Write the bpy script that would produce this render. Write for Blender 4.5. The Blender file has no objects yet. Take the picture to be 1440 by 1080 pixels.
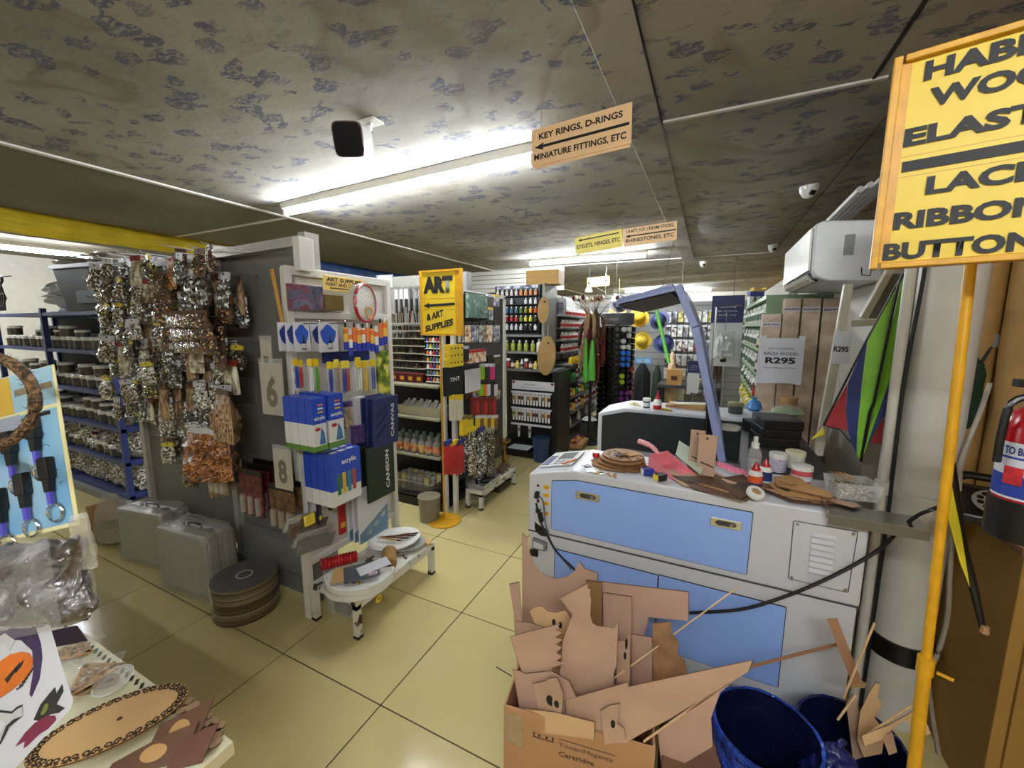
import bpy, bmesh, math, random
from mathutils import Vector, Matrix, Euler
R = random.Random(7)
SC = bpy.context.scene
COL = SC.collection
# ---------------------------------------------------------------- camera, world, exposure
FPX, YAW, PIT, ROL, CH = 572.556, -0.450743, -0.139487, 0.002337, 1.5186
_F = Vector((math.cos(PIT)*math.sin(YAW), math.cos(PIT)*math.cos(YAW), math.sin(PIT)))
_r = _F.cross(Vector((0, 0, 1))).normalized(); _u = _r.cross(_F)
CR = _r*math.cos(ROL)+_u*math.sin(ROL); CU = -_r*math.sin(ROL)+_u*math.cos(ROL)
CAM = Vector((0, 0, CH))
cd = bpy.data.cameras.new('camera'); cd.sensor_width = 36; cd.lens = FPX/1440*36; cd.clip_start = .02; cd.clip_end = 60
cam = bpy.data.objects.new('camera', cd); COL.objects.link(cam)
mx = Matrix.Identity(4)
for i in range(3):
    mx[i][0] = CR[i]; mx[i][1] = CU[i]; mx[i][2] = -_F[i]; mx[i][3] = CAM[i]
cam.matrix_world = mx
SC.camera = cam
w = bpy.data.worlds.new('world'); SC.world = w; w.use_nodes = True
w.node_tree.nodes['Background'].inputs[0].default_value = (.9, .95, 1, 1)
w.node_tree.nodes['Background'].inputs[1].default_value = .02
vs = SC.view_settings
vs.view_transform = 'Standard'; vs.look = 'None'; vs.gamma = 1; vs.use_curve_mapping = False
vs.exposure = 0.76
TUBE = 100.0      # emission of the fluorescent tubes
# ---------------------------------------------------------------- measuring helper: a viewing ray met with a known plane of the shop
def at(x, y, X=None, Y=None, Z=None, T=None):
    d = CR*((x-720)/FPX) - CU*((y-540)/FPX) + _F
    if X is not None: t = X/d.x
    elif Y is not None: t = Y/d.y
    elif Z is not None: t = (Z-CH)/d.z
    else: t = T
    return CAM + d*t
# ---------------------------------------------------------------- materials
def lin(c):
    return tuple(((v/255)/12.92 if v/255 <= .04045 else ((v/255+.055)/1.055)**2.4) for v in c[:3])
MC = {}
def M(name, col=None, rough=.5, metal=0., var=.08, scale=12., bump=0., bscale=60., alpha=1., emit=0., coat=0., spec=.5, trans=0., stretch=None, bdist=.01):
    if name in MC: return MC[name]
    m = bpy.data.materials.new(name); m.use_nodes = True; MC[name] = m
    nt = m.node_tree; b = nt.nodes['Principled BSDF']; c = lin(col)
    b.inputs['Roughness'].default_value = rough; b.inputs['Metallic'].default_value = metal
    b.inputs['Alpha'].default_value = alpha; b.inputs['Coat Weight'].default_value = coat
    b.inputs['Specular IOR Level'].default_value = spec
    b.inputs['Transmission Weight'].default_value = trans
    tc = nt.nodes.new('ShaderNodeTexCoord'); mp = nt.nodes.new('ShaderNodeMapping')
    nt.links.new(tc.outputs['Object'], mp.inputs[0])
    if stretch: mp.inputs['Scale'].default_value = stretch
    n = nt.nodes.new('ShaderNodeTexNoise'); n.inputs['Scale'].default_value = scale; n.inputs['Detail'].default_value = 4
    nt.links.new(mp.outputs[0], n.inputs['Vector'])
    r = nt.nodes.new('ShaderNodeValToRGB')
    r.color_ramp.elements[0].position = .3; r.color_ramp.elements[1].position = .7
    r.color_ramp.elements[0].color = (*[v*(1-var) for v in c], 1); r.color_ramp.elements[1].color = (*[min(1, v*(1+var)) for v in c], 1)
    nt.links.new(n.outputs['Fac'], r.inputs[0]); nt.links.new(r.outputs[0], b.inputs['Base Color'])
    if bump:
        n2 = nt.nodes.new('ShaderNodeTexNoise'); n2.inputs['Scale'].default_value = bscale; n2.inputs['Detail'].default_value = 3
        nt.links.new(mp.outputs[0], n2.inputs['Vector'])
        bp = nt.nodes.new('ShaderNodeBump'); bp.inputs['Strength'].default_value = bump; bp.inputs['Distance'].default_value = bdist
        nt.links.new(n2.outputs['Fac'], bp.inputs['Height']); nt.links.new(bp.outputs[0], b.inputs['Normal'])
    if emit:
        b.inputs['Emission Color'].default_value = (*c, 1); b.inputs['Emission Strength'].default_value = emit
    return m
def ramp_mat(name, stops, scale=60, rough=.2, bump=.6, kind='voronoi', alpha=1., stretch=None, detail=3, spec=.5, lo=0., film=False):
    """coloured speckle: a heap of small things, print or crumple, by cells or noise"""
    if name in MC: return MC[name]
    m = bpy.data.materials.new(name); m.use_nodes = True; MC[name] = m
    nt = m.node_tree; b = nt.nodes['Principled BSDF']
    b.inputs['Roughness'].default_value = rough; b.inputs['Alpha'].default_value = alpha; b.inputs['Specular IOR Level'].default_value = spec
    tc = nt.nodes.new('ShaderNodeTexCoord'); mp = nt.nodes.new('ShaderNodeMapping')
    nt.links.new(tc.outputs['Object'], mp.inputs[0])
    if stretch: mp.inputs['Scale'].default_value = stretch
    oi = nt.nodes.new('ShaderNodeObjectInfo'); ad = nt.nodes.new('ShaderNodeVectorMath'); ad.operation = 'ADD'
    mu = nt.nodes.new('ShaderNodeMath'); mu.operation = 'MULTIPLY'; mu.inputs[1].default_value = 9.
    nt.links.new(oi.outputs['Random'], mu.inputs[0]); nt.links.new(mp.outputs[0], ad.inputs[0]); nt.links.new(mu.outputs[0], ad.inputs[1])
    if kind == 'voronoi':
        n = nt.nodes.new('ShaderNodeTexVoronoi'); n.inputs['Scale'].default_value = scale
        sp = nt.nodes.new('ShaderNodeSeparateColor'); nt.links.new(n.outputs['Color'], sp.inputs[0]); fac = sp.outputs[0]; hgt = n.outputs['Distance']
    else:
        n = nt.nodes.new('ShaderNodeTexNoise'); n.inputs['Scale'].default_value = scale; n.inputs['Detail'].default_value = detail; n.inputs['Distortion'].default_value = lo
        fac = n.outputs['Fac']; hgt = fac
    nt.links.new(ad.outputs[0], n.inputs['Vector'])
    r = nt.nodes.new('ShaderNodeValToRGB'); e = r.color_ramp.elements
    while len(e) < len(stops): e.new(.5)
    for i, (p, c) in enumerate(stops):
        e[i].position = p; e[i].color = (*lin(c), 1)
    if kind == 'voronoi': r.color_ramp.interpolation = 'CONSTANT'
    nt.links.new(fac, r.inputs[0]); nt.links.new(r.outputs[0], b.inputs['Base Color'])
    if bump:
        bp = nt.nodes.new('ShaderNodeBump'); bp.inputs['Strength'].default_value = bump; bp.inputs['Distance'].default_value = .008
        nt.links.new(hgt, bp.inputs['Height']); nt.links.new(bp.outputs[0], b.inputs['Normal'])
    if film:      # the clear bag around the heap: a crinkled glossy coat
        b.inputs['Coat Weight'].default_value = 1.; b.inputs['Coat Roughness'].default_value = .06; b.inputs['Coat IOR'].default_value = 1.7
        n3 = nt.nodes.new('ShaderNodeTexNoise'); n3.inputs['Scale'].default_value = 34; n3.inputs['Detail'].default_value = 2; n3.inputs['Distortion'].default_value = 1.5
        nt.links.new(ad.outputs[0], n3.inputs['Vector']); b3 = nt.nodes.new('ShaderNodeBump'); b3.inputs['Strength'].default_value = 1.; b3.inputs['Distance'].default_value = .02
        nt.links.new(n3.outputs['Fac'], b3.inputs['Height']); nt.links.new(b3.outputs[0], b.inputs['Coat Normal'])
    return m
# ---------------------------------------------------------------- mesh builder
class MB:
    def __init__(s): s.v = []; s.f = []
    def add(s, vs, fs):
        o = len(s.v); s.v += [tuple(v) for v in vs]; s.f += [tuple(i+o for i in f) for f in fs]; return s
    def box(s, x0, y0, z0, x1, y1, z1):
        return s.add([(x0,y0,z0),(x1,y0,z0),(x1,y1,z0),(x0,y1,z0),(x0,y0,z1),(x1,y0,z1),(x1,y1,z1),(x0,y1,z1)],
                     [(0,3,2,1),(4,5,6,7),(0,1,5,4),(1,2,6,5),(2,3,7,6),(3,0,4,7)])
    def obox(s, c, size, rot):
        m = rot.to_matrix() if isinstance(rot, Euler) else rot
        h = [v/2 for v in size]; c = Vector(c)
        vs = [c+m@Vector((a*h[0], b*h[1], d*h[2])) for d in (-1,1) for a,b in ((-1,-1),(1,-1),(1,1),(-1,1))]
        return s.add(vs, [(0,3,2,1),(4,5,6,7),(0,1,5,4),(1,2,6,5),(2,3,7,6),(3,0,4,7)])
    def bar(s, a, b, w, h=None, up=(0,0,1)):
        a = Vector(a); b = Vector(b); d = (b-a); L = d.length; d.normalize(); up = Vector(up)
        if abs(d.dot(up)) > .98: up = Vector((0,1,0))
        x = d.cross(up).normalized(); z = x.cross(d)
        m = Matrix((x, d, z)).transposed()
        return s.obox((a+b)/2, (w, L, h or w), m)
    def prism(s, poly, fr, off):
        """poly: 3-D points of a flat outline; off: vector of its thickness"""
        n = len(poly); off = Vector(off)
        a = [Vector(p) for p in poly]; vs = a+[p+off for p in a]
        return s.add(vs, [tuple(range(n))[::-1], tuple(range(n, 2*n))]+[(i, (i+1)%n, n+(i+1)%n, n+i) for i in range(n)])
    def tube(s, pts, r, n=6, caps=True):
        pts = [Vector(p) for p in pts]; rings = []; up = Vector((0,0,1))
        rr = r if isinstance(r, (list, tuple)) else [r]*len(pts)
        for i, p in enumerate(pts):
            d = (pts[min(i+1, len(pts)-1)]-pts[max(i-1, 0)]).normalized()
            u = up if abs(d.dot(up)) < .95 else Vector((0,1,0))
            x = d.cross(u).normalized(); y = x.cross(d)
            rings.append([p+(x*math.cos(2*math.pi*k/n)+y*math.sin(2*math.pi*k/n))*rr[i] for k in range(n)])
        vs = [q for g in rings for q in g]
        fs = [(i*n+k, i*n+(k+1)%n, (i+1)*n+(k+1)%n, (i+1)*n+k) for i in range(len(pts)-1) for k in range(n)]
        if caps: fs += [tuple(range(n))[::-1], tuple((len(pts)-1)*n+k for k in range(n))]
        return s.add(vs, fs)
    def lathe(s, prof, n=12, c=(0,0,0), axis='z', sx=1, sy=1):
        vs = []; 
        for r, z in prof:
            for k in range(n):
                a = 2*math.pi*k/n; p = (r*math.cos(a)*sx, r*math.sin(a)*sy, z)
                if axis == 'y': p = (p[0], p[2], p[1])
                if axis == 'x': p = (p[2], p[0], p[1])
                vs.append((p[0]+c[0], p[1]+c[1], p[2]+c[2]))
        m = len(prof)
        fs = [(i*n+k, i*n+(k+1)%n, (i+1)*n+(k+1)%n, (i+1)*n+k) for i in range(m-1) for k in range(n)]
        fs += [tuple(range(n))[::-1], tuple((m-1)*n+k for k in range(n))]
        return s.add(vs, fs)
    def xf(s, m): s.v = [tuple(m@Vector(v)) for v in s.v]; return s
    def mesh(s, name, mat, smooth=False):
        me = bpy.data.meshes.new(name); me.from_pydata(s.v, [], s.f)
        bm = bmesh.new(); bm.from_mesh(me); bmesh.ops.recalc_face_normals(bm, faces=bm.faces[:]); bm.to_mesh(me); bm.free()
        if mat: me.materials.append(mat)
        if smooth:
            me.polygons.foreach_set('use_smooth', [True]*len(me.polygons))
            me.set_sharp_from_angle(angle=math.radians(40))
        return me
    def build(s, name, mat, parent=None, smooth=False, bevel=0, label=None):
        return put(name, s.mesh(name, mat, smooth), parent, bevel, label)
def put(name, me, parent=None, bevel=0, label=None):
    o = bpy.data.objects.new(name, me); COL.objects.link(o)
    if parent: o.parent = parent
    if bevel:
        b = o.modifiers.new('bevel', 'BEVEL'); b.width = bevel; b.segments = 2; b.limit_method = 'ANGLE'
    if label: o['label'] = label
    return o
def tag(o, label, cat, group=None, kind=None):
    o['label'] = label; o['category'] = cat
    if group: o['group'] = group
    if kind: o['kind'] = kind
    return o
def thing(name, label, cat, loc=(0,0,0), rot=0, group=None):
    o = bpy.data.objects.new(name, None); COL.objects.link(o); o.empty_display_size = .05
    o.location = loc; o.rotation_euler = (0,0,rot) if isinstance(rot, (int, float)) else rot
    return tag(o, label, cat, group)
def solo(name, mb, mat, label, cat, loc=(0,0,0), rot=0, group=None, smooth=False, bevel=0, kind=None):
    o = mb.build(name, mat, None, smooth, bevel)
    o.location = loc; o.rotation_euler = (0,0,rot) if isinstance(rot, (int, float)) else rot
    return tag(o, label, cat, group, kind)
def dup(root, loc, rot=None, label=None, group=None, scale=None):
    r = root.copy(); COL.objects.link(r); r.location = loc
    if rot is not None: r.rotation_euler = (0,0,rot) if isinstance(rot, (int, float)) else rot
    if label: r['label'] = label
    if group: r['group'] = group
    if scale: r.scale = (scale,)*3 if isinstance(scale, (int, float)) else scale
    for ch in list(root.children):
        c = ch.copy(); COL.objects.link(c); c.parent = r
        for g in list(ch.children):
            d = g.copy(); COL.objects.link(d); d.parent = c
    return r
def swap(o, part, mat):
    """give one copied part a material of its own"""
    for c in o.children:
        if c.name.split('.')[0] == part:
            c.data = c.data.copy(); c.data.materials.clear(); c.data.materials.append(mat)
def fit_text(body, w, h, bold=.02, thick=.0006):
    """lettering as a mesh lying in the local X-Z plane, centred, stretched to w x h"""
    cu = bpy.data.curves.new('t', 'FONT'); cu.body = body; cu.size = 1; cu.offset = bold; cu.resolution_u = 3
    ob = bpy.data.objects.new('t', cu); me = bpy.data.meshes.new_from_object(ob)
    bpy.data.objects.remove(ob); bpy.data.curves.remove(cu)
    xs = [v.co.x for v in me.vertices]; ys = [v.co.y for v in me.vertices]
    if not xs: return me
    x0, x1, y0, y1 = min(xs), max(xs), min(ys), max(ys)
    for v in me.vertices:
        v.co = Vector(((v.co.x-x0)/(x1-x0)*w-w/2, -thick, (v.co.y-y0)/(y1-y0)*h-h/2))
    return me
def words(parent, body, w, h, loc, mat, bold=.02, rot=(0,0,0), name='lettering', slant=0):
    me = fit_text(body, w, h, bold)
    if slant:
        for v in me.vertices: v.co.z += v.co.x*slant
    me.materials.append(mat)
    o = put(name, me, parent); o.location = loc; o.rotation_euler = rot
    return o
ORD = ['first','second','third','fourth','fifth','sixth','seventh','eighth','ninth','tenth','eleventh','twelfth','thirteenth','fourteenth','fifteenth','sixteenth','seventeenth','eighteenth','nineteenth','twentieth']
def nth(i): return ORD[i] if i < len(ORD) else str(i+1)+'th'
BLACKINK = M('black_ink', (18,16,14), .6)
WHITE = M('white_paint', (214,212,205), .45, var=.04)
PLASTIC_W = M('white_plastic', (225,225,220), .3, var=.02)
BLACK = M('black_plastic', (16,16,17), .35)
BLACKM = M('black_metal', (24,24,25), .4)
STEEL = M('steel', (165,165,165), .28, 1.)
CHROME = M('chrome', (215,215,218), .12, 1.)
CLEAR = M('clear_plastic', (235,235,230), .08, alpha=.22, var=.02, bump=.5, bscale=45)
WRAP = M('plastic_wrap', (210,208,198), .12, alpha=.42, var=.05, bump=1., bscale=22)
GREYM = M('grey_metal', (118,118,114), .45, var=.05)
DGREY = M('dark_grey', (60,60,60), .5)
YELLOW = M('sign_yellow', (222,190,38), .45, var=.03)
GOLDF = M('yellow_frame', (205,150,22), .42, var=.12, scale=30)
RED = M('red_paint', (170,28,30), .3)
MDF = M('fibreboard', (182,149,124), .75, var=.14, scale=5)
MDFD = M('fibreboard_burnt_edge', (92,62,44), .8, var=.2)
CARD = M('cardboard', (172,132,90), .8, var=.06)
WOODL = M('pale_plywood', (198,160,104), .6, var=.1, scale=6, stretch=(1,6,1))
CLEAR2 = M('thin_film', (235,235,230), .06, alpha=.07, var=.02, bump=.8, bscale=30)
PINK = M('pink_plastic', (222,128,138), .35)
# ================================================================ the shop itself
ZC = 2.56
def struct(name, mb, mat, label, smooth=False, bevel=0):
    o = mb.build(name, mat, None, smooth, bevel); o['kind'] = 'structure'; o['label'] = label; o['category'] = name.split('_')[0]
    return o
# floor with its tiles
GROUT = M('grout', (46,36,24), .9)
TILE = M('cream_tile', (196,182,128), .13, var=.05, scale=3, spec=.5)
floor = struct('floor', MB().box(-9.5,-2.2,-.12,2,14,-.004), GROUT, 'cream polished tile floor with thin dark joints')
tm = MB().box(0,0,-.004,.594,.594,0).mesh('floor_tile', TILE)
far = MB(); nt_ = 0
for i in range(-11, 10):
    for j in range(-6, 22):
        x = .6*i-3.508; y = .6*j+1.078
        if x < -9.4 or x > 1.5: continue
        if -6.2 < x < .6 and -.3 < y < 7.2:
            o = put('floor_tile', tm, floor); o.location = (x+.002, y+.002, 0); nt_ += 1
        else: far.box(x+.002,y+.002,-.004,x+.598,y+.598,0)
fo = far.build('floor_tile', TILE, floor); fo['kind'] = 'stuff'
# ceiling boards: dirty distemper with blue-grey flakes and water stains
def ceiling_mat():
    m = bpy.data.materials.new('ceiling_distemper'); m.use_nodes = True; nt = m.node_tree; b = nt.nodes['Principled BSDF']
    L = nt.links.new; N = nt.nodes.new
    b.inputs['Roughness'].default_value = .85
    tc = N('ShaderNodeTexCoord')
    def noise(scale, det=4, dist=0., st=(1,1,1)):
        mp = N('ShaderNodeMapping'); mp.inputs['Scale'].default_value = st; L(tc.outputs['Object'], mp.inputs[0])
        n = N('ShaderNodeTexNoise'); n.inputs['Scale'].default_value = scale; n.inputs['Detail'].default_value = det; n.inputs['Distortion'].default_value = dist
        L(mp.outputs[0], n.inputs['Vector']); return n.outputs['Fac']
    def ramp(f, stops):
        r = N('ShaderNodeValToRGB'); e = r.color_ramp.elements
        while len(e) < len(stops): e.new(.5)
        for i, (p, c) in enumerate(stops): e[i].position = p; e[i].color = (c, c, c, 1) if not isinstance(c, tuple) else (*lin(c), 1)
        L(f, r.inputs[0]); return r.outputs[0]
    def mix(f, a, c):
        x = N('ShaderNodeMix'); x.data_type = 'RGBA'; L(f, x.inputs[0]); L(a, x.inputs[6])
        if isinstance(c, tuple): x.inputs[7].default_value = (*lin(c), 1)
        else: L(c, x.inputs[7])
        return x.outputs[2]
    base = ramp(noise(1.1, 5), [(.3, (142,138,128)), (.7, (176,172,161))])
    # flakes: angular cells, stretched, switched on in patches
    mp = N('ShaderNodeMapping'); mp.inputs['Scale'].default_value = (1, 1.5, 1); mp.inputs['Rotation'].default_value = (0,0,.35); L(tc.outputs['Object'], mp.inputs[0])
    nz = N('ShaderNodeTexNoise'); nz.inputs['Scale'].default_value = 9; nz.inputs['Detail'].default_value = 3; L(mp.outputs[0], nz.inputs['Vector'])
    ad = N('ShaderNodeMix'); ad.data_type = 'RGBA'; ad.inputs[0].default_value = .09; L(mp.outputs[0], ad.inputs[6]); L(nz.outputs['Color'], ad.inputs[7])
    v = N('ShaderNodeTexVoronoi'); v.inputs['Scale'].default_value = 11; L(ad.outputs[2], v.inputs['Vector'])
    sp = N('ShaderNodeSeparateColor'); L(v.outputs['Color'], sp.inputs[0])
    cell = ramp(sp.outputs[0], [(.77, 0.), (.79, 1.)])
    patch = ramp(noise(2.6, 3), [(.36, 0.), (.46, 1.)])
    grain = ramp(noise(26, 6, 1.2, (1, 2.2, 1)), [(.40, 0.), (.52, 1.)])
    def mul(a, c):
        x = N('ShaderNodeMath'); x.operation = 'MULTIPLY'; L(a, x.inputs[0])
        if isinstance(c, float): x.inputs[1].default_value = c
        else: L(c, x.inputs[1])
        return x.outputs[0]
    col = mix(mul(mul(cell, patch), mul(grain, .9)), base, (94,99,124))
    streak = ramp(noise(11, 6, 1.4, (1, 3, 1)), [(.62, 0.), (.68, 1.)])
    col = mix(mul(mul(streak, patch), .55), col, (112,116,132))
    # brown tide marks left by leaks
    wn = noise(.75, 3, .6)
    ring = ramp(wn, [(.545, 0.), (.56, 1.), (.566, 1.), (.60, 0.)])
    col = mix(mul(ring, .38), col, (112,100,80))
    b2 = ramp(noise(.5, 2), [(.5, 0.), (.72, 1.)])
    col = mix(mul(b2, .3), col, (142,132,112))
    L(col, b.inputs['Base Color'])
    bp = N('ShaderNodeBump'); bp.inputs['Strength'].default_value = .35; bp.inputs['Distance'].default_value = .02
    L(noise(5, 6), bp.inputs['Height']); L(bp.outputs[0], b.inputs['Normal'])
    return m
CEIL = ceiling_mat()
PLAINC = M('ceiling_backing', (150,142,126), .9)
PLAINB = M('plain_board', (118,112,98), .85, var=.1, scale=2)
ceil = struct('ceiling', MB().box(-9.5,-2.2,ZC+.03,2,14,ZC+.1), PLAINC, 'stained grey ceiling of large boards with peeling blue flakes')
def board(x0, y0, x1, y1, sag, seed):
    rr = random.Random(seed); nx = max(2, int((x1-x0)/.14)); ny = max(2, int((y1-y0)/.14)); mb = MB(); vs = []
    ph = [(rr.uniform(1.2,3.4), rr.uniform(.5,1.6), rr.uniform(0,6), rr.uniform(.3,1)) for _ in range(5)]
    for j in range(ny+1):
        for i in range(nx+1):
            u, v_ = i/nx, j/ny; x = x0+(x1-x0)*u; y = y0+(y1-y0)*v_
            e = min(1, 6*min(u,1-u))*min(1, 6*min(v_,1-v_))
            z = ZC-sag*e*(.5+sum(a*math.sin(fx*y*1.6+fy*x+p) for fx,fy,p,a in ph)/5)
            vs.append((x,y,z))
    mb.add(vs, [(j*(nx+1)+i, j*(nx+1)+i+1, (j+1)*(nx+1)+i+1, (j+1)*(nx+1)+i) for j in range(ny) for i in range(nx)])
    n0 = len(mb.v); mb.box(x0,y0,ZC+.004,x1,y1,ZC+.029)
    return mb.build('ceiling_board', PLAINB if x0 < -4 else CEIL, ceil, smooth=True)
g = .004
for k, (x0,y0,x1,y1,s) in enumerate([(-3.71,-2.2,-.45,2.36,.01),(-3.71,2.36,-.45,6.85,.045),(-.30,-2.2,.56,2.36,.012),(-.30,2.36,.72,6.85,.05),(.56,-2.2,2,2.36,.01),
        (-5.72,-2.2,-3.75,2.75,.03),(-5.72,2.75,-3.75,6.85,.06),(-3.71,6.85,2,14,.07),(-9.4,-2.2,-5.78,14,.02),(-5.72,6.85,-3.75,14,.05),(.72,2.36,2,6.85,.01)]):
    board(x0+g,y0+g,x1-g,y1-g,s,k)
struct('trim_1', MB().box(-3.752,-2.2,ZC-.012,-3.706,14,ZC+.02), WHITE, 'long white cover strip on the left of the ceiling', bevel=.004)
struct('trim_2', MB().box(-5.72,2.735,ZC-.01,-3.75,2.775,ZC+.02), WHITE, 'short white cover strip crossing the left ceiling boards', bevel=.004)
struct('trim_3', MB().box(-.29,2.35,ZC-.01,.60,2.374,ZC+.02), M('strip_grey', (196,192,184), .5), 'thin pale cover strip right of the ceiling beam', bevel=.003)
struct('trim_4', MB().box(-.462,-2.2,ZC-.03,-.292,6.95,ZC+.03), CEIL, 'grimy flat beam running along the ceiling', bevel=.006)
struct('trim_5', MB().box(-3.7,6.84,ZC-.012,.72,6.87,ZC+.02), M('strip_grey'), 'pale cover strip across the ceiling at the back', bevel=.003)
struct('trim_6', MB().box(-.293,-2.2,ZC-.014,-.287,2.36,ZC-.003), BLACKINK, 'dark open joint along the ceiling beam')
struct('trim_7', MB().box(.545,-2.2,ZC-.006,.556,2.36,ZC), BLACKINK, 'dark board joint above the yellow haberdashery sign')
struct('trim_8', MB().box(-.9,2.375,ZC-.012,-.46,2.41,ZC+.01), CEIL, 'grey board joint left of the ceiling beam')
# walls
WALLW = M('pale_wall', (196,192,180), .8, var=.05)
MUST = M('mustard_wall', (150,112,46), .75, var=.12, scale=4)
struct('wall_left', MB().box(-9.5,-2.2,-.1,-9.4,14,ZC+.1), WALLW, 'pale wall far left behind the blue shelving')
struct('wall_back', MB().box(-9.5,13.2,-.1,2,13.3,ZC+.1), WALLW, 'pale wall at the far end of the shop')
struct('wall_front', MB().box(-9.5,-2.2,-.1,2,-2.1,ZC+.1), WALLW, 'pale wall behind the camera')
struct('wall_right', MB().box(1.45,-2.2,-.1,1.55,14,ZC+.1), MUST, 'mustard painted wall on the right')
struct('wall_alcove', MB().box(.78,2.55,0,1.45,2.6,ZC), M('alcove_brown', (112,88,58), .8), 'brown partition behind the white column')
# fascia cloths that hang from the ceiling edge on the left
def fascia(name, y0, y1, z0, mat, label):
    mb = MB(); n = int((y1-y0)/.06); vs = []
    for i in range(n+1):
        y = y0+(y1-y0)*i/n; dx = .012*math.sin(y*23)+.01*math.sin(y*9+1)
        vs += [(-5.75+dx,y,ZC+.02),(-5.76+dx*1.6,y,(ZC+z0)/2),(-5.75+dx*2,y,z0+.01*math.sin(y*3.1))]
    mb.add(vs, [(3*i+k,3*i+k+1,3*i+k+4,3*i+k+3) for i in range(n) for k in (0,1)])
    o = solo(name, mb, mat, label, 'cloth', smooth=True)
    s = o.modifiers.new('thick', 'SOLIDIFY'); s.thickness = .006
    return o
fascia('fascia_cloth', -1.6, 3.45, 2.36, M('yellow_cloth', (214,186,28), .7, var=.18, scale=5, stretch=(1,.6,12), bump=.4, bscale=30), 'yellow ribbed cloth hung along the ceiling edge on the left')
fascia('fascia_cloth', 3.7, 7.2, 2.36, M('blue_cloth', (58,92,150), .6, var=.3, scale=5, stretch=(1,.6,8)), 'blue cloth hung along the ceiling edge above the art racks')
# fluorescent battens
TUBEM = M('fluorescent_tube', (238,244,250), .3, emit=TUBE, var=0)
BATTEN = M('batten_enamel', (216,212,202), .4, var=.04)
def batten(a, b, label, z=ZC, drop=.0, k=1.):
    a = Vector((a[0],a[1],0)); b = Vector((b[0],b[1],0)); L = (b-a).length
    t = thing('fluorescent_light', label, 'ceiling light', ((a.x+b.x)/2,(a.y+b.y)/2,z-drop), math.atan2(b.y-a.y, b.x-a.x), 'fluorescent ceiling lights')
    MB().prism([(-L/2,-.045,-.001),(-L/2,.045,-.001),(-L/2,.03,-.05),(-L/2,-.03,-.05)], None, (L,0,0)).build('housing', BATTEN, t, bevel=.003)
    for s in (-1,1):
        MB().box(s*(L/2-.012)-.012,-.016,-.105,s*(L/2-.012)+.012,.016,-.045).build('lamp_holder', BATTEN, t, bevel=.003)
    MB().tube([(-L/2+.02,0,-.084),(L/2-.02,0,-.084)], .017, 14).build('tube', TUBEM if k == 1 else M('fluorescent_tube_%.1f'%k, (238,244,250), .3, emit=TUBE*k, var=0), t, smooth=True)
    return t
batten((-3.36,2.45),(-.98,2.32), 'long bright fluorescent light nearest on the ceiling, beside the camera')
batten((-2.6,5.97),(-.84,5.93), 'fluorescent light behind the small yellow hanging signs', k=2.8)
batten((-2.2,11.7),(-.05,11.9), 'fluorescent light farthest away above the blue lid', k=2.2)
batten((-7.25,.3),(-7.1,2.5), 'fluorescent light at far left below the yellow cloth', 2.46, .0, k=1.8)
batten((-.45,-1.0),(1.3,-1.0), 'unseen fluorescent light on the ceiling behind the photographer', k=1.4)  # unseen batten inferred from the lit machine front; place and strength tuned to it
# ================================================================ the laser cutter
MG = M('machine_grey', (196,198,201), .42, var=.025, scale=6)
MBL = M('machine_blue', (142,174,235), .38, var=.025, scale=6)
MLID = M('lid_blue', (132,144,190), .4, var=.12, scale=9)
DARKIN = M('machine_interior', (22,22,22), .6, var=.3)
XL, XR, YN, YB = -.66, .476, 1.53, 3.05
ZT = .942
lc = thing('laser_cutter', 'large grey and blue laser cutter with its lid open, clutter on top', 'machine', (0,0,0))
def side(y0, y1, z0, bev=.006):
    pts = [(XL,y0,z0),(XR,y0,z0),(XR,y0,ZT),(-.471,y0,ZT),(XL,y0,.9)]
    return MB().prism(pts, None, (0,y1-y0,0))
hs = side(YN, 1.86, .645).build('side_housing', MG, lc, bevel=.008)
lw = MB().prism([(XL+.005,YN+.002,.24),(XL+.03,YN+.002,.2),(XR-.03,YN+.002,.2),(XR-.005,YN+.002,.24),(XR-.005,YN+.002,.643),(XL+.005,YN+.002,.643)], None, (0,YB-YN-.004,0)).build('base_cabinet', MG, lc, bevel=.006)
MB().prism([(XL,2.72,.60),(XR,2.72,.60),(XR,2.72,.985),(-.49,2.72,.985),(XL,2.72,.935)], None, (0,.33,0)).build('far_housing', MG, lc, bevel=.008)
# dark opening in the far housing
MB().prism([(XL+.03,2.712,.66),(.20,2.712,.66),(.20,2.712,.962),(-.47,2.712,.962),(XL+.03,2.712,.92)], None, (0,.012,0)).build('far_opening', DARKIN, lc)
MB().box(XL+.01,1.862,.60,.24,2.71,.64).build('work_bed', DARKIN, lc)
MB().box(XL,1.862,.645,XL+.012,2.0,.86).build('front_lip', MG, lc)
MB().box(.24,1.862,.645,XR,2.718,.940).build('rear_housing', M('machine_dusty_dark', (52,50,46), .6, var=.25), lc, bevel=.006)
MB().box(-.5,2.55,.72,.2,2.6,.755).build('gantry_rail', STEEL, lc)
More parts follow.
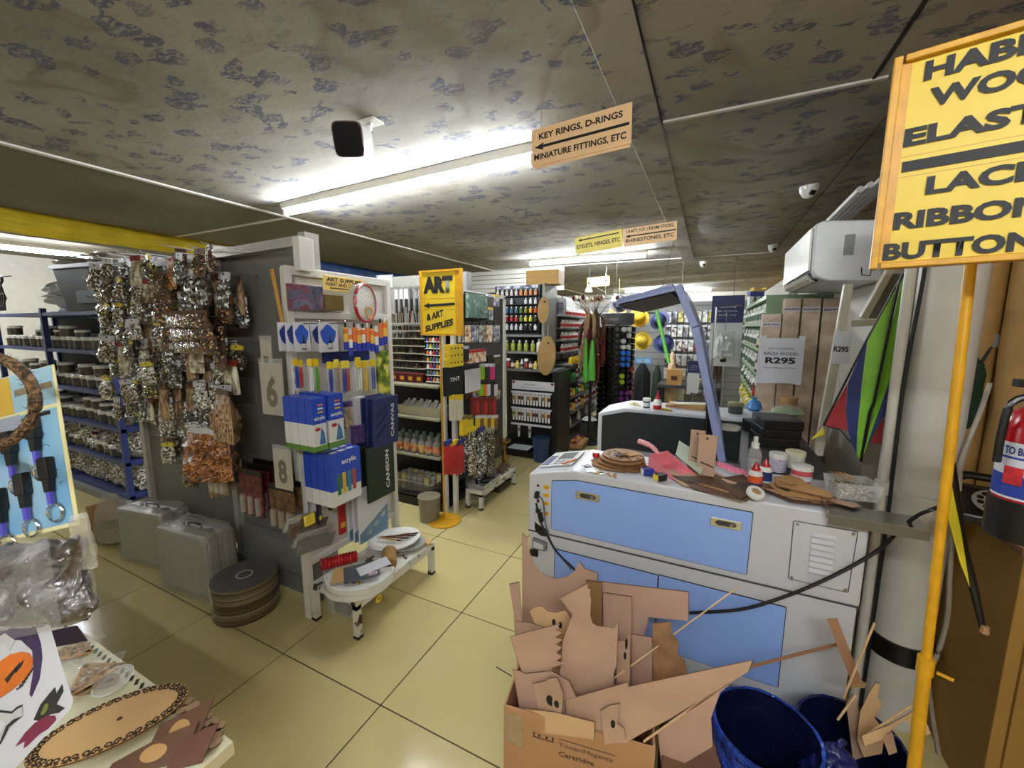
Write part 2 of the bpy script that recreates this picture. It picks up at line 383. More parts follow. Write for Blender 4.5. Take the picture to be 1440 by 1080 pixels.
# blue side door with its panel lines
def plate(name, pts, mat, parent=lc, th=.006, y=YN, bevel=.0015):
    return MB().prism([(p[0], y-th, p[1]) for p in pts], None, (0,th,0)).build(name, mat, parent, bevel=bevel)
def plate_edge(pts, parent, y=YN):
    n = len(pts); mb = MB()
    for i in range(n):
        a, b = pts[i], pts[(i+1)%n]; mb.bar((a[0],y-.001,a[1]),(b[0],y-.001,b[1]),.005,.003,up=(0,1,0))
    return mb.build('door_gap', BLACKINK, parent)
d1 = [(-.553,.676),(.163,.672),(.166,.898),(-.45,.905),(-.553,.886)]
dr = plate('side_door', d1, MBL); plate_edge(d1, dr)
for cx, cz, mat in ((-.40,.848,CHROME),(.088,.842,CHROME)):
    k = plate('door_latch', [(cx-.048,cz-.014),(cx+.048,cz-.014),(cx+.048,cz+.018),(cx-.048,cz+.018)], mat, dr, .004, YN-.006)
    MB().prism([(cx-.034,YN-.0115,cz+.002),(cx-.025,YN-.0115,cz+.011),(cx+.025,YN-.0115,cz+.011),(cx+.034,YN-.0115,cz+.002),(cx+.025,YN-.0115,cz-.007),(cx-.025,YN-.0115,cz-.007)], None, (0,.002,0)).build('door_latch', DGREY, dr)
    MB().lathe([(.007,0),(.007,.004)], 12, (cx+.018,YN-.016,cz+.002), 'y').build('door_latch', STEEL, dr)
for a, b in ((-.535,-.123),(-.119,.285)):
    pts = [(a,.285),(b,.285),(b,.586),(a,.588)]
    q = plate('base_door', pts, MBL, th=.005); plate_edge(pts, q)
MB().box(XL,YN-.0012,.6425,XR,YN+.004,.6465).build('seam_line', M('seam', (70,72,78), .6), lc)
# vent plate with seven louvres and four screws
vp = plate('vent_plate', [(.285,.692),(.441,.690),(.446,.893),(.283,.893)], MG, th=.002)
plate_edge([(.285,.692),(.441,.690),(.446,.893),(.283,.893)], vp, YN+.0012).data.materials[0] = M('seam')
for i in range(7):
    z = .860-.0205*i
    MB().prism([(.333,YN-.003,z-.004),(.395,YN-.003,z-.004),(.395,YN-.012,z-.004),(.395,YN-.003,z+.006),(.333,YN-.003,z+.006),(.333,YN-.012,z-.004)][:3]+[(.333,YN-.012,z-.004)], None, (0,0,.002)).build('louvre', MG, vp)
    MB().add([(.333,YN-.002,z+.008),(.395,YN-.002,z+.008),(.395,YN-.012,z-.004),(.333,YN-.012,z-.004)],[(0,1,2,3)]).build('louvre', MG, vp)
for x, z in ((.292,.886),(.437,.886),(.292,.699),(.434,.697)):
    MB().lathe([(.005,0),(.004,.003)], 10, (x,YN-.005,z), 'y').build('screw', STEEL, vp)
# ports and their yellow labels on the left
PLATE_Y = M('label_yellow', (226,170,30), .5)
for i, z in enumerate((.853,.818,.782,.738)):
    q = plate('port_label', [(-.592,z-.008),(-.567,z-.008),(-.567,z+.008),(-.592,z+.008)], PLATE_Y, th=.002)
    words(q, ['USB','PC','LAN','POWER'][i], .016, .006, (-.5795,YN-.0024,z), BLACKINK, .0)
plate('port', [(-.622,.849),(-.611,.849),(-.611,.859),(-.622,.859)], BLACK, th=.002)
plate('port', [(-.622,.779),(-.610,.779),(-.610,.793),(-.622,.793)], M('port_red', (74,24,26), .4), th=.003)
plate('port', [(-.626,.731),(-.602,.731),(-.602,.752),(-.626,.752)], M('port_green', (26,62,52), .4), th=.003)
gp = []
for i in range(11):
    a = math.pi+i*math.pi/10*.9
    gp.append((-.598+.034*math.cos(a), .672+.036*math.sin(a)))
plate('grip_recess', [(-.63,.69)]+[(-.63,.66),(-.62,.642),(-.6,.632),(-.575,.634),(-.563,.645),(-.566,.668),(-.59,.672),(-.612,.68)], BLACK, th=.003)
sb = plate('mains_switch', [(-.634,.575),(-.570,.575),(-.570,.612),(-.634,.622)], GREYM, th=.02, bevel=.004)
plate('switch_cap', [(-.626,.583),(-.580,.583),(-.580,.604),(-.626,.612)], MG, sb, .006, YN-.02)
plate('fuse_box', [(-.648,.535),(-.612,.535),(-.612,.562),(-.648,.562)], BLACK, th=.012)
# control panel on the sloping front corner
sl = math.atan2(.042,.189)
cp = MB().obox((0,0,0),(.15,.2,.006),Euler((0,0,0))).build('control_panel', PLASTIC_W, lc, bevel=.004)
cp.location = (-.567,1.70,.9215+.005); cp.rotation_euler = (0,-sl,0)
MB().box(-.02,-.01,.003,.052,.085,.005).build('display', M('lcd', (128,136,140), .2), cp)
for i in range(3):
    for j in range(5):
        MB().box(-.068+.03*0+.0*i-.0+.012*i,-.09+.03*j,.003,-.06+.012*i,-.07+.03*j,.005).build('key', M('key_blue', (86,98,140), .5), cp)
for i in range(3):
    for j in range(2):
        MB().box(-.014+.024*i,-.085+.034*j,.003,.002+.024*i,-.062+.034*j,.005).build('key', M('key_grey', (150,152,160), .5), cp)
# the open lid: an L profile hinged along the rear
def lid(pts, y0, y1, th):
    mb = MB()
    for (a, b) in zip(pts, pts[1:]):
        mb.bar((a[0],y0,a[1]),(b[0],y0,b[1]),.02,th,up=(0,1,0))
    return mb
prof = [(.062,.96),(-.074,1.515),(-.150,1.685),(-.382,1.628)]
LI = thing
def lidplate(name, a, b, y0, y1, mat, th=.014, parent=lc):
    d = Vector((b[0]-a[0],0,b[1]-a[1])).normalized(); n = Vector((d.z,0,-d.x))*th
    A = Vector((a[0],y0,a[1])); B = Vector((b[0],y0,b[1]))
    return MB().prism([A,B,B+n,A+n], None, (0,y1-y0,0)).build(name, mat, parent, bevel=.003)
L1_ = lidplate('lid', prof[2], prof[3], 1.85, 2.68, MLID)                     # folded front flap
lidplate('lid_frame', prof[1], prof[2], 1.85, 2.68, MLID, .03)
lidplate('lid_frame', prof[0], prof[1], 1.85, 1.885, MLID, .03)
lidplate('lid_frame', prof[0], prof[1], 2.645, 2.68, MLID, .03)
lidplate('lid_frame', prof[0], (prof[0][0]+(prof[1][0]-prof[0][0])*.12, prof[0][1]+(prof[1][1]-prof[0][1])*.12), 1.885, 2.645, MLID, .03)
lidplate('lid_window', (prof[0][0]+.02,prof[0][1]), (prof[1][0]+.02,prof[1][1]), 1.885, 2.645, M('smoked_acrylic', (40,36,32), .1, alpha=.35), .004)
fl = lidplate('lid_lining', (prof[2][0]-.01,prof[2][1]-.018), (prof[3][0]+.012,prof[3][1]-.012), 1.872, 2.66, M('lid_inside', (70,66,66), .6), -.006)
for y0, y1 in ((1.85,1.868),(2.662,2.68)):
    a, b = prof[2], prof[3]
    MB().prism([(a[0],y0,a[1]),(b[0],y0,b[1]),(b[0],y0,b[1]-.010),(a[0]+.006,y0,a[1]-.016)], None, (0,y1-y0,0)).build('lid_flange', MLID, lc)
MB().bar((prof[3][0],1.86,prof[3][1]-.008),(prof[3][0],2.68,prof[3][1]-.008),.012,.024,up=(0,0,1)).build('lid_flange', MLID, lc)
gs = MB().tube([(.02,2.66,.90),(.005,2.66,1.16)], .011, 8).build('gas_strut', BLACK, lc, smooth=True)
MB().tube([(.005,2.66,1.16),(-.01,2.66,1.34)], .005, 8).build('strut_rod', STEEL, gs)
MB().lathe([(.02,0),(.02,.03)], 12, (.012,2.64,1.10), 'y').build('strut_pivot', STEEL, gs, smooth=True)
for x in (XL+.12, XR-.12):
    for y in (YN+.12, YB-.12):
        c = MB().box(x-.03,y-.02,.09,x+.03,y+.02,.2).build('caster', BLACKM, lc)
        MB().lathe([(.045,-.014),(.045,.014)], 14, (x,y,.045), 'y').build('wheel', BLACK, c, smooth=True)
# cables at the ports
def cable(pts, r, mat, label, n=40, name='cable'):
    pts = [Vector(p) for p in pts]; out = []
    P = [pts[0]*2-pts[1]]+pts+[pts[-1]*2-pts[-2]]
    per = max(2, n//(len(pts)-1))
    for i in range(1, len(P)-2):
        for k in range(per):
            t = k/per; a,b,c,d = P[i-1],P[i],P[i+1],P[i+2]
            out.append(.5*((2*b)+(c-a)*t+(2*a-5*b+4*c-d)*t*t+(3*b-a-3*c+d)*t**3))
    out.append(pts[-1])
    return solo(name, MB().tube(out, r, 8), mat, label, 'cable', smooth=True)
CAB = M('black_cable', (14,14,15), .45)
f_ = YN-.022
c1 = thing('plug_cable', 'black cable with plugs hanging from the ports of the laser cutter', 'cable', (0,0,0))
def sm(pts, n=8):
    pts = [Vector(p) for p in pts]; P = [pts[0]*2-pts[1]]+pts+[pts[-1]*2-pts[-2]]; out = []
    for i in range(1, len(P)-2):
        for k in range(n):
            t = k/n; a,b,c,d = P[i-1],P[i],P[i+1],P[i+2]
            out.append(.5*((2*b)+(c-a)*t+(2*a-5*b+4*c-d)*t*t+(3*b-a-3*c+d)*t**3))
    return out+[pts[-1]]
MB().tube(sm([(-.616,f_,.785),(-.604,f_,.74),(-.592,f_,.70),(-.565,f_,.655),(-.53,f_,.60),(-.49,f_,.565),(-.452,f_,.54),(-.42,f_+.01,.50)]), .0042, 8).build('cord', CAB, c1, smooth=True)
MB().obox((-.616,YN-.014,.818),(.018,.022,.028),Euler((0,.1,0))).build('plug', BLACK, c1, bevel=.003)
MB().obox((-.597,YN-.014,.722),(.016,.022,.038),Euler((0,-.25,0))).build('plug', BLACK, c1, bevel=.003)
cable([(-.602,f_+.004,.815),(-.585,f_,.80),(-.577,f_,.74),(-.57,f_+.002,.69),(-.55,f_+.004,.63),(-.52,f_+.006,.585),(-.46,f_+.012,.52)], .0032, M('grey_cable', (92,96,108), .5), 'thin grey cable looping past the yellow port labels')
cable([at(970,862,Y=1.50),at(1040,857,Y=1.49),at(1095,842,Y=1.49),at(1150,820,Y=1.49),at(1200,795,Y=1.50),at(1240,770,Y=1.52),at(1265,745,Y=1.56),at(1290,725,Y=1.52),at(1312,716,Y=1.5),at(1335,708,Y=1.55)], .0055, CAB, 'thick black mains cable sagging across the machine to the white column')
# ================================================================ right-hand side
# white downpipe column with thin pipe and cable
PVC = M('old_white_pvc', (198,194,184), .5, var=.07, scale=5)
cx, cy = .735, 1.95
co = thing('drain_column', 'thick white drain pipe column standing right of the laser cutter', 'column', (cx,cy,0))
MB().tube([(0,0,0),(0,0,.27)], .094, 28).build('pipe_socket', PVC, co, smooth=True)
MB().tube([(0,0,.27),(0,0,.345)], .099, 28).build('rubber_band', BLACK, co, smooth=True)
MB().tube([(0,0,.345),(0,0,.90)], .090, 28).build('pipe', PVC, co, smooth=True)
MB().tube([(0,0,.90),(0,0,.925)], .097, 28).build('collar', PVC, co, smooth=True)
MB().tube([(0,0,.925),(0,0,2.02)], .086, 28).build('pipe', PVC, co, smooth=True)
ck = MB().obox((.03,-.094,.885),(.022,.012,.028),Euler((0,0,.2))).build('cable_clip', PLASTIC_W, co, bevel=.002)
tp = thing('thin_pipe', 'thin white pipe with a black cable beside the drain column', 'pipe', (.618,1.93,0))
MB().tube([(0,0,0),(0,0,2.0)], .017, 12).build('pipe', PVC, tp, smooth=True)
MB().tube(sm([(.02,-.018,.0),(.022,-.018,.8),(.016,-.018,1.3),(.03,-.016,1.7),(.028,-.016,1.98)], 6), .006, 8).build('cable', CAB, tp, smooth=True)
MB().tube([(0,0,.90),(0,0,.95)], .024, 12).build('collar', PVC, tp, smooth=True)
# haberdashery sign on its pole
hs_ = thing('sign_stand', 'big yellow haberdashery sign on a yellow pole at right edge', 'sign', (.515,1.165,0))
MB().tube([(0,0,.01),(-.02,.012,.75)], .0125, 12).build('lower_pole', GOLDF, hs_, smooth=True)
MB().tube([(-.019,.012,.74),(-.042,.026,1.66)], .0095, 12).build('upper_pole', GOLDF, hs_, smooth=True)
MB().tube([(-.019,.012,.725),(-.0195,.012,.765)], .0155, 12).build('pole_collar', GOLDF, hs_, smooth=True)
MB().tube([(-.004,.0,.742),(.02,-.012,.742)], .004, 8).build('thumb_screw', GOLDF, hs_)
MB().lathe([(.16,0),(.16,.012),(.02,.02)], 28).build('foot', GOLDF, hs_, smooth=True)
SW, SH = .285, .43
pan = MB().box(-SW/2,0,0,SW/2,.012,SH).build('panel', YELLOW, hs_)
ang = math.radians(-13)
pl = Vector(at(1222,380,T=.845)); pl2 = Vector(at(1242,87,T=.80))
hor = Vector((math.cos(ang),math.sin(ang),0)); upv = (pl2-pl).normalized()
upv = (upv-hor*upv.dot(hor)).normalized(); nor = hor.cross(upv)
SH = (pl2-pl).length*.985
org = pl+hor*SW/2-Vector(hs_.location)
mxs = Matrix(((hor.x,-nor.x,upv.x,org.x),(hor.y,-nor.y,upv.y,org.y),(hor.z,-nor.z,upv.z,org.z),(0,0,0,1)))
bpy.data.objects.remove(pan)
pan = MB().box(-SW/2+.012,-.004,.012,SW/2-.012,.004,SH-.012).build('panel', YELLOW, hs_); pan.matrix_local = mxs
for nm, bx in (('frame_bar',(-SW/2,-.016,0,-SW/2+.013,.016,SH)),('frame_bar',(SW/2-.016,-.016,0,SW/2,.016,SH)),('frame_bar',(-SW/2+.016,-.016,0,SW/2-.016,.016,.012)),('frame_bar',(-SW/2+.016,-.016,SH-.012,SW/2-.016,.016,SH))):
    MB().box(*bx).build(nm, GOLDF, hs_, bevel=.002).matrix_local = mxs
MB().box(-SW/2+.013,-.0055,.012,-SW/2+.027,-.004,SH-.012).build('margin_strip', GOLDF, hs_).matrix_local = mxs
cxs = -.023
for t, wd, zz, x in (('HABBY',.185,.878,.045),('WOOL',.18,.752,.056),('ELASTIC',.235,.592,.028),('LACE',.14,.351,.068),('RIBBON',.195,.2,.028),('BUTTONS',.225,.052,.018)):
    words(pan, t, wd, SH*.085, (-SW/2+x+wd/2,-.0062,SH*zz+.012), BLACKINK, .046)
ar = MB(); zz = SH*.488
ar.prism([(-.112,-.0062,zz-.0095),(.08,-.0062,zz-.0095),(.08,-.0062,zz-.024),(.128,-.0062,zz),(.08,-.0062,zz+.024),(.08,-.0062,zz+.0095),(-.112,-.0062,zz+.0095)], None, (0,.001,0)).build('arrow', BLACKINK, pan)
for z_ in (.44,.535): MB().box(-SW/2+.027,-.0046,SH*z_,SW/2-.016,-.004,SH*z_+.0012).build('paper_edge', GOLDF, pan)
# air conditioner
ac = thing('air_conditioner', 'white wall-mounted air conditioner under the ceiling at right', 'air conditioner', (0,0,0))
prof = [(.70,2.01),(.455,2.03),(.425,2.015),(.43,1.80),(.445,1.765),(.50,1.745),(.70,1.735)]
MB().prism([(x,2.5,z) for x,z in prof], None, (0,.84,0)).build('casing', M('ac_white', (206,208,210), .3, var=.03), ac, bevel=.008)
MB().prism([(.424,2.53,2.005),(.428,2.53,1.80),(.418,2.53,1.80),(.414,2.53,2.005)], None, (0,.79,0)).build('front_panel', M('ac_front', (196,194,180), .25), ac, bevel=.003)
MB().prism([(.43,2.56,1.795),(.47,2.56,1.752),(.462,2.56,1.745),(.42,2.56,1.79)], None, (0,.74,0)).build('outlet', BLACK, ac)
for i in range(3): MB().prism([(.425-.0,2.57,1.79-.012*i),(.438+.01*i,2.57,1.775-.012*i),(.436+.01*i,2.57,1.771-.012*i),(.422,2.57,1.786-.012*i)], None, (0,.72,0)).build('flap', M('ac_front'), ac)
MB().box(.405,2.499-.001,1.845,.405,2.5,1.9)
st = MB().box(.545,2.4975,1.86,.585,2.4995,1.955).build('rating_label', M('foil_label', (120,122,124), .4, var=.25, scale=90), ac)
MB().tube([(.62,2.496,1.80),(.625,2.496,1.765),(.655,2.496,1.76),(.66,2.496,1.80)], .0022, 6).build('knock_out', BLACKINK, ac)
struct('wall_partition', MB().box(.705,2.48,0,.775,9,2.06), WALLW, 'pale partition carrying the air conditioner')
# white window frame leaning in the corner
wf = thing('window_frame', 'white timber window frame leaning beside the kite', 'frame', (0,0,0))
FRW = M('frame_cream', (212,208,192), .5, var=.06)
MB().bar(at(1193,400,Y=2.44), at(1150,640,Y=2.38), .035,.03).build('stile', FRW, wf, bevel=.003)
MB().bar(at(1252,378,Y=2.44), at(1213,448,Y=2.42), .026,.03).build('stile', FRW, wf, bevel=.003)
MB().bar(at(1195,455,Y=2.425), at(1262,452,Y=2.425), .03,.03).build('rail', FRW, wf, bevel=.003)
MB().prism([at(1250,385,Y=2.45),at(1300,385,Y=2.45),at(1275,448,Y=2.45),at(1218,448,Y=2.45)], None, (0,.004,0)).build('pane', M('dusty_glass', (110,108,92), .3, alpha=.8), wf)
# kite hanging in the corner
YK = 2.05
kt = thing('kite', 'green, blue and red delta kite hanging beside the white column', 'kite', (0,0,0))
def kp(l): 
    return [at(1140+x/3.6, 360+y/3.6, Y=YK+.03*math.sin(x*.012)) for x, y in l]
def kpatch(name, l, col):
    a = kp(l); mb = MB(); n = len(a); mb.add(a, [tuple(range(n))])
    o = mb.build(name, M(col[0], col[1], .45, var=.08, scale=14, bump=.3, bscale=18), kt)
    s = o.modifiers.new('s','SOLIDIFY'); s.thickness = .002
KG, KB, KR, KY = ('kite_green',(128,190,52)), ('kite_blue',(44,58,110)), ('kite_red',(148,28,36)), ('kite_yellow',(220,196,40))
kpatch('sail', [(462,100),(290,410),(260,650),(235,900),(235,1015),(252,1030),(318,740),(445,150)], KG)
kpatch('sail', [(470,100),(452,150),(328,740),(262,1020),(300,860),(380,680),(480,440),(505,260)], KG)
kpatch('sail', [(288,420),(190,640),(178,780),(190,885),(205,940),(232,1000),(235,900),(258,650)], KB)
kpatch('sail', [(186,645),(65,855),(188,885),(176,780)], KR)
kpatch('sail', [(478,450),(380,685),(300,865),(268,980),(300,935),(360,830),(445,740),(470,600)], KB)
kpatch('sail', [(448,745),(362,835),(300,942),(405,962),(470,975)], KR)
kpatch('tail', [(350,955),(410,1010),(470,985)], KY)
kpatch('tail', [(60,870),(0,930),(70,900)], KY)
MB().tube(kp([(465,90),(440,160),(322,740),(300,790),(255,1040)]), .005, 6).build('spar', BLACK, kt)
MB().tube(kp([(465,92),(290,412),(65,857)]), .004, 6).build('spar', BLACK, kt)
MB().tube(kp([(468,92),(506,262)]), .004, 6).build('spar', BLACK, kt)
MB().tube(kp([(65,857),(150,880),(205,945)]), .0025, 6).build('spar', BLACK, kt)
# balsa boxes standing behind the machine
struct_tbl = thing('work_table', 'plain brown table behind the laser cutter carrying the balsa boxes', 'table', (.5,3.2,0))
MB().box(-.3,-.1,.66,.19,.14,.7).build('table_top', CARD, struct_tbl)
for x, y in ((-.27,-.07),(.16,-.07),(-.27,.11),(.16,.11)): MB().box(x-.02,y-.02,0,x+.02,y+.02,.66).build('leg', WHITE, struct_tbl)
BALSA = ramp_mat('wrapped_carton', [(.35,(166,140,116)),(.55,(186,162,138)),(.7,(206,186,164))], 9, .35, .15, 'noise', film=True)
BLUEINK = M('blue_ink', (48,52,120), .6)
for i, (x0, x1, yt) in enumerate(((1073,1101,441),(1104,1129,419),(1131,1158,419),(1160,1190,419))):
    a = at(x0,yt,Y=3.16); b = at(x1,yt,Y=3.16); wdt = b.x-a.x
    q = thing('balsa_carton', ['shorter wrapped balsa wood carton at the left, price card taped on','second wrapped balsa wood carton, right of the shorter one','third tall wrapped balsa wood carton from the green shelf','rightmost wrapped balsa wood carton, nearest the white window frame'][i], 'carton', ((a.x+b.x)/2,3.16,.70), (-.03,0,0), 'balsa wood cartons')
    MB().box(-wdt/2+.001,0,0,wdt/2-.001,.09,a.z-.70).build('carton', BALSA, q, bevel=.004)
    MB().box(-wdt/2+.004,-.0012,a.z-.70-.085,wdt/2-.004,0,a.z-.70-.055).build('brand_strip', M('pale_label', (206,196,196), .5), q)
    words(q, 'BALSA WOOD', wdt*.85, .014, (0,-.0018,a.z-.70-.07), BLUEINK, .03)
PAPER = M('paper_white', (206,206,212), .6, var=.03)
pc = thing('price_card', 'white BALSA WOOD R295 price card taped across the cartons', 'price card', tuple(at(1097,506,Y=3.13)), 0)
u_ = 3.13/572*1.13
MB().prism([(-.125,0,-.16),(-.125,0,.155),(-.085,0,.155),(-.085,0,.14),(.09,0,.14),(.09,0,.155),(.125,0,.155),(.125,0,-.15),(.115,0,-.16),(.06,0,-.15)], None, (0,.002,0)).build('card', PAPER, pc)
INKG = M('grey_ink', (74,76,86), .6)
words(pc, 'NOW IN STOCK!', .14, .014, (0,-.0004,.072), INKG, .0)
words(pc, 'BALSA WOOD', .185, .020, (0,-.0004,.04), INKG, .015)
words(pc, 'R295', .165, .042, (0,-.0004,-.005), BLACKINK, .04)
words(pc, '1mm x 100mm x 915mm', .18, .011, (0,-.0004,-.052), INKG, .0)
pc2 = thing('price_card', 'narrow R295 price card on the white window frame', 'price card', tuple(at(1183,488,Y=2.36)), -.5)
MB().prism([(-.035,0,-.08),(-.03,0,.07),(-.018,0,.085),(-.014,0,.07),(.03,0,.075),(.035,0,-.075)], None, (0,.002,0)).build('card', PAPER, pc2)
words(pc2, 'R295', .056, .026, (0,-.0006,-.01), BLACKINK, .03)
# pale green pigeon-hole shelf beyond the cartons
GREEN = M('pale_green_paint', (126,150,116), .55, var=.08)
gx, gy0, gy1, gz0, gz1 = .335, 3.36, 5.2, .62, 1.735
gr = thing('pigeonhole_shelf', 'pale green pigeon-hole shelf full of small bottles', 'shelf', (0,0,0))
for k in range(6):
    y = gy0+(gy1-gy0)*k/5
    MB().box(gx+(0 if k in (0,5) else .022),y-.007,0,.70,y+.007,gz1).build('side_panel' if k in (0,5) else 'divider', GREEN, gr)
RZ = [.62,.80,.985,1.175,1.36,1.55,1.735]
for z in RZ: MB().box(gx-.004,gy0,z-.022,.70,gy1,z+.006).build('shelf_board', GREEN, gr)
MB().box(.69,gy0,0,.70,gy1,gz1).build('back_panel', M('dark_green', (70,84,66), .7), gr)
# bottle kit -------------------------------------------------------
def bottle(name, body, cap, h=.1, r=.02, label=None, lab=None, shape='round', cat='bottle', n=10):
    t = thing(name, label or 'x', cat)
    p = {'round':[(r*.92,0),(r,.004),(r,h*.62),(r*.55,h*.74),(r*.42,h*.76),(r*.42,h*.8)],
         'jar':[(r*.95,0),(r,.004),(r,h*.72),(r*.9,h*.76)],
         'tube':[(r*.75,0),(r*.75,h*.2),(r*.9,h*.5),(r,h*.85),(r*.9,h*.86)]}[shape]
    MB().lathe(p, n).build('body', body, t, smooth=True)
    if shape == 'round': c = [(r*.5,h*.79),(r*.48,h*.97),(r*.3,h)]
    elif shape == 'jar': c = [(r*1.02,h*.76),(r*1.02,h*.98),(r*.96,h)]
    else: c = [(r*.62,-h*.12),(r*.62,0)]
    MB().lathe(c, n).build('cap', cap, t, smooth=True)
    if lab: MB().lathe([(r*1.02,h*.14),(r*1.02,h*.5)], n).build('paper_label', lab, t, smooth=True)
    return t
CAPW = PLASTIC_W
bt_w = bottle('craft_bottle', M('bottle_white', (206,204,196), .3), CAPW, .10, .019, lab=M('lab_green', (64,92,70), .5))
bt_y = bottle('craft_bottle', M('bottle_cream', (216,204,150), .3), M('cap_yellow', (222,200,70), .4), .085, .024, lab=M('lab_yellow', (206,180,60), .5))
bt_r = bottle('craft_bottle', M('bottle_maroon', (86,34,34), .3), CAPW, .105, .024, lab=M('lab_red', (168,40,44), .5), shape='jar')
bt_k = bottle('craft_bottle', M('bottle_brown', (60,38,28), .3), M('cap_black', (20,20,20), .4), .11, .022, lab=M('lab_cream', (214,204,176), .5))
PROTO = [bt_w, bt_y, bt_r, bt_k]
first = {}
def use(proto, loc, label, group, rot=0, scale=None):
    if proto.name not in first:
        first[proto.name] = 1; proto.location = loc; proto['label'] = label; proto['group'] = group
        proto.rotation_euler = (0,0,rot) if isinstance(rot,(int,float)) else rot
        if scale: proto.scale = (scale,)*3 if isinstance(scale,(int,float)) else scale
        return proto
    return dup(proto, loc, rot, label, group, scale)
for ri in range(6):
    for ci in range(5):
        kind = {(1,0):3,(2,0):2,(3,0):3,(4,0):3}.get((ri,ci), 0 if ri != 1 else 1)
        nb = 2 if ci < 3 else 1
        for b in range(nb):
            yb = gy0+(gy1-gy0)*(ci+(b+.6)/(nb+.3))/5
            nm = ['green-labelled white bottle','yellow-capped cream bottle','red-labelled jar','dark brown bottle'][kind]
            use(PROTO[kind], (gx+.012, yb, RZ[ri]+.007), f'{nm} in {nth(ri)} row up, {nth(ci)} column of green shelf, {"front" if b==0 else "behind"}', 'bottles in the green shelf', scale=1.3)
# things on top of the green shelf
pk = thing('marker_pack', 'blue and white blister packs standing on the green shelf top', 'pack', tuple(at(1062,420,X=.40))[:2]+(1.742,), .5)
MB().box(-.07,-.02,0,.07,.02,.13).build('backing', PAPER, pk); MB().box(-.075,-.03,.10,.075,.03,.15).build('header', M('navy_card', (30,48,120), .5), pk)
for i in range(4): MB().tube([(-.05+.033*i,-.026,.01),(-.05+.033*i,-.026,.095)], .008, 8).build('marker', BLACK if i%2 else WHITE, pk)
rl = thing('wrapped_roll', 'short grey wrapped roll standing on the green shelf', 'roll', (.50,3.47,1.742))
MB().lathe([(.03,0),(.03,.10),(.02,.115)], 14).build('roll', M('wrapped_grey', (150,148,140), .2, bump=.5), rl, smooth=True); MB().lathe([(.022,.115),(.02,.118)], 12).build('end_fold', WRAP, rl)
yt = solo('yellow_tray', MB().box(-.06,-.05,0,.06,.05,.012).box(-.06,-.05,.012,-.055,.05,.03).box(.055,-.05,.012,.06,.05,.03), M('tray_yellow',(196,160,26),.4), 'flat yellow tray lying above the blister packs', 'tray', tuple(at(1068,386,X=.42))[:2]+(1.90,), .3)
# ================================================================ clutter on the laser cutter
def P2(x, y, z=.945): 
    v = at(x, y, Z=z); return (v.x, v.y, z)
def disc_poly(r, n, wob=0., seed=0):
    rr = random.Random(seed); return [(r*(1+rr.uniform(-wob,wob))*math.cos(2*math.pi*k/n), r*(1+rr.uniform(-wob,wob))*math.sin(2*math.pi*k/n)) for k in range(n)]
def sheet(poly, th): return MB().prism([(x,y,0) for x,y in poly], None, (0,0,th))
CUT = M('laser_cut_ply', (176,134,84), .65, var=.15, scale=8); CUTD = M('scorched_ply', (84,56,34), .8, var=.3, scale=25)
base = Vector(P2(876,652,.945))
for i in range(5):
    r = [.105,.10,.085,.09,.085][i]; wob = [.10,.03,.01,.01,.015][i]
    t = thing('plywood_disc', ['ragged burnt plywood disc at the bottom of the round stack','plain plywood disc second from the bottom of the stack','round plywood disc in the middle of the stack','round plywood disc second from the top of the stack','patterned cut-out plywood disc on top of the round stack'][i], 'disc', (base.x+R.uniform(-.012,.012)+(-.02 if i==0 else 0), base.y+R.uniform(-.01,.01), .9435+.0085*i), R.uniform(0,6), 'round laser-cut discs')
    sheet(disc_poly(r, 30, wob, i), .006).build('disc', M('disc_ply',(150,110,66),.7,var=.25,scale=14), t)
    MB().prism([(x*1.004,y*1.004,.0012) for x,y in disc_poly(r, 30, wob, i)], None, (0,0,.0036)).build('scorched_edge', CUTD, t)
    if i == 4:
        for k in range(22):
            a = k*.57; rr = .02+.0026*k
            MB().lathe([(.0095,0),(.0095,.0012)], 8, (rr*math.cos(a),rr*math.sin(a),.0062), sx=R.uniform(.6,1.1)).build('cut_hole', BLACKINK, t)
    if i == 4:
        for k in range(3):
            MB().obox((.03-.02*k,-.02+.01*k,.0115+.004*k),(.05,.035,.003),Euler((.1,-.1,k))).build('cut_petal', CUT, t)
jar = thing('paint_pot', 'tiny pot with a red lid beside the control panel', 'pot', P2(838,646))
MB().lathe([(.012,0),(.013,.012)], 14).build('pot', M('pot_grey',(150,150,148),.3), jar, smooth=True); MB().lathe([(.0155,.012),(.0155,.03),(.014,.032)], 14).build('lid', RED, jar, smooth=True)
pn = thing('pencil', 'orange pencil lying beside the control panel keypad', 'pencil', P2(801,650,.944), 1.2)
MB().tube([(-.045,0,.004),(.04,0,.004)], .004, 6).build('shaft', M('orange_paint',(206,106,30),.4), pn); MB().tube([(.04,0,.004),(.052,0,.004)], [.004,.001], 6).build('tip', CUT, pn)
eb = thing('key_ring', 'small bunch of wire rings by the red-lidded pot', 'key ring', P2(822,657))
for i in range(4): MB().tube(sm([(.012*math.cos(a+i)+.006*i,.012*math.sin(a+i),.006+.004*math.sin(2*a+i)) for a in [k*math.pi/5 for k in range(11)]],2), .0012, 5).build('ring', STEEL, eb)
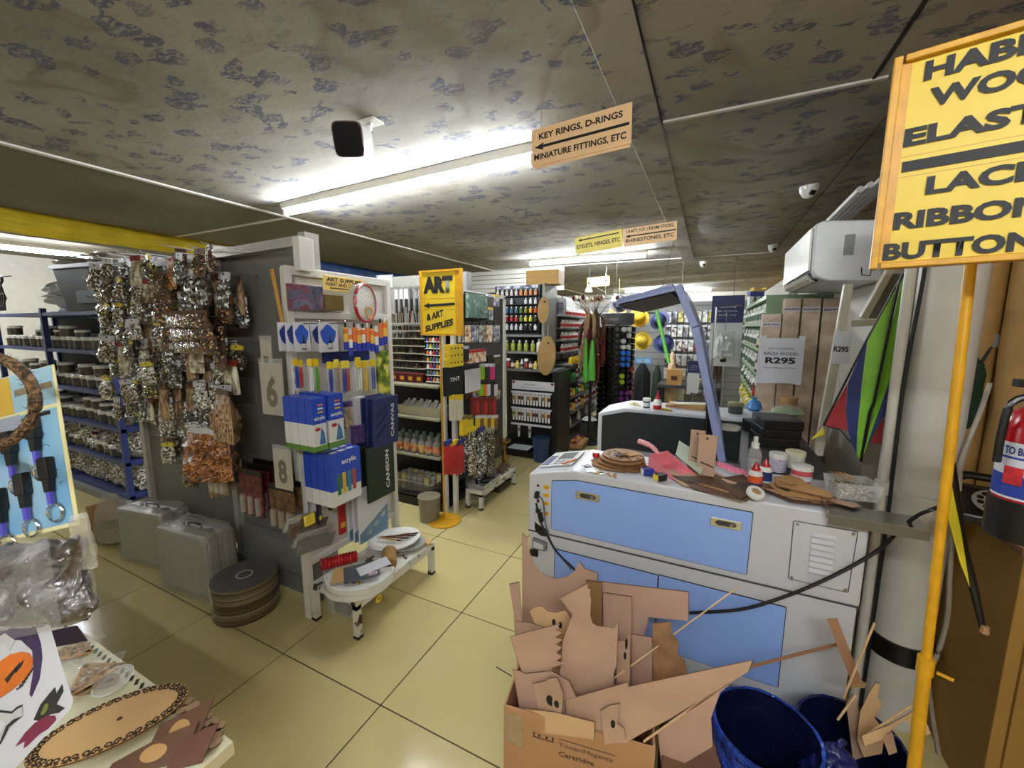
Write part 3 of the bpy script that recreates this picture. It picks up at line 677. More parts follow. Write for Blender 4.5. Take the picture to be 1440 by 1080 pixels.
for i in range(8):
    x, y = [(832,662),(842,664),(850,660),(846,668),(856,668),(838,670),(828,667),(862,672)][i]
    pts = [(-.025,-.004),(-.01,-.007),(.012,-.003),(.026,-.006),(.024,.004),(.004,.006),(-.018,.004)]
    solo('ply_offcut', sheet([(a*R.uniform(.7,1.1),b*R.uniform(.8,1.4)) for a,b in pts], .003), CUT if i%3 else PLASTIC_W, f'{nth(i)} small ply offcut from the left below the round stack', 'offcut', (P2(x,y)[0],max(1.545,P2(x,y)[1]),.944), R.uniform(0,3), 'ply offcuts by the disc stack')
# pink dustpan
dp = thing('dustpan', 'pink plastic dustpan lying on the laser cutter', 'dustpan', P2(942,664,.9435), -2.2)
pk_ = [(-.055,-.06),(.055,-.06),(.06,.075),(-.06,.075)]
MB().prism([(x,y,.0005 if y>0 else .006) for x,y in pk_], None, (0,0,.003)).build('pan', PINK, dp)
MB().prism([(-.055,-.06,.005),(-.06,.075,0),(-.06,.075,.008),(-.055,-.06,.062)], None, (.003,0,0)).build('pan_wall', PINK, dp)
MB().prism([(.052,-.06,.005),(.057,.075,0),(.057,.075,.008),(.052,-.06,.062)], None, (.003,0,0)).build('pan_wall', PINK, dp)
MB().box(-.055,-.062,.004,.055,-.058,.064).build('pan_wall', PINK, dp)
MB().tube(sm([(0,-.06,.055),(0,-.08,.07),(0,-.11,.082),(0,-.17,.085)],4), [.008]*4+[.010]*5+[.012]*4, 8).build('handle', M('pink_pale',(226,160,164),.35), dp, smooth=True)
for i,(x,y,c,l) in enumerate(((910,664,(46,56,140),'small blue printed box beside the pink dustpan'),(928,672,(28,26,34),'small dark box with yellow end in front of the dustpan'))):
    b_ = thing('small_box', l, 'box', P2(x,y+3), .5+.3*i)
    MB().box(-.02,-.014,0,.022,.014,.024).build('carton', M(f'sb{i}',c,.4,var=.3,scale=60), b_, bevel=.001); MB().box(-.0215,-.0135,.001,-.02,.0135,.023).build('end_flap', [WHITE,M('flap_yellow',(226,196,50),.4)][i], b_)
# tall tags leaning and flat sheets
def tagboard(x, y, wdt, h, rot, label, cut):
    t = thing('mdf_tag', label, 'board', P2(x,y), rot, 'tall fibreboard tags')
    MB().box(-wdt/2,-.0016,0,wdt/2,.0016,h).build('board', MDF, t)
    MB().box(-wdt/2-.0004,-.0012,-.0,wdt/2+.0004,.0012,h+.0006).build('scorched_edge', MDFD, t)
    MB().lathe([(.0045,0),(.0045,.0006)], 10, (-.002,-.0022,h*.91), 'y').build('hole', BLACKINK, t)
    MB().bar((wdt*.42,-.002,h*.26),(-wdt*.3,-.002,h*.34),.0006,.005,up=(0,0,1)).build('slot', BLACKINK, t)
    return t
tagboard(977,662,.054,.165,(-.14,.02,0),'taller fibreboard tag with a round hole leaning on the lid',0)
tagboard(991,671,.064,.165,(-.12,.01,-.05),'wider front fibreboard tag with a round hole and slot',0)
for i,(pts,l) in enumerate((
    ([(905,650),(925,650)],''),)):
    pass
def flat(pxs, z, th, mat, label, cat='sheet', name='mdf_sheet', group=None):
    q = [P2(x,y,z) for x,y in pxs]; c = sum((Vector(p) for p in q), Vector())/len(q)
    t = thing(name, label, cat, (c.x,c.y,z), 0, group)
    MB().prism([(p[0]-c.x,p[1]-c.y,0) for p in q], None, (0,0,th)).build('sheet', mat, t)
    MB().prism([((p[0]-c.x)*1.005,(p[1]-c.y)*1.005,th*.2) for p in q], None, (0,0,th*.6)).build('scorched_edge', MDFD, t)
    return t
flat([(935,668),(1000,662),(1060,690),(1045,702),(960,684)], .944, .004, MDF, 'bottom brown fibreboard sheet under the dustpan')
s2 = flat([(955,672),(1008,668),(1062,694),(1050,706),(975,688)], .949, .003, MDFD, 'dark scalloped sheet of cut arches on the fibreboard')
for k in range(9): MB().lathe([(.008,0),(.008,.001)], 10, (-.07+.017*k,.0-.007*k,.0032), sx=1.2, sy=.7).build('cut_hole', CUT, s2)
flat([(996,646),(955,620),(950,640),(985,668)], .98, .002, M('pale_green_card',(168,176,150),.6), 'pale green card behind the pink dustpan', 'card', 'paper_card')
flat([(1000,675),(1045,668),(1075,690),(1040,702)], .953, .003, CUTD, 'charred cut sheet beside the glue bottle')
pd = thing('pink_cutout', 'speckled pink cut-out shape by the spray bottle', 'cut-out', P2(1030,665,.957), .4)
MB().prism([(-.05,.03,.02),(-.03,.005,.012),(0,-.012,.004),(.05,-.02,0),(.05,-.005,0),(.01,.01,.01),(-.03,.035,.02)], None, (0,.004,.012)).build('cutout', M('pink_speckle',(226,120,150),.4,var=.35,scale=120), pd)
def fullbottle(name, loc, label, prof, parts, mat, n=16):
    t = thing(name, label, 'bottle', loc); MB().lathe(prof, n).build('body', mat, t, smooth=True)
    for nm, pr, m in parts: MB().lathe(pr, n).build(nm, m, t, smooth=True)
    return t
spray = fullbottle('spray_bottle', P2(1059,664,.945), 'clear spray bottle with a white pump on the machine', [(.024,0),(.026,.004),(.026,.075),(.02,.098),(.012,.105)],
    [('water',[(.0235,.003),(.0235,.05)],M('water',(190,196,196),.05,alpha=.3)),('pump_collar',[(.0145,.1),(.0145,.122)],PLASTIC_W),('pump_head',[(.0085,.122),(.0085,.145),(.006,.147)],PLASTIC_W)], CLEAR)
def glue(loc, sc, label, band):
    t = fullbottle('glue_bottle', loc, label, [(.022,0),(.024,.004),(.024,.045),(.02,.055),(.012,.062)],
      [('paper_label',[(.0244,.006),(.0244,.042)],M('label_orange',(214,92,40),.5) if band else M('label_blue',(36,46,96),.5)),('label_band',[(.0247,.006),(.0247,.016)],M('navy_card')),('cap_base',[(.016,.06),(.014,.068)],RED),('nozzle',[(.012,.068),(.003,.09)],RED)], M('glue_white',(222,220,212),.35))
    t.scale = (sc,)*3; return t
glue(P2(1061,683), 1.0, 'squat glue bottle with red cap and orange label', 1)
glue(P2(1075,676), .95, 'glue bottle with thin red nozzle behind the squat one', 0)
def tub(loc, r, h, mat, lid, label, lm=None):
    t = thing('tub', label, 'tub', loc); MB().lathe([(r*.92,0),(r,.004),(r,h*.74)], 20).build('body', mat, t, smooth=True)
    MB().lathe([(r*1.07,h*.74),(r*1.07,h*.97),(r*1.0,h)], 20).build('lid', lid, t, smooth=True)
    if lm: MB().lathe([(r*1.012,h*.12),(r*1.012,h*.42)], 20).build('paper_label', lm, t, smooth=True)
    return t
tub(P2(1093,662,.945), .031, .075, M('lilac_glitter',(190,184,200),.3,var=.3,scale=150), PLASTIC_W, 'white-lidded tub of lilac glitter, left of the tubs')
tub(P2(1117,657,.945), .034, .07, M('cream_tub',(206,204,190),.4), M('lid_cream',(220,216,180),.4), 'cream-lidded tub standing behind the two front tubs')
tub(P2(1126,676,.945), .034, .062, M('pink_paste',(198,84,96),.35), PLASTIC_W, 'white-lidded tub of pink paste at the front', PAPER)
lr = thing('tape_roll', 'white roll of tape lying at the machine edge', 'tape', P2(1061,696,.962), (.35,.25,0))
ring = MB(); 
ring.lathe([(.015,0),(.026,0),(.027,.002),(.027,.016),(.026,.018),(.015,.018),(.015,0)], 22); ring.build('tape', PLASTIC_W, lr, smooth=True)
MB().lathe([(.0145,.001),(.0145,.017)], 16).build('core', CARD, lr, smooth=True)
for i,(pts,l) in enumerate((([(1078,692),(1120,684),(1168,700),(1165,712),(1110,706)],'lowest plate of the cut-out pile beside the tape'),
        ([(1080,682),(1110,676),(1172,700),(1160,706),(1100,698)],'second plate of the cut-out pile beside the tape'),
        ([(1088,672),(1120,668),(1135,682),(1170,694),(1168,702),(1125,692),(1092,684)],'violin-shaped plate on top of the cut-out pile'))):
    flat(pts, .947+.008*i, .004, [CUTD,CUT,CUT][i], l, 'cut-out', 'ply_cutout', 'ply cut-outs beside the tape roll')
ov = thing('ply_oval', 'small oval ply plaque lying on the violin-shaped plate', 'plaque', P2(1107,679,.969), -.5)
sheet([(x*1.0,y*.55) for x,y in disc_poly(.026,20)], .004).build('plaque', CUT, ov); MB().prism([(x*1.02,y*.56,.001) for x,y in disc_poly(.026,20)], None, (0,0,.002)).build('scorched_edge', CUTD, ov)
# clear container and metal channel
cb = thing('clear_container', 'clear plastic food container of bits at the machine corner', 'container', P2(1196,697,.955), .15)
def opentub(w0,d0,w1,d1,h,th=.002):
    a = [(-w0/2,-d0/2,0),(w0/2,-d0/2,0),(w0/2,d0/2,0),(-w0/2,d0/2,0)]; b = [(-w1/2,-d1/2,h),(w1/2,-d1/2,h),(w1/2,d1/2,h),(-w1/2,d1/2,h)]
    return MB().add(a+b, [(0,3,2,1),(0,1,5,4),(1,2,6,5),(2,3,7,6),(3,0,4,7)])
o_ = opentub(.11,.09,.13,.11,.055).build('tub', CLEAR, cb); s_ = o_.modifiers.new('s','SOLIDIFY'); s_.thickness = .0015
MB().obox((0,0,.02),(.095,.075,.03),Euler((.05,.05,0))).build('contents', ramp_mat('glitter_bits',[(0,(60,50,36)),(.4,(150,136,96)),(.75,(220,214,190))],180,.15), cb)
MB().bar((-.065,-.055,.056),(.065,-.055,.056),.004,.003).build('rim', CLEAR, cb)
for i in range(4): MB().bar((-.03+.014*i,-.02,.06),(-.05+.014*i,.04,.066),.004,.002).build('stick', CUT, cb)
mc = thing('metal_channel', 'dull metal channel lying across the machine corner', 'metal channel', (0,0,.0))
a, b = Vector(P2(1172,716,.935)), Vector(P2(1290,740,.935))
a = Vector((.365,1.505,.944)); b = Vector((.595,1.50,.944))
MB().box(.365,1.50,.944,.60,1.60,.947).build('web', STEEL, mc); MB().box(.365,1.50,.914,.60,1.503,.944).build('flange', M('dull_steel',(120,118,112),.4,.6), mc); MB().box(.36,1.50,.944,.365,1.6,.962).build('end_lip', STEEL, mc)
# things on the rear part
bk = [('black_box', 'stack of flat black cartons behind the white-lidded tubs')]
for i in range(3):
    t = thing('flat_carton', ['lowest black flat carton of the stack behind the tubs','middle black flat carton of the stack behind the tubs','top black flat carton of the stack behind the tubs'][i], 'carton', (.318+.004*i,2.38,.941+.045*i), .12+.03*i, 'black flat cartons')
    MB().box(-.085,-.10,0,.085,.10,.043).build('carton', BLACK, t, bevel=.002); MB().box(-.06,-.06,.043,.05,.04,.0436).build('print', M('carton_print',(66,66,70),.4,var=.4,scale=40), t)
t = thing('round_cover', 'dusty white round cover lying behind the spray bottle', 'cover', (.12,2.40,.9845)); MB().lathe([(.052,0),(.055,.006),(.055,.016),(.05,.018)], 24).build('lid', M('dusty_white',(178,176,164),.5), t, smooth=True); MB().lathe([(.042,.018),(.042,.0195)], 24).build('lid_recess', M('dusty_white'), t)
t = thing('bucket', 'squat dark tub under the dusty bucket lid', 'bucket', (.12+.18,2.5,.941)); MB().lathe([(.045,0),(.05,.042)], 20).build('body', DGREY, t, smooth=True); MB().lathe([(.052,.036),(.052,.043)], 20).build('rim', BLACK, t)
t = thing('dusty_jar', 'dusty lidded jar beside the blue lid frame', 'jar', (.17,2.86,.986)); MB().lathe([(.04,0),(.042,.05)], 18).build('body', DGREY, t, smooth=True); MB().lathe([(.046,.05),(.046,.066),(.042,.069)], 18).build('lid', M('khaki_lid',(128,124,92),.5), t, smooth=True)
t = thing('wrapped_bowl', 'clear-wrapped green plate on the table before the cartons', 'plate', (.45,2.93,.986)); MB().lathe([(.05,0),(.085,.02),(.08,.022)], 20).build('plate', M('leaf_green',(70,170,60),.4), t, smooth=True); MB().lathe([(.09,.021),(.07,.05),(.02,.066)], 20).build('wrap', WRAP, t, smooth=True)
for i in range(3):
    t = thing('paper_tube_lid', ['lowest brown round box before the balsa cartons','middle brown round box before the balsa cartons','top brown round box before the balsa cartons'][i], 'round box', (.475,3.085,.986+.031*i), 0, 'brown round boxes'); MB().lathe([(.05,0),(.05,.018)], 20).build('box', CARD, t, smooth=True); MB().lathe([(.053,.016),(.053,.03)], 20).build('lid', CARD, t, smooth=True)
bb = MB(); bb.lathe([(.03,0),(.05,.02),(.035,.06),(.012,.075),(.02,.09)], 14)
solo('blue_bag', bb, M('blue_film',(60,120,176),.2,bump=.8,bscale=30), 'small blue plastic bag before the green shelf', 'bag', (.28,3.0,.986), smooth=True)
t = thing('black_case', 'long black tool case lying behind the flat cartons', 'case', (.30,2.60,.941), .35); MB().box(-.10,-.045,0,.10,.045,.07).build('case', BLACK, t, bevel=.006); MB().tube([(-.03,-.05,.05),(-.02,-.065,.055),(.02,-.065,.055),(.03,-.05,.05)],.005,6).build('handle', DGREY, t)
# things on the far housing
ZF = .986
def FP(x, y): v = at(x,y,Z=ZF); return (v.x, max(2.74,v.y), ZF)
t = thing('straw_nest', 'small nest of straw on the far end of the machine', 'straw', FP(893,572)); 
for i in range(26):
    a = R.uniform(0,6.3); rr = R.uniform(.02,.05); MB().tube([(0,0,.006+.001*i),(rr*.6*math.cos(a),rr*.6*math.sin(a),.012+R.uniform(0,.014)),(rr*math.cos(a+.4),rr*math.sin(a+.4),.005+R.uniform(0,.02))], .0012, 4).build('straw', M('straw',(206,184,110),.6), t)
t = thing('white_pot', 'dark jar with a white lid on the far end of the machine', 'jar', FP(909,573)); MB().lathe([(.022,0),(.023,.045)], 16).build('body', BLACK, t, smooth=True); MB().lathe([(.026,.045),(.026,.062),(.024,.064)], 16).build('lid', PLASTIC_W, t, smooth=True); MB().lathe([(.0233,.01),(.0233,.035)], 16).build('paper_label', PAPER, t)
t = thing('wood_glue', 'white glue bottle with red label and tall red nozzle', 'bottle', FP(924,577)); MB().lathe([(.024,0),(.026,.004),(.026,.06),(.014,.075)], 16).build('body', PLASTIC_W, t, smooth=True); MB().lathe([(.0264,.008),(.0264,.035)],16).build('paper_label', RED, t); MB().lathe([(.016,.074),(.015,.09),(.006,.10),(.003,.13)],12).build('nozzle', RED, t, smooth=True)
t = thing('craft_knife', 'yellow craft knife lying on the far end of the machine', 'knife', FP(938,577), -.5); MB().box(-.045,-.008,0,.03,.008,.012).build('handle', YELLOW, t, bevel=.003); MB().prism([(.03,-.006,.005),(.06,-.002,.005),(.03,.006,.005)],None,(0,0,.001)).build('blade', STEEL, t)
flat_z = ZF
for i in range(4):
    solo('plywood_offcut', sheet([(-.12+.02*i,-.05),(.12,-.06+.01*i),(.13,.05),(-.10,.06-.01*i)], .004+.012*(i==0)), [CARD,WOODL,WOODL,M('white_ply',(222,214,190),.6)][i], ['thick carton piece under the ply sheets by the lid','lower ply sheet on the far end of the machine','upper ply sheet on the far end of the machine','white sheet topmost beside the blue lid frame'][i], 'sheet', (-.12,2.92,ZF+[0,.017,.022,.027][i]), .1*i-.1, 'sheets by the blue lid')
t = thing('blue_crate', 'dark blue plastic crate behind the machine lid', 'crate', (-.06,3.22,.70)); o = opentub(.26,.2,.3,.22,.26).build('crate', M('crate_blue',(28,40,120),.4), t); o.modifiers.new('s','SOLIDIFY').thickness = .004; MB().box(-.15,-.11,.25,.15,-.105,.265).build('rim', M('crate_blue'), t)
t = thing('side_table', 'low grey table behind the machine carrying the blue crate', 'table', (-.06,3.22,0)); MB().box(-.2,-.13,.67,.2,.2,.699).build('table_top', GREYM, t)
for x in (-.18,.18):
    for y in (-.11,.17): MB().box(x-.015,y-.015,0,x+.015,y+.015,.67).build('leg', GREYM, t)

# scorched cut-outs strewn along the machine top
for i in range(16):
    x = [-.25,-.19,-.10,-.05,.02,.06,.10,.13,.20,.24,.27,.31,.34,.38,.41,.30][i]; y = 1.60+R.uniform(-.035,.1); n_ = R.choice([4,5,6])
    pts = [(R.uniform(.03,.075)*math.cos(2*math.pi*k/n_+R.uniform(-.3,.3)), R.uniform(.02,.045)*math.sin(2*math.pi*k/n_+R.uniform(-.3,.3))) for k in range(n_)]
    z = .944+.0025*(i%4)+(.004 if x > -.02 else 0)
    t = thing('burnt_cutout', f'{nth(i)} scorched ply cut-out from the left along the machine top', 'cut-out', (x,max(1.595,y),z), (R.uniform(-.05,.05),R.uniform(-.05,.05),R.uniform(-.5,.5)), 'scorched cut-outs on the machine')
    sheet(pts, .003).build('sheet', [M('disc_ply'),CUTD,MDF,M('char_ply',(54,38,26),.8,var=.3)][i%4], t); MB().prism([(a*1.03,b*1.03,.0006) for a,b in pts], None, (0,0,.0018)).build('scorched_edge', CUTD, t)
# ================================================================ first rack: bead bags along its side
YP = 1.46
PEG = M('pegboard_grey', (150,148,140), .6, var=.1)
def peg_mat(name, col=(206,204,196), pitch=.025):
    if name in MC: return MC[name]
    m = M(name, col, .55, var=.05); nt = m.node_tree; b = nt.nodes['Principled BSDF']
    tc = nt.nodes.new('ShaderNodeTexCoord'); v = nt.nodes.new('ShaderNodeTexVoronoi'); v.inputs['Scale'].default_value = 1/pitch; v.inputs['Randomness'].default_value = 0
    nt.links.new(tc.outputs['Object'], v.inputs['Vector'])
    r = nt.nodes.new('ShaderNodeValToRGB'); r.color_ramp.elements[0].position = .16; r.color_ramp.elements[0].color = (.02,.02,.02,1); r.color_ramp.elements[1].position = .2; r.color_ramp.elements[1].color = (1,1,1,1)
    nt.links.new(v.outputs['Distance'], r.inputs[0])
    mixn = nt.nodes.new('ShaderNodeMix'); mixn.data_type = 'RGBA'; mixn.blend_type = 'MULTIPLY'; mixn.inputs[0].default_value = 1
    src = b.inputs['Base Color'].links[0].from_socket
    nt.links.new(src, mixn.inputs[6]); nt.links.new(r.outputs[0], mixn.inputs[7]); nt.links.new(mixn.outputs[2], b.inputs['Base Color'])
    return m
g1 = thing('bead_rack', 'grey pegboard rack hung densely with bags of beads and trimmings', 'rack', (0,0,0))
MB().box(-3.72,YP,.12,-1.84,YP+.02,1.93).build('pegboard', peg_mat('peg_dark',(116,114,107)), g1)
for x in (-3.70,-2.62,-1.85):
    MB().box(x-.025,YP-.03,0,x+.025,YP+.05,1.98).build('upright', M('upright_pale',(168,166,158),.5), g1)
MB().box(-3.72,YP-.03,1.90,-2.66,YP+.03,1.945).build('top_rail', WHITE, g1)
MB().prism([(-2.62,YP-.05,1.90),(-2.62,YP-.05,1.945),(-1.78,YP-.10,1.945),(-1.78,YP-.10,1.90)], None, (0,.06,0)).build('top_rail', M('alu_rail',(186,184,176),.35,.5), g1)
MB().box(-3.72,YP-.05,.0,-1.86,YP-.02,.10).build('plinth', GREYM, g1)
MB().box(-2.62,YP-.16,.655,-1.85,YP,.69).build('ledge', GREYM, g1)
MB().box(-2.55,YP-.06,.12,-1.86,YP-.01,.30).build('kick_board', GREYM, g1)
MB().box(-1.80,1.34,1.78,-1.755,1.42,1.935).build('rail_end', WHITE, g1, bevel=.003)
# header-card materials
HY = M('tag_yellow', (222,204,70), .45, var=.12, scale=30); HR = M('tag_red', (140,44,40), .45); HW = PAPER; HB = M('tag_brown', (96,66,44), .5)
NAT = ramp_mat('beads_natural', [(0,(34,26,18)),(.3,(98,80,56)),(.6,(166,150,120)),(.8,(240,238,228))], 120, .12, 1., film=True)
DRK = ramp_mat('beads_dark', [(0,(16,12,10)),(.5,(52,36,25)),(.75,(104,78,54)),(.92,(226,220,204))], 110, .1, 1., film=True)
AMB = ramp_mat('beads_amber', [(0,(30,16,10)),(.4,(78,44,22)),(.7,(128,78,40)),(.92,(220,190,140))], 110, .1, 1., film=True)
SHE = ramp_mat('shells', [(0,(70,62,48)),(.3,(140,130,106)),(.55,(200,194,178)),(.8,(252,252,248))], 100, .1, 1., film=True)
OLV = ramp_mat('beads_olive', [(0,(24,24,14)),(.4,(74,72,44)),(.7,(128,122,84)),(.9,(206,198,90))], 110, .12, 1., film=True)
STK = ramp_mat('sticks', [(.3,(60,36,22)),(.45,(136,94,60)),(.6,(196,170,130))], 60, .3, .8, 'noise', stretch=(3,3,.25))
RAF = ramp_mat('raffia', [(.35,(70,34,16)),(.48,(150,84,36)),(.6,(206,146,84))], 30, .25, 1., 'noise', lo=2., film=True)
GLS = ramp_mat('glass_pieces', [(0,(26,26,26)),(.4,(80,82,78)),(.65,(150,154,148)),(.82,(248,250,248))], 90, .05, 1., film=True)
def pouch_mesh(w, h, th, seed, mat, lump=.35, nx=7, nz=8):
    rr = random.Random(seed); vs = []; fs = []
    for s in (-1, 1):
        for j in range(nz+1):
            for i in range(nx+1):
                u, v = i/nx*2-1, j/nz
                t = max(0., (1-u*u))**.5*max(0., 1-abs(v*2-.82)**3*.75 if v < .91 else .12)
                x = u*w/2*(1-.08*v)+rr.uniform(-.02,.02)*w; z = -v*0+(-h+v*h)+rr.uniform(-.015,.015)*h
                vs.append((x, s*th/2*t*(1+rr.uniform(-lump,lump)), z))
    n = (nx+1)*(nz+1)
    for s in (0, 1):
        for j in range(nz):
            for i in range(nx):
                a = s*n+j*(nx+1)+i; q = (a, a+1, a+nx+2, a+nx+1); fs.append(q if s else q[::-1])
    ed = [i for i in range(nx+1)]+[(j+1)*(nx+1)-1 for j in range(1,nz+1)]+[nz*(nx+1)+i for i in range(nx-1,-1,-1)]+[j*(nx+1) for j in range(nz-1,0,-1)]
    for k in range(len(ed)): a, b = ed[k], ed[(k+1)%len(ed)]; fs.append((a, b, n+b, n+a))
    return MB().add(vs, fs).mesh('pouch', mat, True)
def make_bag(name, w, h, th, mat, head, seed, lump=.35, hh=.03):
    t = thing(name, 'x', 'bag')
    p = put('pouch', pouch_mesh(w, h, th, seed, mat, lump), t)
    hd = MB().box(-w*.46,-.004,-.004,w*.46,.004,hh*.9) if head is not HY else MB().prism([(-w*.4,-.005,0),(w*.4,-.005,0),(w*.46,-.005,hh*.6),(0,-.005,hh),(-w*.46,-.005,hh*.6)], None, (0,.01,0))
    hd.build('header_card', head, t)
    MB().lathe([(.005,0),(.005,.012)], 8, (0,-.006,hh*.55), 'y').build('hang_hole', BLACKINK, t)
    return t
KIND = [('natural beads',NAT,HW,.10,.12,.05),('dark beads',DRK,HB,.10,.11,.05),('white shells',SHE,HW,.105,.105,.055),('amber beads',AMB,HB,.10,.12,.05),('olive beads',OLV,HY,.105,.10,.055),
        ('glass drops',GLS,HW,.09,.13,.045),('natural rings',NAT,HY,.10,.105,.06),('brown sticks',STK,HB,.07,.17,.035),('dark buttons',DRK,HY,.10,.10,.05),('pale feathers',ramp_mat('feather',[(.35,(120,104,80)),(.5,(190,178,150)),(.62,(236,230,214))],26,.2,1.,'noise',stretch=(2,2,.5)),HR,.10,.15,.04),
        ('ivory beads',SHE,HY,.105,.11,.055),('red-brown cord',RAF,HR,.09,.13,.04)]
BAGS = [make_bag('bead_bag', w_, h_, t_, m_, hd_, k*7+1) for k,(n_,m_,hd_,w_,h_,t_) in enumerate(KIND)]
hook_m = MB().tube([(0,.0,0),(0,-.26,0),(0,-.275,.012)], .0028, 5).mesh('hook', STEEL)
def hook(parent, loc, rot=0):
    o = put('hook', hook_m, parent); o.location = loc; o.rotation_euler = (0,0,rot); return o
cols = [-3.56+.118*i for i in range(12)]; nb = 0
for r in range(11):
    z = 1.885-.118*r
    for c, x in enumerate(cols):
        px_ = x+R.uniform(-.02,.02); zz = z+R.uniform(-.022,.022)
        if r > 7 and (x < -3.05 or x > -2.45): continue
        if r == 10 and R.random() < .3: continue
        if x > -2.35 and r in (3,7,9): continue
        if x < -3.5 and (r > 6 or r < 1): continue
        hx = max(-3.69, px_)
        hook(g1, (hx, YP, zz+.03))
        if x > -2.75:   # amber and brown stock on the right-hand bay
            k = R.choice([3,3,1,5,11,3,1]) if r < 4 else R.choice([7,3,0,11,9,5,5,2])
        else:
            k = R.choice([0,2,4,5,6,8,10,1,0,2,9]) if r < 6 else R.choice([0,4,9,10,2,5,9,6,7])
        depth = R.uniform(.16,.25); nm = KIND[k][0]
        use(BAGS[k], (px_, YP-depth, zz), f'clear bag of {nm}, {nth(r)} hook row down, {nth(c)} from the left, bead rack', 'bags on the bead rack', (R.uniform(-.08,.08), R.uniform(-.12,.12), R.uniform(-.35,.35)), R.uniform(.9,1.2))
        if R.random() < .7:
            k2 = (k+R.choice([0,0,2,5]))%12
            use(BAGS[k2], (px_+R.uniform(-.01,.01), YP-depth+.075, zz-.01), f'clear bag of {KIND[k2][0]} behind the front bag, {nth(r)} row down, {nth(c)} from left', 'bags on the bead rack', (0, R.uniform(-.08,.08), R.uniform(-.3,.3)), R.uniform(.95,1.15))
        nb += 1
# wide amber strips, tangled raffia, stencil cards, ruler
for i in range(3):
    t = thing('trim_strip', ['upper wide amber bead strip across the brown bags','middle wide amber bead strip across the brown bags','lower wide amber bead strip across the brown bags'][i], 'bead strip', (-2.42+.03*i,1.17,1.585-.065*i), .1, 'amber strips')
    put('pouch', pouch_mesh(.34,.075,.06,90+i,AMB,.2), t); MB().box(-.16,-.004,-.004,.16,.004,.012).build('header_card', HB, t)
t = thing('raffia_bag', 'bag of tangled orange raffia low on the bead rack', 'bag', (-2.34,1.17,.96), .2); put('pouch', pouch_mesh(.30,.24,.16,77,RAF,.7,12,12), t); MB().box(-.1,-.004,-.01,.1,.004,.03).build('header_card', HW, t)
t = thing('raffia_bag', 'brown fibre bag above the tangled orange raffia', 'bag', (-2.22,1.2,1.17), -.2); put('pouch', pouch_mesh(.2,.24,.1,78,STK,.5,10,10), t); MB().box(-.08,-.004,-.01,.08,.004,.03).build('header_card', HB, t)
t = thing('wood_ruler', 'orange wooden slat hanging at the rack corner', 'slat', tuple(at(382,378,Y=1.25)), (.05,-.12,0)); MB().box(-.011,-.003,-.30,.011,.003,0).build('slat', M('orange_wood',(198,148,60),.5), t, bevel=.002); MB().lathe([(.003,0),(.003,.001)],8,(0,-.0042,-.012),'y').build('hole', BLACKINK, t)
SAND = M('stencil_card', (176,170,156), .5, var=.06)
def stencil(px, py, num, label, wd=.15, ht=.25):
    t = thing('number_stencil', label, 'stencil', tuple(at(px,py,Y=1.22)), .05, 'number stencils'); MB().box(-wd/2,-.003,-ht,wd/2,.003,0).build('card', SAND, t); words(t, num, wd*.5, ht*.6, (0,-.0034,-ht*.55), M('stencil_shadow',(112,104,90),.6), .04); MB().box(-wd/2,-.005,-.008,wd/2,.005,.02).build('header_card', CLEAR, t)
stencil(380,510,'6','large number six stencil card on the bead rack')
stencil(396,632,'8','smaller number eight stencil card below the six',.12,.2)
stencil(373,478,'1','long clear number one stencil beside the six',.07,.3)
for i,(px,py,m,l,wd,ht) in enumerate(((352,668,M('red_print',(90,34,40),.25,var=.5,scale=30),'dark red framed pack low on the bead rack',.17,.22),(396,690,M('brown_bottles',(96,70,44),.2,var=.5,scale=25),'brown bottle pack low at the rack corner',.17,.2),(305,655,M('tan_pack',(150,136,110),.3,var=.3),'bundle of pale packs behind the second suitcase',.15,.16))):
    for d in range(3):
        t = thing('hanging_pack', l+['',' second one back',' third one back'][d], 'pack', tuple(Vector(at(px,py,Y=1.22))+Vector((-.02*d,.05*d,.008*d))), .05, 'packs low on the bead rack'); MB().box(-wd/2,-.006,-ht,wd/2,.006,0).build('pack', m, t, bevel=.003); MB().box(-wd/2,-.003,0,wd/2,.003,.03).build('header_card', BLACK, t)
        for k in range(3): MB().tube([(-wd/3+wd/3*k,-.011,-ht*.92),(-wd/3+wd/3*k,-.011,-ht*.5)], wd*.09, 8).build('blister', CLEAR, t, smooth=True)
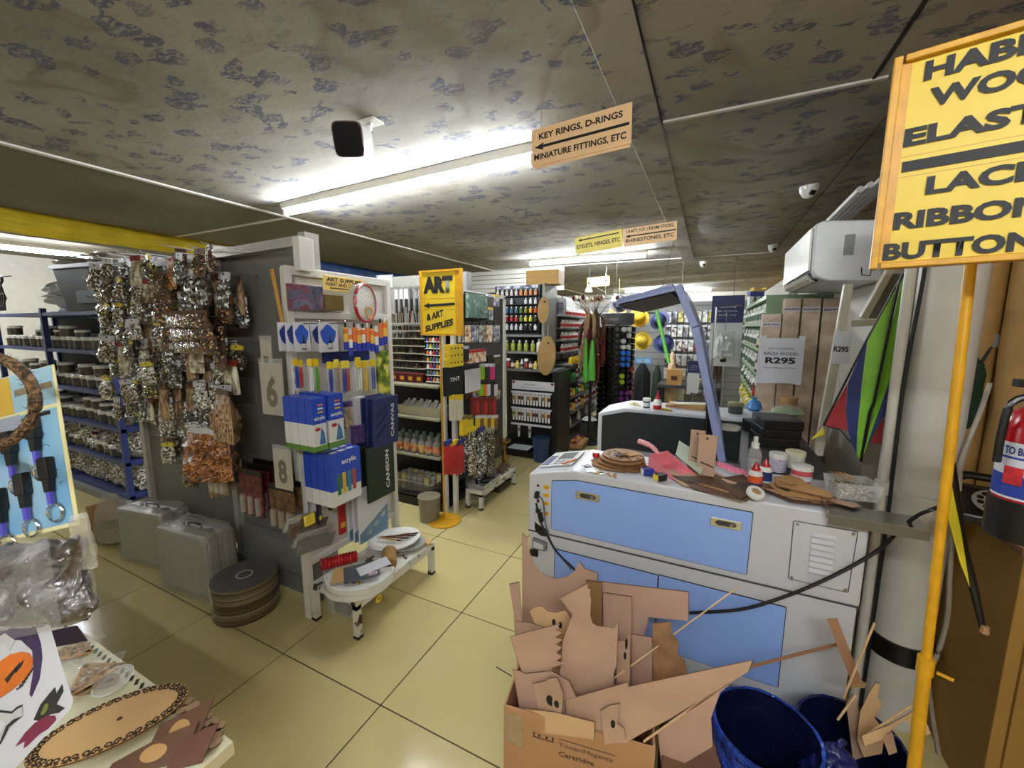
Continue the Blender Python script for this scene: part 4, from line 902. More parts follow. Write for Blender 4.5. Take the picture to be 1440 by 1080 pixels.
# suitcases on the floor
CASE = M('case_grey', (150,148,138), .4, var=.06)
def suitcase(loc, rot, sc, label):
    t = thing('suitcase', label, 'suitcase', loc, rot); W_, D_, H_ = .42*sc, .17*sc, .36*sc
    MB().box(-W_/2,-D_/2,.01,W_/2,-.004,H_).build('shell', CASE, t, bevel=.022); MB().box(-W_/2,.004,.01,W_/2,D_/2,H_).build('shell', CASE, t, bevel=.022)
    MB().box(-W_/2+.006,-.005,.016,W_/2-.006,.005,H_-.006).build('seam_band', M('alu_rail'), t)
    MB().tube(sm([(-.055,0,H_-.004),(-.045,0,H_+.018),(.045,0,H_+.018),(.055,0,H_-.004)],4), .007, 8).build('handle', BLACK, t, smooth=True)
    for s in (-1,1): MB().box(s*.12*sc-.02,-.012,H_-.004,s*.12*sc+.02,.012,H_+.004).build('latch', STEEL, t)
    rr = random.Random(int(loc[0]*100)); mb = MB(); n = 28; ring = []
    for z_, k in ((-.0,1.13),(.03,1.09),(H_*.5,1.06),(H_*.9,1.05),(H_+.012,.92),(H_+.03,.35)):
        for i in range(n):
            a = 2*math.pi*i/n; c_, s_ = math.cos(a), math.sin(a); e = .35
            ring.append(((abs(c_)**e)*math.copysign(1,c_)*W_/2*k*(1+rr.uniform(-.03,.03)), (abs(s_)**e)*math.copysign(1,s_)*D_/2*k*(1.06+rr.uniform(-.05,.08)), max(.001,z_+rr.uniform(-.004,.006))))
    mb.add(ring, [(j*n+i,j*n+(i+1)%n,(j+1)*n+(i+1)%n,(j+1)*n+i) for j in range(5) for i in range(n)])
    mb.build('plastic_wrap', M('suitcase_wrap',(206,204,192),.15,alpha=.30,bump=1.,bscale=12,bdist=.02), t, smooth=True)
    return t
suitcase((-2.62,1.20,0), .10, 1.03, 'grey hard suitcase in plastic wrap, nearer the ribbon reel')
suitcase((-3.19,1.24,0), .16, 1.0, 'grey hard suitcase in plastic wrap, left of its twin')
t = thing('wrapped_basket', 'beige basket in a clear bag left of the suitcases', 'basket', (-3.72,1.22,0), .1)
MB().lathe([(.08,.0),(.12,.03),(.13,.12),(.10,.26),(.05,.34)], 18, sx=1.0, sy=.8).build('bag', M('suitcase_wrap'), t, smooth=True); MB().lathe([(.07,.005),(.11,.03),(.115,.1),(.10,.13)], 16, sy=.8).build('basket', M('wicker',(150,132,98),.7,var=.2,scale=60), t, smooth=True); MB().box(-.14,-.08,0,-.12,.08,.27).build('board', CARD, t)
t = thing('ribbon_reel', 'big reel of clear brown ribbon standing on the floor', 'reel', (-2.18,1.20,0)); 
REEL = ramp_mat('reel_edge', [(.4,(58,48,34)),(.5,(106,92,68)),(.6,(140,126,98))], 40, .15, .2, 'noise', stretch=(.01,.01,6))
MB().lathe([(.045,0),(.155,0),(.157,.004),(.157,.19),(.155,.194),(.045,.194),(.045,0)], 40).build('roll', REEL, t, smooth=True); MB().lathe([(.040,.0),(.040,.196),(.034,.196),(.034,.0)], 24).build('core', WHITE, t, smooth=True); MB().lathe([(.05,.1945),(.153,.1945),(.153,.1952),(.05,.1952)], 40).build('end_film', M('reel_film',(96,94,92),.15), t, smooth=True)
# ================================================================ end of the first rack: art supplies
XE = -1.80; RE = math.pi/2
e1 = thing('art_supply_stand', 'white framed pegboard end stand hung with art supplies', 'display stand', (0,0,0))
MB().box(XE-.03,1.30,.30,XE-.015,1.95,1.76).build('pegboard', peg_mat('peg_white',(206,204,196)), e1)
for y in (1.285,1.945): MB().box(XE-.03,y,0,XE+.01,y+.035,1.79).build('post', WHITE, e1, bevel=.003)
MB().box(XE-.03,1.29,1.76,XE+.008,1.98,1.80).build('top_rail', WHITE, e1, bevel=.003)
MB().box(XE-.02,1.31,1.555,XE+.012,1.96,1.59).build('mid_rail', WHITE, e1, bevel=.003)
MB().box(XE-.03,1.31,.28,XE+.0,1.96,.315).build('low_rail', WHITE, e1, bevel=.003)
MB().box(XE-.05,1.32,.31,XE-.035,1.93,1.76).build('back_board', BLACKM, e1)
for i in range(6): MB().box(XE+.0102,1.293,1.0+.06*i,XE+.0108,1.297,1.03+.06*i).build('slot', BLACKINK, e1)
def box_at(x0,y0,x1,y1,Xf):
    a = at(x0,y0,X=Xf); b = at(x1,y1,X=Xf); return (a.y+b.y)/2, (a.z+b.z)/2, abs(b.y-a.y), abs(a.z-b.z)
def pack(name, bx, Xf, th, mat, label, cat, group=None, head=None, bevel=.002, tilt=0, back=0.):
    """a flat or boxy pack facing the aisle; its front at Xf"""
    y, z, w_, h_ = box_at(*bx, Xf); t = thing(name, label, cat, (Xf-th-back,y,z-h_/2), (tilt,0,RE), group)
    MB().box(-w_/2,-th,0,w_/2,0,h_).build('pack', mat, t, bevel=bevel)
    if head: MB().box(-w_/2-.0005,-th-.0008,h_*.82,w_/2+.0005,.0008,h_+.0008).build('header', head, t)
    return t, w_, h_, th
ACR = ramp_mat('poured_paint', [(.3,(52,54,72)),(.45,(92,90,108)),(.53,(120,48,62)),(.57,(104,104,122)),(.7,(66,84,100))], 5, .25, .0, 'noise', lo=3.)
t, w_, h_, th = pack('canvas_painting', (406,398,456,437), XE+.045, .02, ACR, 'small swirled purple and red canvas on the art stand', 'painting'); MB().box(-w_/2,-.0,0,w_/2,.004,h_).build('stretcher', CUT, t)
t, w_, h_, th = pack('art_sign', (454,386,512,413), XE+.05, .003, M('sign_cream',(240,206,110),.5), 'ART SUPPLIES PAINT AND CANVAS card on the art stand', 'sign')
words(t, 'ART SUPPLIES', w_*.86, h_*.27, (0,-th-.001,h_*.74), BLACKINK, .03); words(t, 'PAINT AND CANVAS', w_*.9, h_*.24, (0,-th-.001,h_*.42), BLACKINK, .02); MB().box(-w_*.36,-th-.002,h_*.14,w_*.1,-th-.001,h_*.2).build('arrow', BLACKINK, t)
pack('brown_folder', (456,414,484,437), XE+.03, .03, M('olive_card',(120,104,50),.5,var=.2), 'olive brown folder below the art supplies card', 'folder')
y, z, w_, h_ = box_at(486,399,530,452,XE+.10)
t = thing('embroidery_hoop', 'plastic-wrapped round hoop set with red rim on the stand', 'hoop', (XE+.10,y,z), (0,.12,RE+.25))
def ringm(r, tr, n=36, ax='y', sx=1, sz=1): return MB().tube([(r*math.cos(2*math.pi*k/n)*sx,0,r*math.sin(2*math.pi*k/n)*sz) for k in range(n+1)], tr, 6)
ringm(.098,.009).build('outer_ring', RED, t, smooth=True).location = (0,-.02,0); MB().lathe([(.09,-.02),(.092,-.006),(.092,.012),(.085,.014)], 30, (0,0,0), 'y').build('disc', M('hoop_white',(214,212,206),.3), t, smooth=True); ringm(.03,.004).build('inner_ring', GOLDF, t, smooth=True).location = (.02,-.03,-.045); MB().lathe([(.104,-.026),(.104,.02)], 24, (0,0,0), 'y').build('wrap', WRAP, t, smooth=True)
BLOB = M('blob_blue',(40,84,190),.5,var=.15)
k = 0
for c,(x0,x1) in enumerate(((421,446),(456,484))):
    for d in range(3):
        y, z, w_, h_ = box_at(x0,453,x1,494,XE+.20); Xf = XE+.05+.06*d
        t = thing('paint_card', f'white card with a blue paint blob, {["left","right"][c]} hook, {["back","middle","front"][d]} one', 'card', (Xf,y-.005*d,z), (0,0,RE+R.uniform(-.06,.06)), 'blue blob cards')
        MB().box(-w_/2,-.001,-h_/2,w_/2,.001,h_/2).build('card', PAPER, t)
        MB().prism([(w_*.40*math.cos(a)*(1+.1*math.sin(5*a)),-.0014,.01+h_*.33*math.sin(a)*(1+.1*math.cos(4*a))) for a in [j*.393 for j in range(16)]], None, (0,.0003,0)).build('paint_blob', BLOB if d == 2 else M('navy_card'), t)
        MB().lathe([(.009,-.045),(.010,-.04),(.010,-.015),(.004,-.008),(.004,.012),(.002,.02)], 10, (0,-.012,-.01)).build('bottle', M('ink_dark',(24,28,52),.2), t, smooth=True); MB().lathe([(.0105,-.04),(.0105,-.018)], 10, (0,-.012,-.01)).build('bottle_label', M('grey_label',(170,170,172),.5), t)
    hook(e1, (XE,y,z+h_/2-.005), RE)
OR_, BL_ = M('tube_orange',(226,120,40),.4), M('tube_blue',(34,56,170),.4)
for i in range(10):
    x = 486+6.1*i; dz = [0,8,0,2,1,0,2,4,-6,-8][i]; y, z, w_, h_ = box_at(x,455+dz,x+4.6,492+dz,XE+.14)
    t = thing('paint_tube', f'{nth(i)} orange and blue paint tube from the left on the art stand', 'paint tube', (XE+.13,y,z-h_/2), 0, 'orange and blue paint tubes')
    MB().lathe([(.012,.0),(.012,h_*.3)], 10).build('base', BL_, t, smooth=True); MB().lathe([(.0118,h_*.3),(.0118,h_*.8),(.010,h_*.86)], 10).build('body', [M('tube_yellow',(232,190,70),.4),PLASTIC_W,OR_][i%3], t, smooth=True); MB().lathe([(.0122,h_*.62),(.0122,h_*.8)], 10).build('band', OR_, t); MB().lathe([(.006,h_*.86),(.006,h_),(.004,h_*1.03)], 8).build('cap', PLASTIC_W if i%2 else BLACK, t, smooth=True)
HAND = [('blue',(44,60,150)),('green',(80,150,60)),('grey',(150,150,150)),('red',(170,60,50)),('yellow',(230,190,40)),('wood',(190,150,100)),('white',(215,215,210)),('blue',(44,60,150))]
for i in range(14):
    x = 419+8.1*i; cn, cc = HAND[(i*3)%8]; y, z, w_, h_ = box_at(x,506+R.randint(-3,4),x+8.5,550+R.randint(-3,3),XE+.19)
    t = thing('brush_pack', f'{nth(i)} yellow-headed brush pack from the left, {cn} handles', 'brush pack', (XE+.14+R.uniform(0,.06),y,z-h_/2), RE+R.uniform(-.1,.1), 'yellow-headed brush packs')
    MB().box(-w_/2,-.004,0,w_/2,.004,h_*.8).build('sleeve', CLEAR, t); MB().prism([(-w_*.5,-.005,h_*.78),(w_*.5,-.005,h_*.78),(w_*.55,-.005,h_*.9),(w_*.4,-.005,h_),(-w_*.4,-.005,h_),(-w_*.55,-.005,h_*.9)], None, (0,.01,0)).build('header', YELLOW if i < 6 or i > 9 else M('tag_yellow'), t)
    for q in (-1,1): MB().tube([(q*w_*.22,-.0065,.004),(q*w_*.22,-.0065,h_*.45),(q*w_*.22,-.0065,h_*.75)], [.0035,.0045,.003], 6).build('brush_handle', M('handle_'+cn,cc,.35), t)
pack('green_pad', (531,494,549,552), XE+.06, .02, ramp_mat('lawn_print',[(.4,(40,70,40)),(.5,(130,150,40)),(.56,(220,210,60)),(.7,(190,196,186))],14,.4,0,'noise'), 'pad with a green and yellow picture on the stand edge', 'pad')
pack('blue_header_strip', (462,496,520,506), XE+.08, .05, M('navy_card'), 'navy header strip above the yellow brush packs', 'header strip')
# acrylic boxes
ABL = M('box_blue',(34,70,180),.35,var=.06); AWH = M('box_white',(216,216,214),.4); AGR = M('box_green',(84,128,50),.4)
def acrylic(bx, Xf, label, grp, top=.52, back=0.):
    t, w_, h_, th = pack('paint_box', bx, Xf, .045, AWH, label, 'paint box', grp, back=back)
    MB().box(-w_/2-.0006,-th-.0008,h_*top,w_/2+.0006,.0006,h_+.0006).build('sleeve', ABL, t); MB().box(-w_/2-.0006,-th-.0008,-.0006,w_/2+.0006,.0006,h_*.1).build('foot_band', AGR, t)
    words(t, 'acrylic', w_*.8, h_*.09, (0,-th-.0014,h_*.62), PLASTIC_W, .03); MB().lathe([(w_*.2,0),(w_*.2,.0006)], 14, (-w_*.18,-th-.0012,h_*.42), 'y', sy=.55).build('badge', RED, t); MB().prism([(-w_*.1,-th-.001,h_*.12),(w_*.4,-th-.001,h_*.12),(w_*.3,-th-.001,h_*.34),(w_*.1,-th-.001,h_*.44)], None, (0,.0005,0)).build('print', M('print_teal',(60,110,160),.4,var=.4,scale=60), t)
    for q in range(3): MB().box(-w_*.1,-th-.0012,h_*(.72+.07*q),w_*.3,-th-.0008,h_*(.75+.07*q)).build('print', [YELLOW,PLASTIC_W,OR_][q], t)
for c in range(2):
    for d in range(4): acrylic(((438,562,461,631),(461,556,485,624))[c], XE+.24, f'blue and white acrylic box, {["left","right"][c]} column, {["front","second","third","rearmost"][d]} one', 'acrylic paint boxes', back=.05*d)
for d in range(4):
    t, w_, h_, th = pack('paint_set', (464,641,509,696), XE+.24, .042, AWH, f'blue paint set box below the acrylics, {["front","second","third","rearmost"][d]} one', 'paint set', 'blue paint set boxes', back=.048*d)
    MB().box(-w_/2-.0006,-th-.0008,h_*.30,w_/2+.0006,.0006,h_+.0006).build('sleeve', ABL, t); words(t, 'acrylic', w_*.5, h_*.12, (w_*.1,-th-.0014,h_*.8), PLASTIC_W, .03)
    for q in range(4): MB().box(-w_*.32+w_*.17*q,-th-.0014,h_*.2,-w_*.2+w_*.17*q,-th-.0008,h_*.6).build('print', M(['pr_green','pr_yellow','pr_teal','pr_rust'][q],[(50,110,60),(220,180,40),(60,130,150),(170,80,50)][q],.4), t)
    for q in range(3): MB().box(-w_*.4+w_*.28*q,-th*.7,h_,-w_*.2+w_*.28*q,-th*.2,h_+.0012).build('top_print', PLASTIC_W, t)
pack('small_box', (499,560,515,600), XE+.12, .03, PAPER, 'slim white box between the acrylics and navy pads', 'box', head=PAPER)
pack('purple_pouch', (498,600,514,621), XE+.13, .03, M('purple_print',(90,70,120),.3,var=.6,scale=50), 'small purple patterned pouch below the slim white box', 'pouch')
pack('purple_pouch', (486,566,499,601), XE+.10, .03, M('beige_print',(196,180,150),.3,var=.6,scale=50), 'small beige patterned pouch left of the slim white box', 'pouch', head=M('purple_print'))
NAVY = M('pad_navy',(34,44,92),.35,var=.15,scale=14); GRN = M('pad_green',(28,40,30),.35,var=.1)
for d in range(4):
    t, w_, h_, th = pack('canvas_pad', (522,562,560,620), XE+.20, .012, NAVY, f'navy canvas pad on the stand edge, {["front","second","third","rearmost"][d]} one', 'pad', 'navy canvas pads', tilt=.04, back=.04*d)
    words(t, 'CANVAS', h_*.7, w_*.12, (w_*.25,-th-.0012,h_*.5), PLASTIC_W, .02, (0,-math.pi/2,0))
    for q in range(3): MB().bar((-w_*.4,-th-.0008,h_*(.2+.2*q)),(w_*.0,-th-.0008,h_*(.45+.2*q)),.0008,.006,up=(0,1,0)).build('print', M('navy_deep',(18,24,56),.4), t)
for d in range(3):
    t, w_, h_, th = pack('paper_pad', (515,632,556,690), XE+.20, .012, GRN, f'dark green paper pad below the navy pads, {["front","second","rearmost"][d]} one', 'pad', 'dark green paper pads', back=.04*d)
    words(t, 'CANSON', h_*.72, w_*.13, (w_*.22,-th-.0012,h_*.5), PLASTIC_W, .02, (0,-math.pi/2,0))
for d in range(3):
    t, w_, h_, th = pack('knife_set', (503,690,546,742), XE+.17, .012, PAPER, f'white and blue blister set at stand bottom, {["front","second","rearmost"][d]} one', 'blister pack', 'white and blue blister sets', back=.04*d)
    MB().prism([(-w_/2,-th-.001,0),(w_/2,-th-.001,0),(w_/2,-th-.001,h_*.5),(-w_/2,-th-.001,h_*.18)], None, (0,.0006,0)).build('print', M('sky_print',(96,132,160),.4,var=.2), t)
    for q in range(3): MB().lathe([(.016,0),(.012,.008)], 12, (-w_*.25+w_*.27*q,-th-.009,h_*(.16+.1*q)), 'y', sx=1.4).build('blister', CLEAR, t, smooth=True)
for i,(bx,m,l,nm) in enumerate((((476,707,488,748),RED,'red flat tool hanging low on the art stand','tool'),((446,703,454,737),M('indigo',(28,22,60),.3),'dark blue knife hanging low on the art stand','knife'),((463,700,470,716),BLACK,'short black tool hanging low on the art stand','tool'),((429,727,444,735),M('tag_yellow'),'yellow price tag low on the art stand','tag'))):
    t, w_, h_, th = pack('hand_'+nm, bx, XE+.09, .014, m, l, nm, bevel=.004); MB().box(-w_*.3,-th-.001,h_*.2,w_*.3,-th,h_*.36).build('price_sticker', YELLOW, t)
for i in range(4):
    a = at(408,796-9*i,X=XE+.05+.03*i); b = at(476,766-9*i,X=XE+.05+.03*i)
    t = thing('sheet_bag', f'{nth(i)} clear bag of foil sheets from the bottom, leaning by the bench', 'bag', (XE+.045,(a.y+b.y)/2+.0,a.z+.01), (.3,.2,RE), 'clear bags of foil sheets'); MB().box(-.10,-.004,0,.10,.004,.075).build('sheet', [GREYM,M('foil',(196,196,196),.15,.8,bump=.8,bscale=30),CUTD,M('foil')][i], t); MB().box(-.105,-.006,-.005,.105,.006,.085).build('sleeve', CLEAR2, t)
# chipped white bench
CHIP = ramp_mat('chipped_white', [(.36,(52,40,28)),(.40,(206,202,190)),(.7,(222,220,210))], 14, .5, .3, 'noise', detail=6)
def bench(loc, W_, D_, H_, label):
    t = thing('low_bench', label, 'bench', loc); 
    MB().box(0,0,H_-.03,D_,W_,H_).build('seat', CHIP, t, bevel=.003); MB().box(D_-.03,0,H_-.05,D_,W_,H_-.03).build('apron', CHIP, t)
    for x in (.0,D_-.03):
        for y in (0,W_-.03):
            l = MB().box(x,y,.012,x+.03,y+.03,H_-.03).build('leg', CHIP, t); MB().box(x-.002,y-.002,0,x+.032,y+.032,.014).build('rubber_foot', BLACK, l)
    return t
bench((XE+.02,1.29,0), .62, .325, .205, 'chipped white low bench in front of the art stand')
ZB = .2055
def tray(loc, r, rot, label):
    t = thing('palette_tray', label, 'tray', loc, rot)
    pts = [(r*math.cos(a),r*math.sin(a)*1.0) for a in [math.pi+math.pi*k/18 for k in range(19)]]
    MB().prism([(x,y,0) for x,y in pts], None, (0,0,.006)).build('base', PLASTIC_W, t)
    mb = MB()
    for (a,b) in zip(pts,pts[1:]): mb.bar((a[0],a[1],.014),(b[0],b[1],.014),.005,.028)
    mb.bar((pts[0][0],pts[0][1],.014),(pts[-1][0],pts[-1][1],.014),.005,.028); mb.build('rim', PLASTIC_W, t)
    return t
tr = tray((-1.57,1.42,ZB), .17, math.radians(35), 'white half-round tray of cards at the bench front')
tr2 = tray((-1.565,1.425,ZB+.029), .168, math.radians(37), 'upper white half-round tray stacked on the lower one')
zt = ZB+.058
for i,(dx,dy,w_,h_,m,l,rt) in enumerate(((-.02,-.03,.17,.11,M('kraft',(196,158,100),.7),'kraft envelope in the half-round tray',.1),(.03,.0,.17,.12,M('slate_card',(74,78,86),.5),'slate grey card on top in the half-round tray',.25),(.06,.055,.16,.07,PAPER,'white card sticking up at the back of the tray',.5))):
    t = thing('paper_card', l, 'card', (-1.57+dx,1.41+dy,zt+.006*i), (.12,-.05,math.radians(35)+rt)); MB().box(-w_/2,-h_/2,0,w_/2,h_/2,.003).build('card', m, t)
    if i == 1: MB().box(.03,-.05,.003,.075,-.03,.0036).build('print', PAPER, t); MB().box(.03,-.045,.0036,.07,-.04,.0042).build('print', RED, t)
    else: MB().box(-w_/2,-h_/2,.003,w_/2,-h_/2+.01,.0034).build('fold', m, t)
t = thing('red_roll', 'shiny red ribbed roll behind the half-round tray', 'roll', (-1.715,1.42,zt+.015), (0,.12,1.15)); MB().lathe([(.03+.0025*math.sin(k*1.6),-.09+.18*k/44) for k in range(45)], 18, (0,0,0), 'x').build('roll', M('red_foil',(190,36,40),.15,.4), t, smooth=True); MB().lathe([(.008,-.092),(.008,.092)], 10, (0,0,0), 'x').build('core', CARD, t)
for i in range(6): 
    t = thing('tin_clip', f'{nth(i)} small metal clip from the left in the half-round tray', 'clip', (-1.63+.03*i,1.33+.008*i,ZB+.037), R.uniform(0,3), 'small clips in the tray'); MB().box(-.014,-.006,0,.014,.006,.004).build('clip', [STEEL,GOLDF,PLASTIC_W][i%3], t); MB().tube([(-.01,0,.004),(0,0,.012),(.01,0,.004)], .0015, 5).build('loop', STEEL, t)
t = thing('round_palette', 'white oval plate with brushes at the far end of the bench', 'palette', (-1.63,1.755,ZB+.035), (.1,-.08,.6)); MB().lathe([(.10,0),(.15,.012),(.155,.024),(.145,.024),(.10,.008)], 32, sy=.72).build('plate', PLASTIC_W, t, smooth=True); MB().lathe([(.14,.010),(.14,.012)], 28, sy=.72).build('plate_well', WHITE, t)
t = thing('round_palette', 'grey oval plate under the white oval plate', 'palette', (-1.60,1.785,ZB+.005), .3); MB().lathe([(.09,0),(.14,.012),(.145,.026),(.135,.026)], 28, sy=.7).build('plate', M('grey_glaze',(150,150,144),.3), t, smooth=True); MB().lathe([(.10,.004),(.10,.012)], 20, sy=.7).build('plate_well', GREYM, t)
for i in range(6):
    t = thing('paint_brush', f'{nth(i)} wooden paintbrush lying across the oval plate', 'paintbrush', (-1.64+.012*i,1.72+.016*i,ZB+.065+.006*(i%2)), (0,0,.25+.09*i), 'brushes on the oval plate'); MB().tube([(-.08,0,0),(.0,0,.002),(.05,0,0)], [.002,.005,.004], 6).build('handle', CUTD if i%2 else CUT, t); MB().tube([(.05,0,0),(.065,0,0),(.085,0,0)], [.005,.005,.001], 6).build('bristles', M('bristle',(60,40,24),.8), t)
t = thing('cork_roller', 'tan cork cylinder lying on the bench', 'cork', (-1.53,1.60,ZB+.041), (0,0,-.85)); MB().lathe([(.034,-.07),(.041,-.06),(.041,.06),(.034,.07)], 20, (0,0,0), 'x').build('cylinder', M('cork',(150,112,64),.8,var=.2,scale=80), t, smooth=True); MB().lathe([(.012,-.071),(.012,.071)], 10, (0,0,0), 'x').build('core', CUTD, t)
t = thing('clear_bin', 'clear plastic bin under the chipped bench', 'bin', (-1.68,1.47,0)); o = opentub(.12,.2,.14,.24,.13).build('bin', CLEAR, t); o.modifiers.new('s','SOLIDIFY').thickness = .002; MB().box(-.05,-.08,.004,.05,.08,.06).build('contents', DGREY, t)
t = thing('price_disc', 'yellow price disc hanging from the bench edge', 'price tag', (-1.452,1.43,.135), RE); MB().lathe([(.022,0),(.022,.002)], 16, (0,-.004,0), 'y').build('disc', YELLOW, t); words(t, 'R5', .02, .014, (0,-.0045,0), BLACKINK, .02)
t = thing('kraft_scrap', 'kraft card scrap at the far bench corner', 'card', (-1.50,1.86,ZB+.004), .5); MB().box(-.05,-.03,0,.05,.03,.012).build('card', M('kraft'), t); MB().box(-.05,-.03,.012,.0,.03,.014).build('fold', WOODL, t)
# ================================================================ blue shelving on the far left
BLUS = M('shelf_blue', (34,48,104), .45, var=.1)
bs = thing('blue_shelving', 'dark blue metal shelving full of white-lidded tubs at left', 'shelving', (0,0,0))
BZ = [.08,.375,.665,.965,1.31,1.64]
for x in (-6.9,-5.62,-4.36):
    for y in (1.56,2.0): MB().box(x-.02,y-.02,0,x+.02,y+.02,1.68 if x>-6 else 1.68).build('post', BLUS, bs)
for z in BZ: MB().box(-6.92,1.545,z-.03,-4.34,2.02,z).build('shelf_board', BLUS, bs)
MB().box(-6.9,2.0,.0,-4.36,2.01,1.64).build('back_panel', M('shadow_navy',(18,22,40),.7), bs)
MB().box(-7.1,1.50,0,-4.3,1.55,.055).build('kerb', GREYM, bs)
def tubp(lid, body, r, h):
    t = thing('lidded_tub', 'x', 'tub'); MB().lathe([(r*.88,0),(r,.004),(r,h*.72)], 14).build('body', body, t, smooth=True); MB().lathe([(r*1.08,h*.72),(r*1.08,h*.96),(r,h)], 14).build('lid', lid, t, smooth=True); return t
TUBS = [tubp(PLASTIC_W, M('tub_beads',(84,74,58),.25,var=.5,scale=40), .062, .11), tubp(PLASTIC_W, M('tub_clear',(66,66,64),.2,var=.5,scale=40), .055, .09), tubp(M('lid_gold',(214,160,40),.4), M('tub_amber',(190,140,40),.35), .06, .075), tubp(M('lid_white2',(220,216,204),.4), M('tub_purple',(110,40,90),.35), .06, .07)]
TN = ['bead-filled tub with white lid','grey tub with white lid','yellow tub','purple tub with white lid']
for s in range(1,5):
    for i in range(16):
        x = -6.75+.148*i
        if s == 4 and i > 13: continue
        k = 0 if (i+s)%3 else 1
        if s == 3 and i >= 14: k = 2
        if s == 3 and i == 15: k = 3
        z = BZ[s]
        use(TUBS[k], (x, 1.64+R.uniform(0,.03), z), f'{TN[k]}, shelf {["","two","three","four","five"][s]} from floor, {nth(i)} from left, blue shelving', 'tubs on the blue shelving', R.uniform(0,3))
        if R.random() < .55 and s != 1:
            use(TUBS[k], (x+R.uniform(-.01,.01), 1.65, z+[.11,.09,.075,.07][k]+.001), f'{TN[k]} stacked on another, shelf {["","two","three","four","five"][s]}, {nth(i)} from left', 'tubs on the blue shelving', R.uniform(0,3), .9)
        use(TUBS[1-k if k<2 else 0], (x+.03, 1.82, z), f'{TN[1-k if k<2 else 0]} in the back row, shelf {["","two","three","four","five"][s]}, {nth(i)} from left', 'tubs on the blue shelving', R.uniform(0,3), 1.2)
RIB = ramp_mat('ribbon_bags', [(0,(90,30,34)),(.2,(170,150,150)),(.5,(206,200,206)),(.7,(120,110,140)),(.85,(230,230,230))], 40, .15, .8)
for s in (0,1):
    for i in range(9):
        t = thing('goods_bag', f'plump clear bag of trimmings, {["lowest","second"][s]} shelf, {nth(i)} from left', 'bag', (-6.6+.26*i,1.68,BZ[s]+.25), R.uniform(-.3,.3), 'bags on the blue shelving'); put('pouch', pouch_mesh(.24,.24,.16,300+i+9*s,[SHE,RIB,NAT][(i+s)%3] if s else SHE,.5), t); MB().box(-.05,-.02,-.01,.05,.02,.03).build('knot', CLEAR, t)
t = thing('black_crate', 'big black plastic crate on top of the blue shelving', 'crate', (-4.70,1.75,1.645), .12); o = opentub(.60,.36,.72,.44,.36).build('crate', M('crate_black',(20,21,23),.5), t); o.modifiers.new('s','SOLIDIFY').thickness = .006
MB().box(-.37,-.235,.345,.37,-.22,.375).build('rim', BLACK, t); MB().box(.355,-.22,.345,.37,.22,.375).build('rim', BLACK, t); MB().box(-.37,-.22,.345,-.355,.22,.375).build('rim', BLACK, t); MB().box(-.12,-.198,.06,.22,-.19,.26).build('side_panel', M('crate_black'), t)
t = thing('goods_bag', 'crumpled clear bag heaped on the black crate', 'bag', (-4.80,1.72,2.14), .1); put('pouch', pouch_mesh(.66,.13,.34,555,M('crumple_clear',(190,184,166),.12,alpha=.7,bump=1.,bscale=20),.8,14,6), t); MB().box(-.05,-.02,-.01,.05,.02,.02).build('knot', CLEAR, t)
t = thing('goods_bag', 'shiny clear bag beside the black crate', 'bag', (-5.45,1.75,1.98), .1); put('pouch', pouch_mesh(.4,.33,.28,556,M('shiny_bag',(206,210,214),.08,bump=1.,bscale=18),.7,12,12), t); MB().box(-.05,-.02,-.01,.05,.02,.02).build('knot', CLEAR, t)
t = thing('chain_bunch', 'bunch of dark hanging chains at the far left', 'chains', (-6.2,1.45,1.98));
for i in range(5): MB().tube([(-.12+.06*i+.01*math.sin(k),.01*math.cos(k*1.3),-.04*k) for k in range(9)], [.006+.006*(k%2) for k in range(9)], 6).build('chain', BLACKM, t)
MB().tube([(-.2,.0,0),(.2,.0,0)], .006, 6).build('bar', STEEL, t); MB().tube([(0,0,0),(0,.1,.02)], .006, 6).build('bracket', STEEL, t)
struct('window_1', MB().box(-7.9,3.9,1.2,-7.1,3.95,2.1).box(-7.88,3.88,1.64,-7.12,3.9,1.67).box(-7.52,3.88,1.2,-7.49,3.9,2.1), M('window_pale',(206,212,216),.3), 'pale window panel beyond the blue shelving')
struct('wall_inner', MB().box(-9.4,3.96,0,-5.9,4.0,ZC), WALLW, 'pale inner wall behind the blue shelving')
struct('door_1', MB().box(-7.0,3.90,0,-6.1,3.95,2.0).box(-6.25,3.86,.95,-6.2,3.9,1.1), WHITE, 'white door beyond the blue shelving')
# ================================================================ second rack: black shelves facing the aisle between the racks
Y2 = 2.62
r2 = thing('paint_shelving', 'black shelving with paint bottles between the art racks', 'shelving', (0,0,0))
S2 = [.10,.45,.775,1.045]
BOARD = M('shelf_edge', (150,148,124), .5, var=.08)
MB().box(-2.9,Y2+.0,0,-1.9,Y2+.42,.07).build('plinth', BLACKM, r2)
MB().box(-2.95,Y2+.42,.07,-1.9,Y2+.45,1.98).build('pegboard', peg_mat('peg_mid',(126,124,116)), r2)
for x in (-1.90,-2.93): MB().box(x-.02,Y2+.38,0,x+.02,Y2+.46,1.98).build('upright', GREYM, r2)
for i, z in enumerate(S2): MB().box(-2.92,Y2+.01,z-.02,-1.93,Y2+.42,z).build('shelf_board', BOARD if i else BLACKM, r2, bevel=.004)
MB().box(-2.92,Y2+.41,.1,-1.93,Y2+.418,1.40).build('back_panel', BLACKM, r2)
MB().box(-1.885,Y2-.01,0,-1.85,Y2+.02,1.74).build('post', WHITE, r2, bevel=.003)
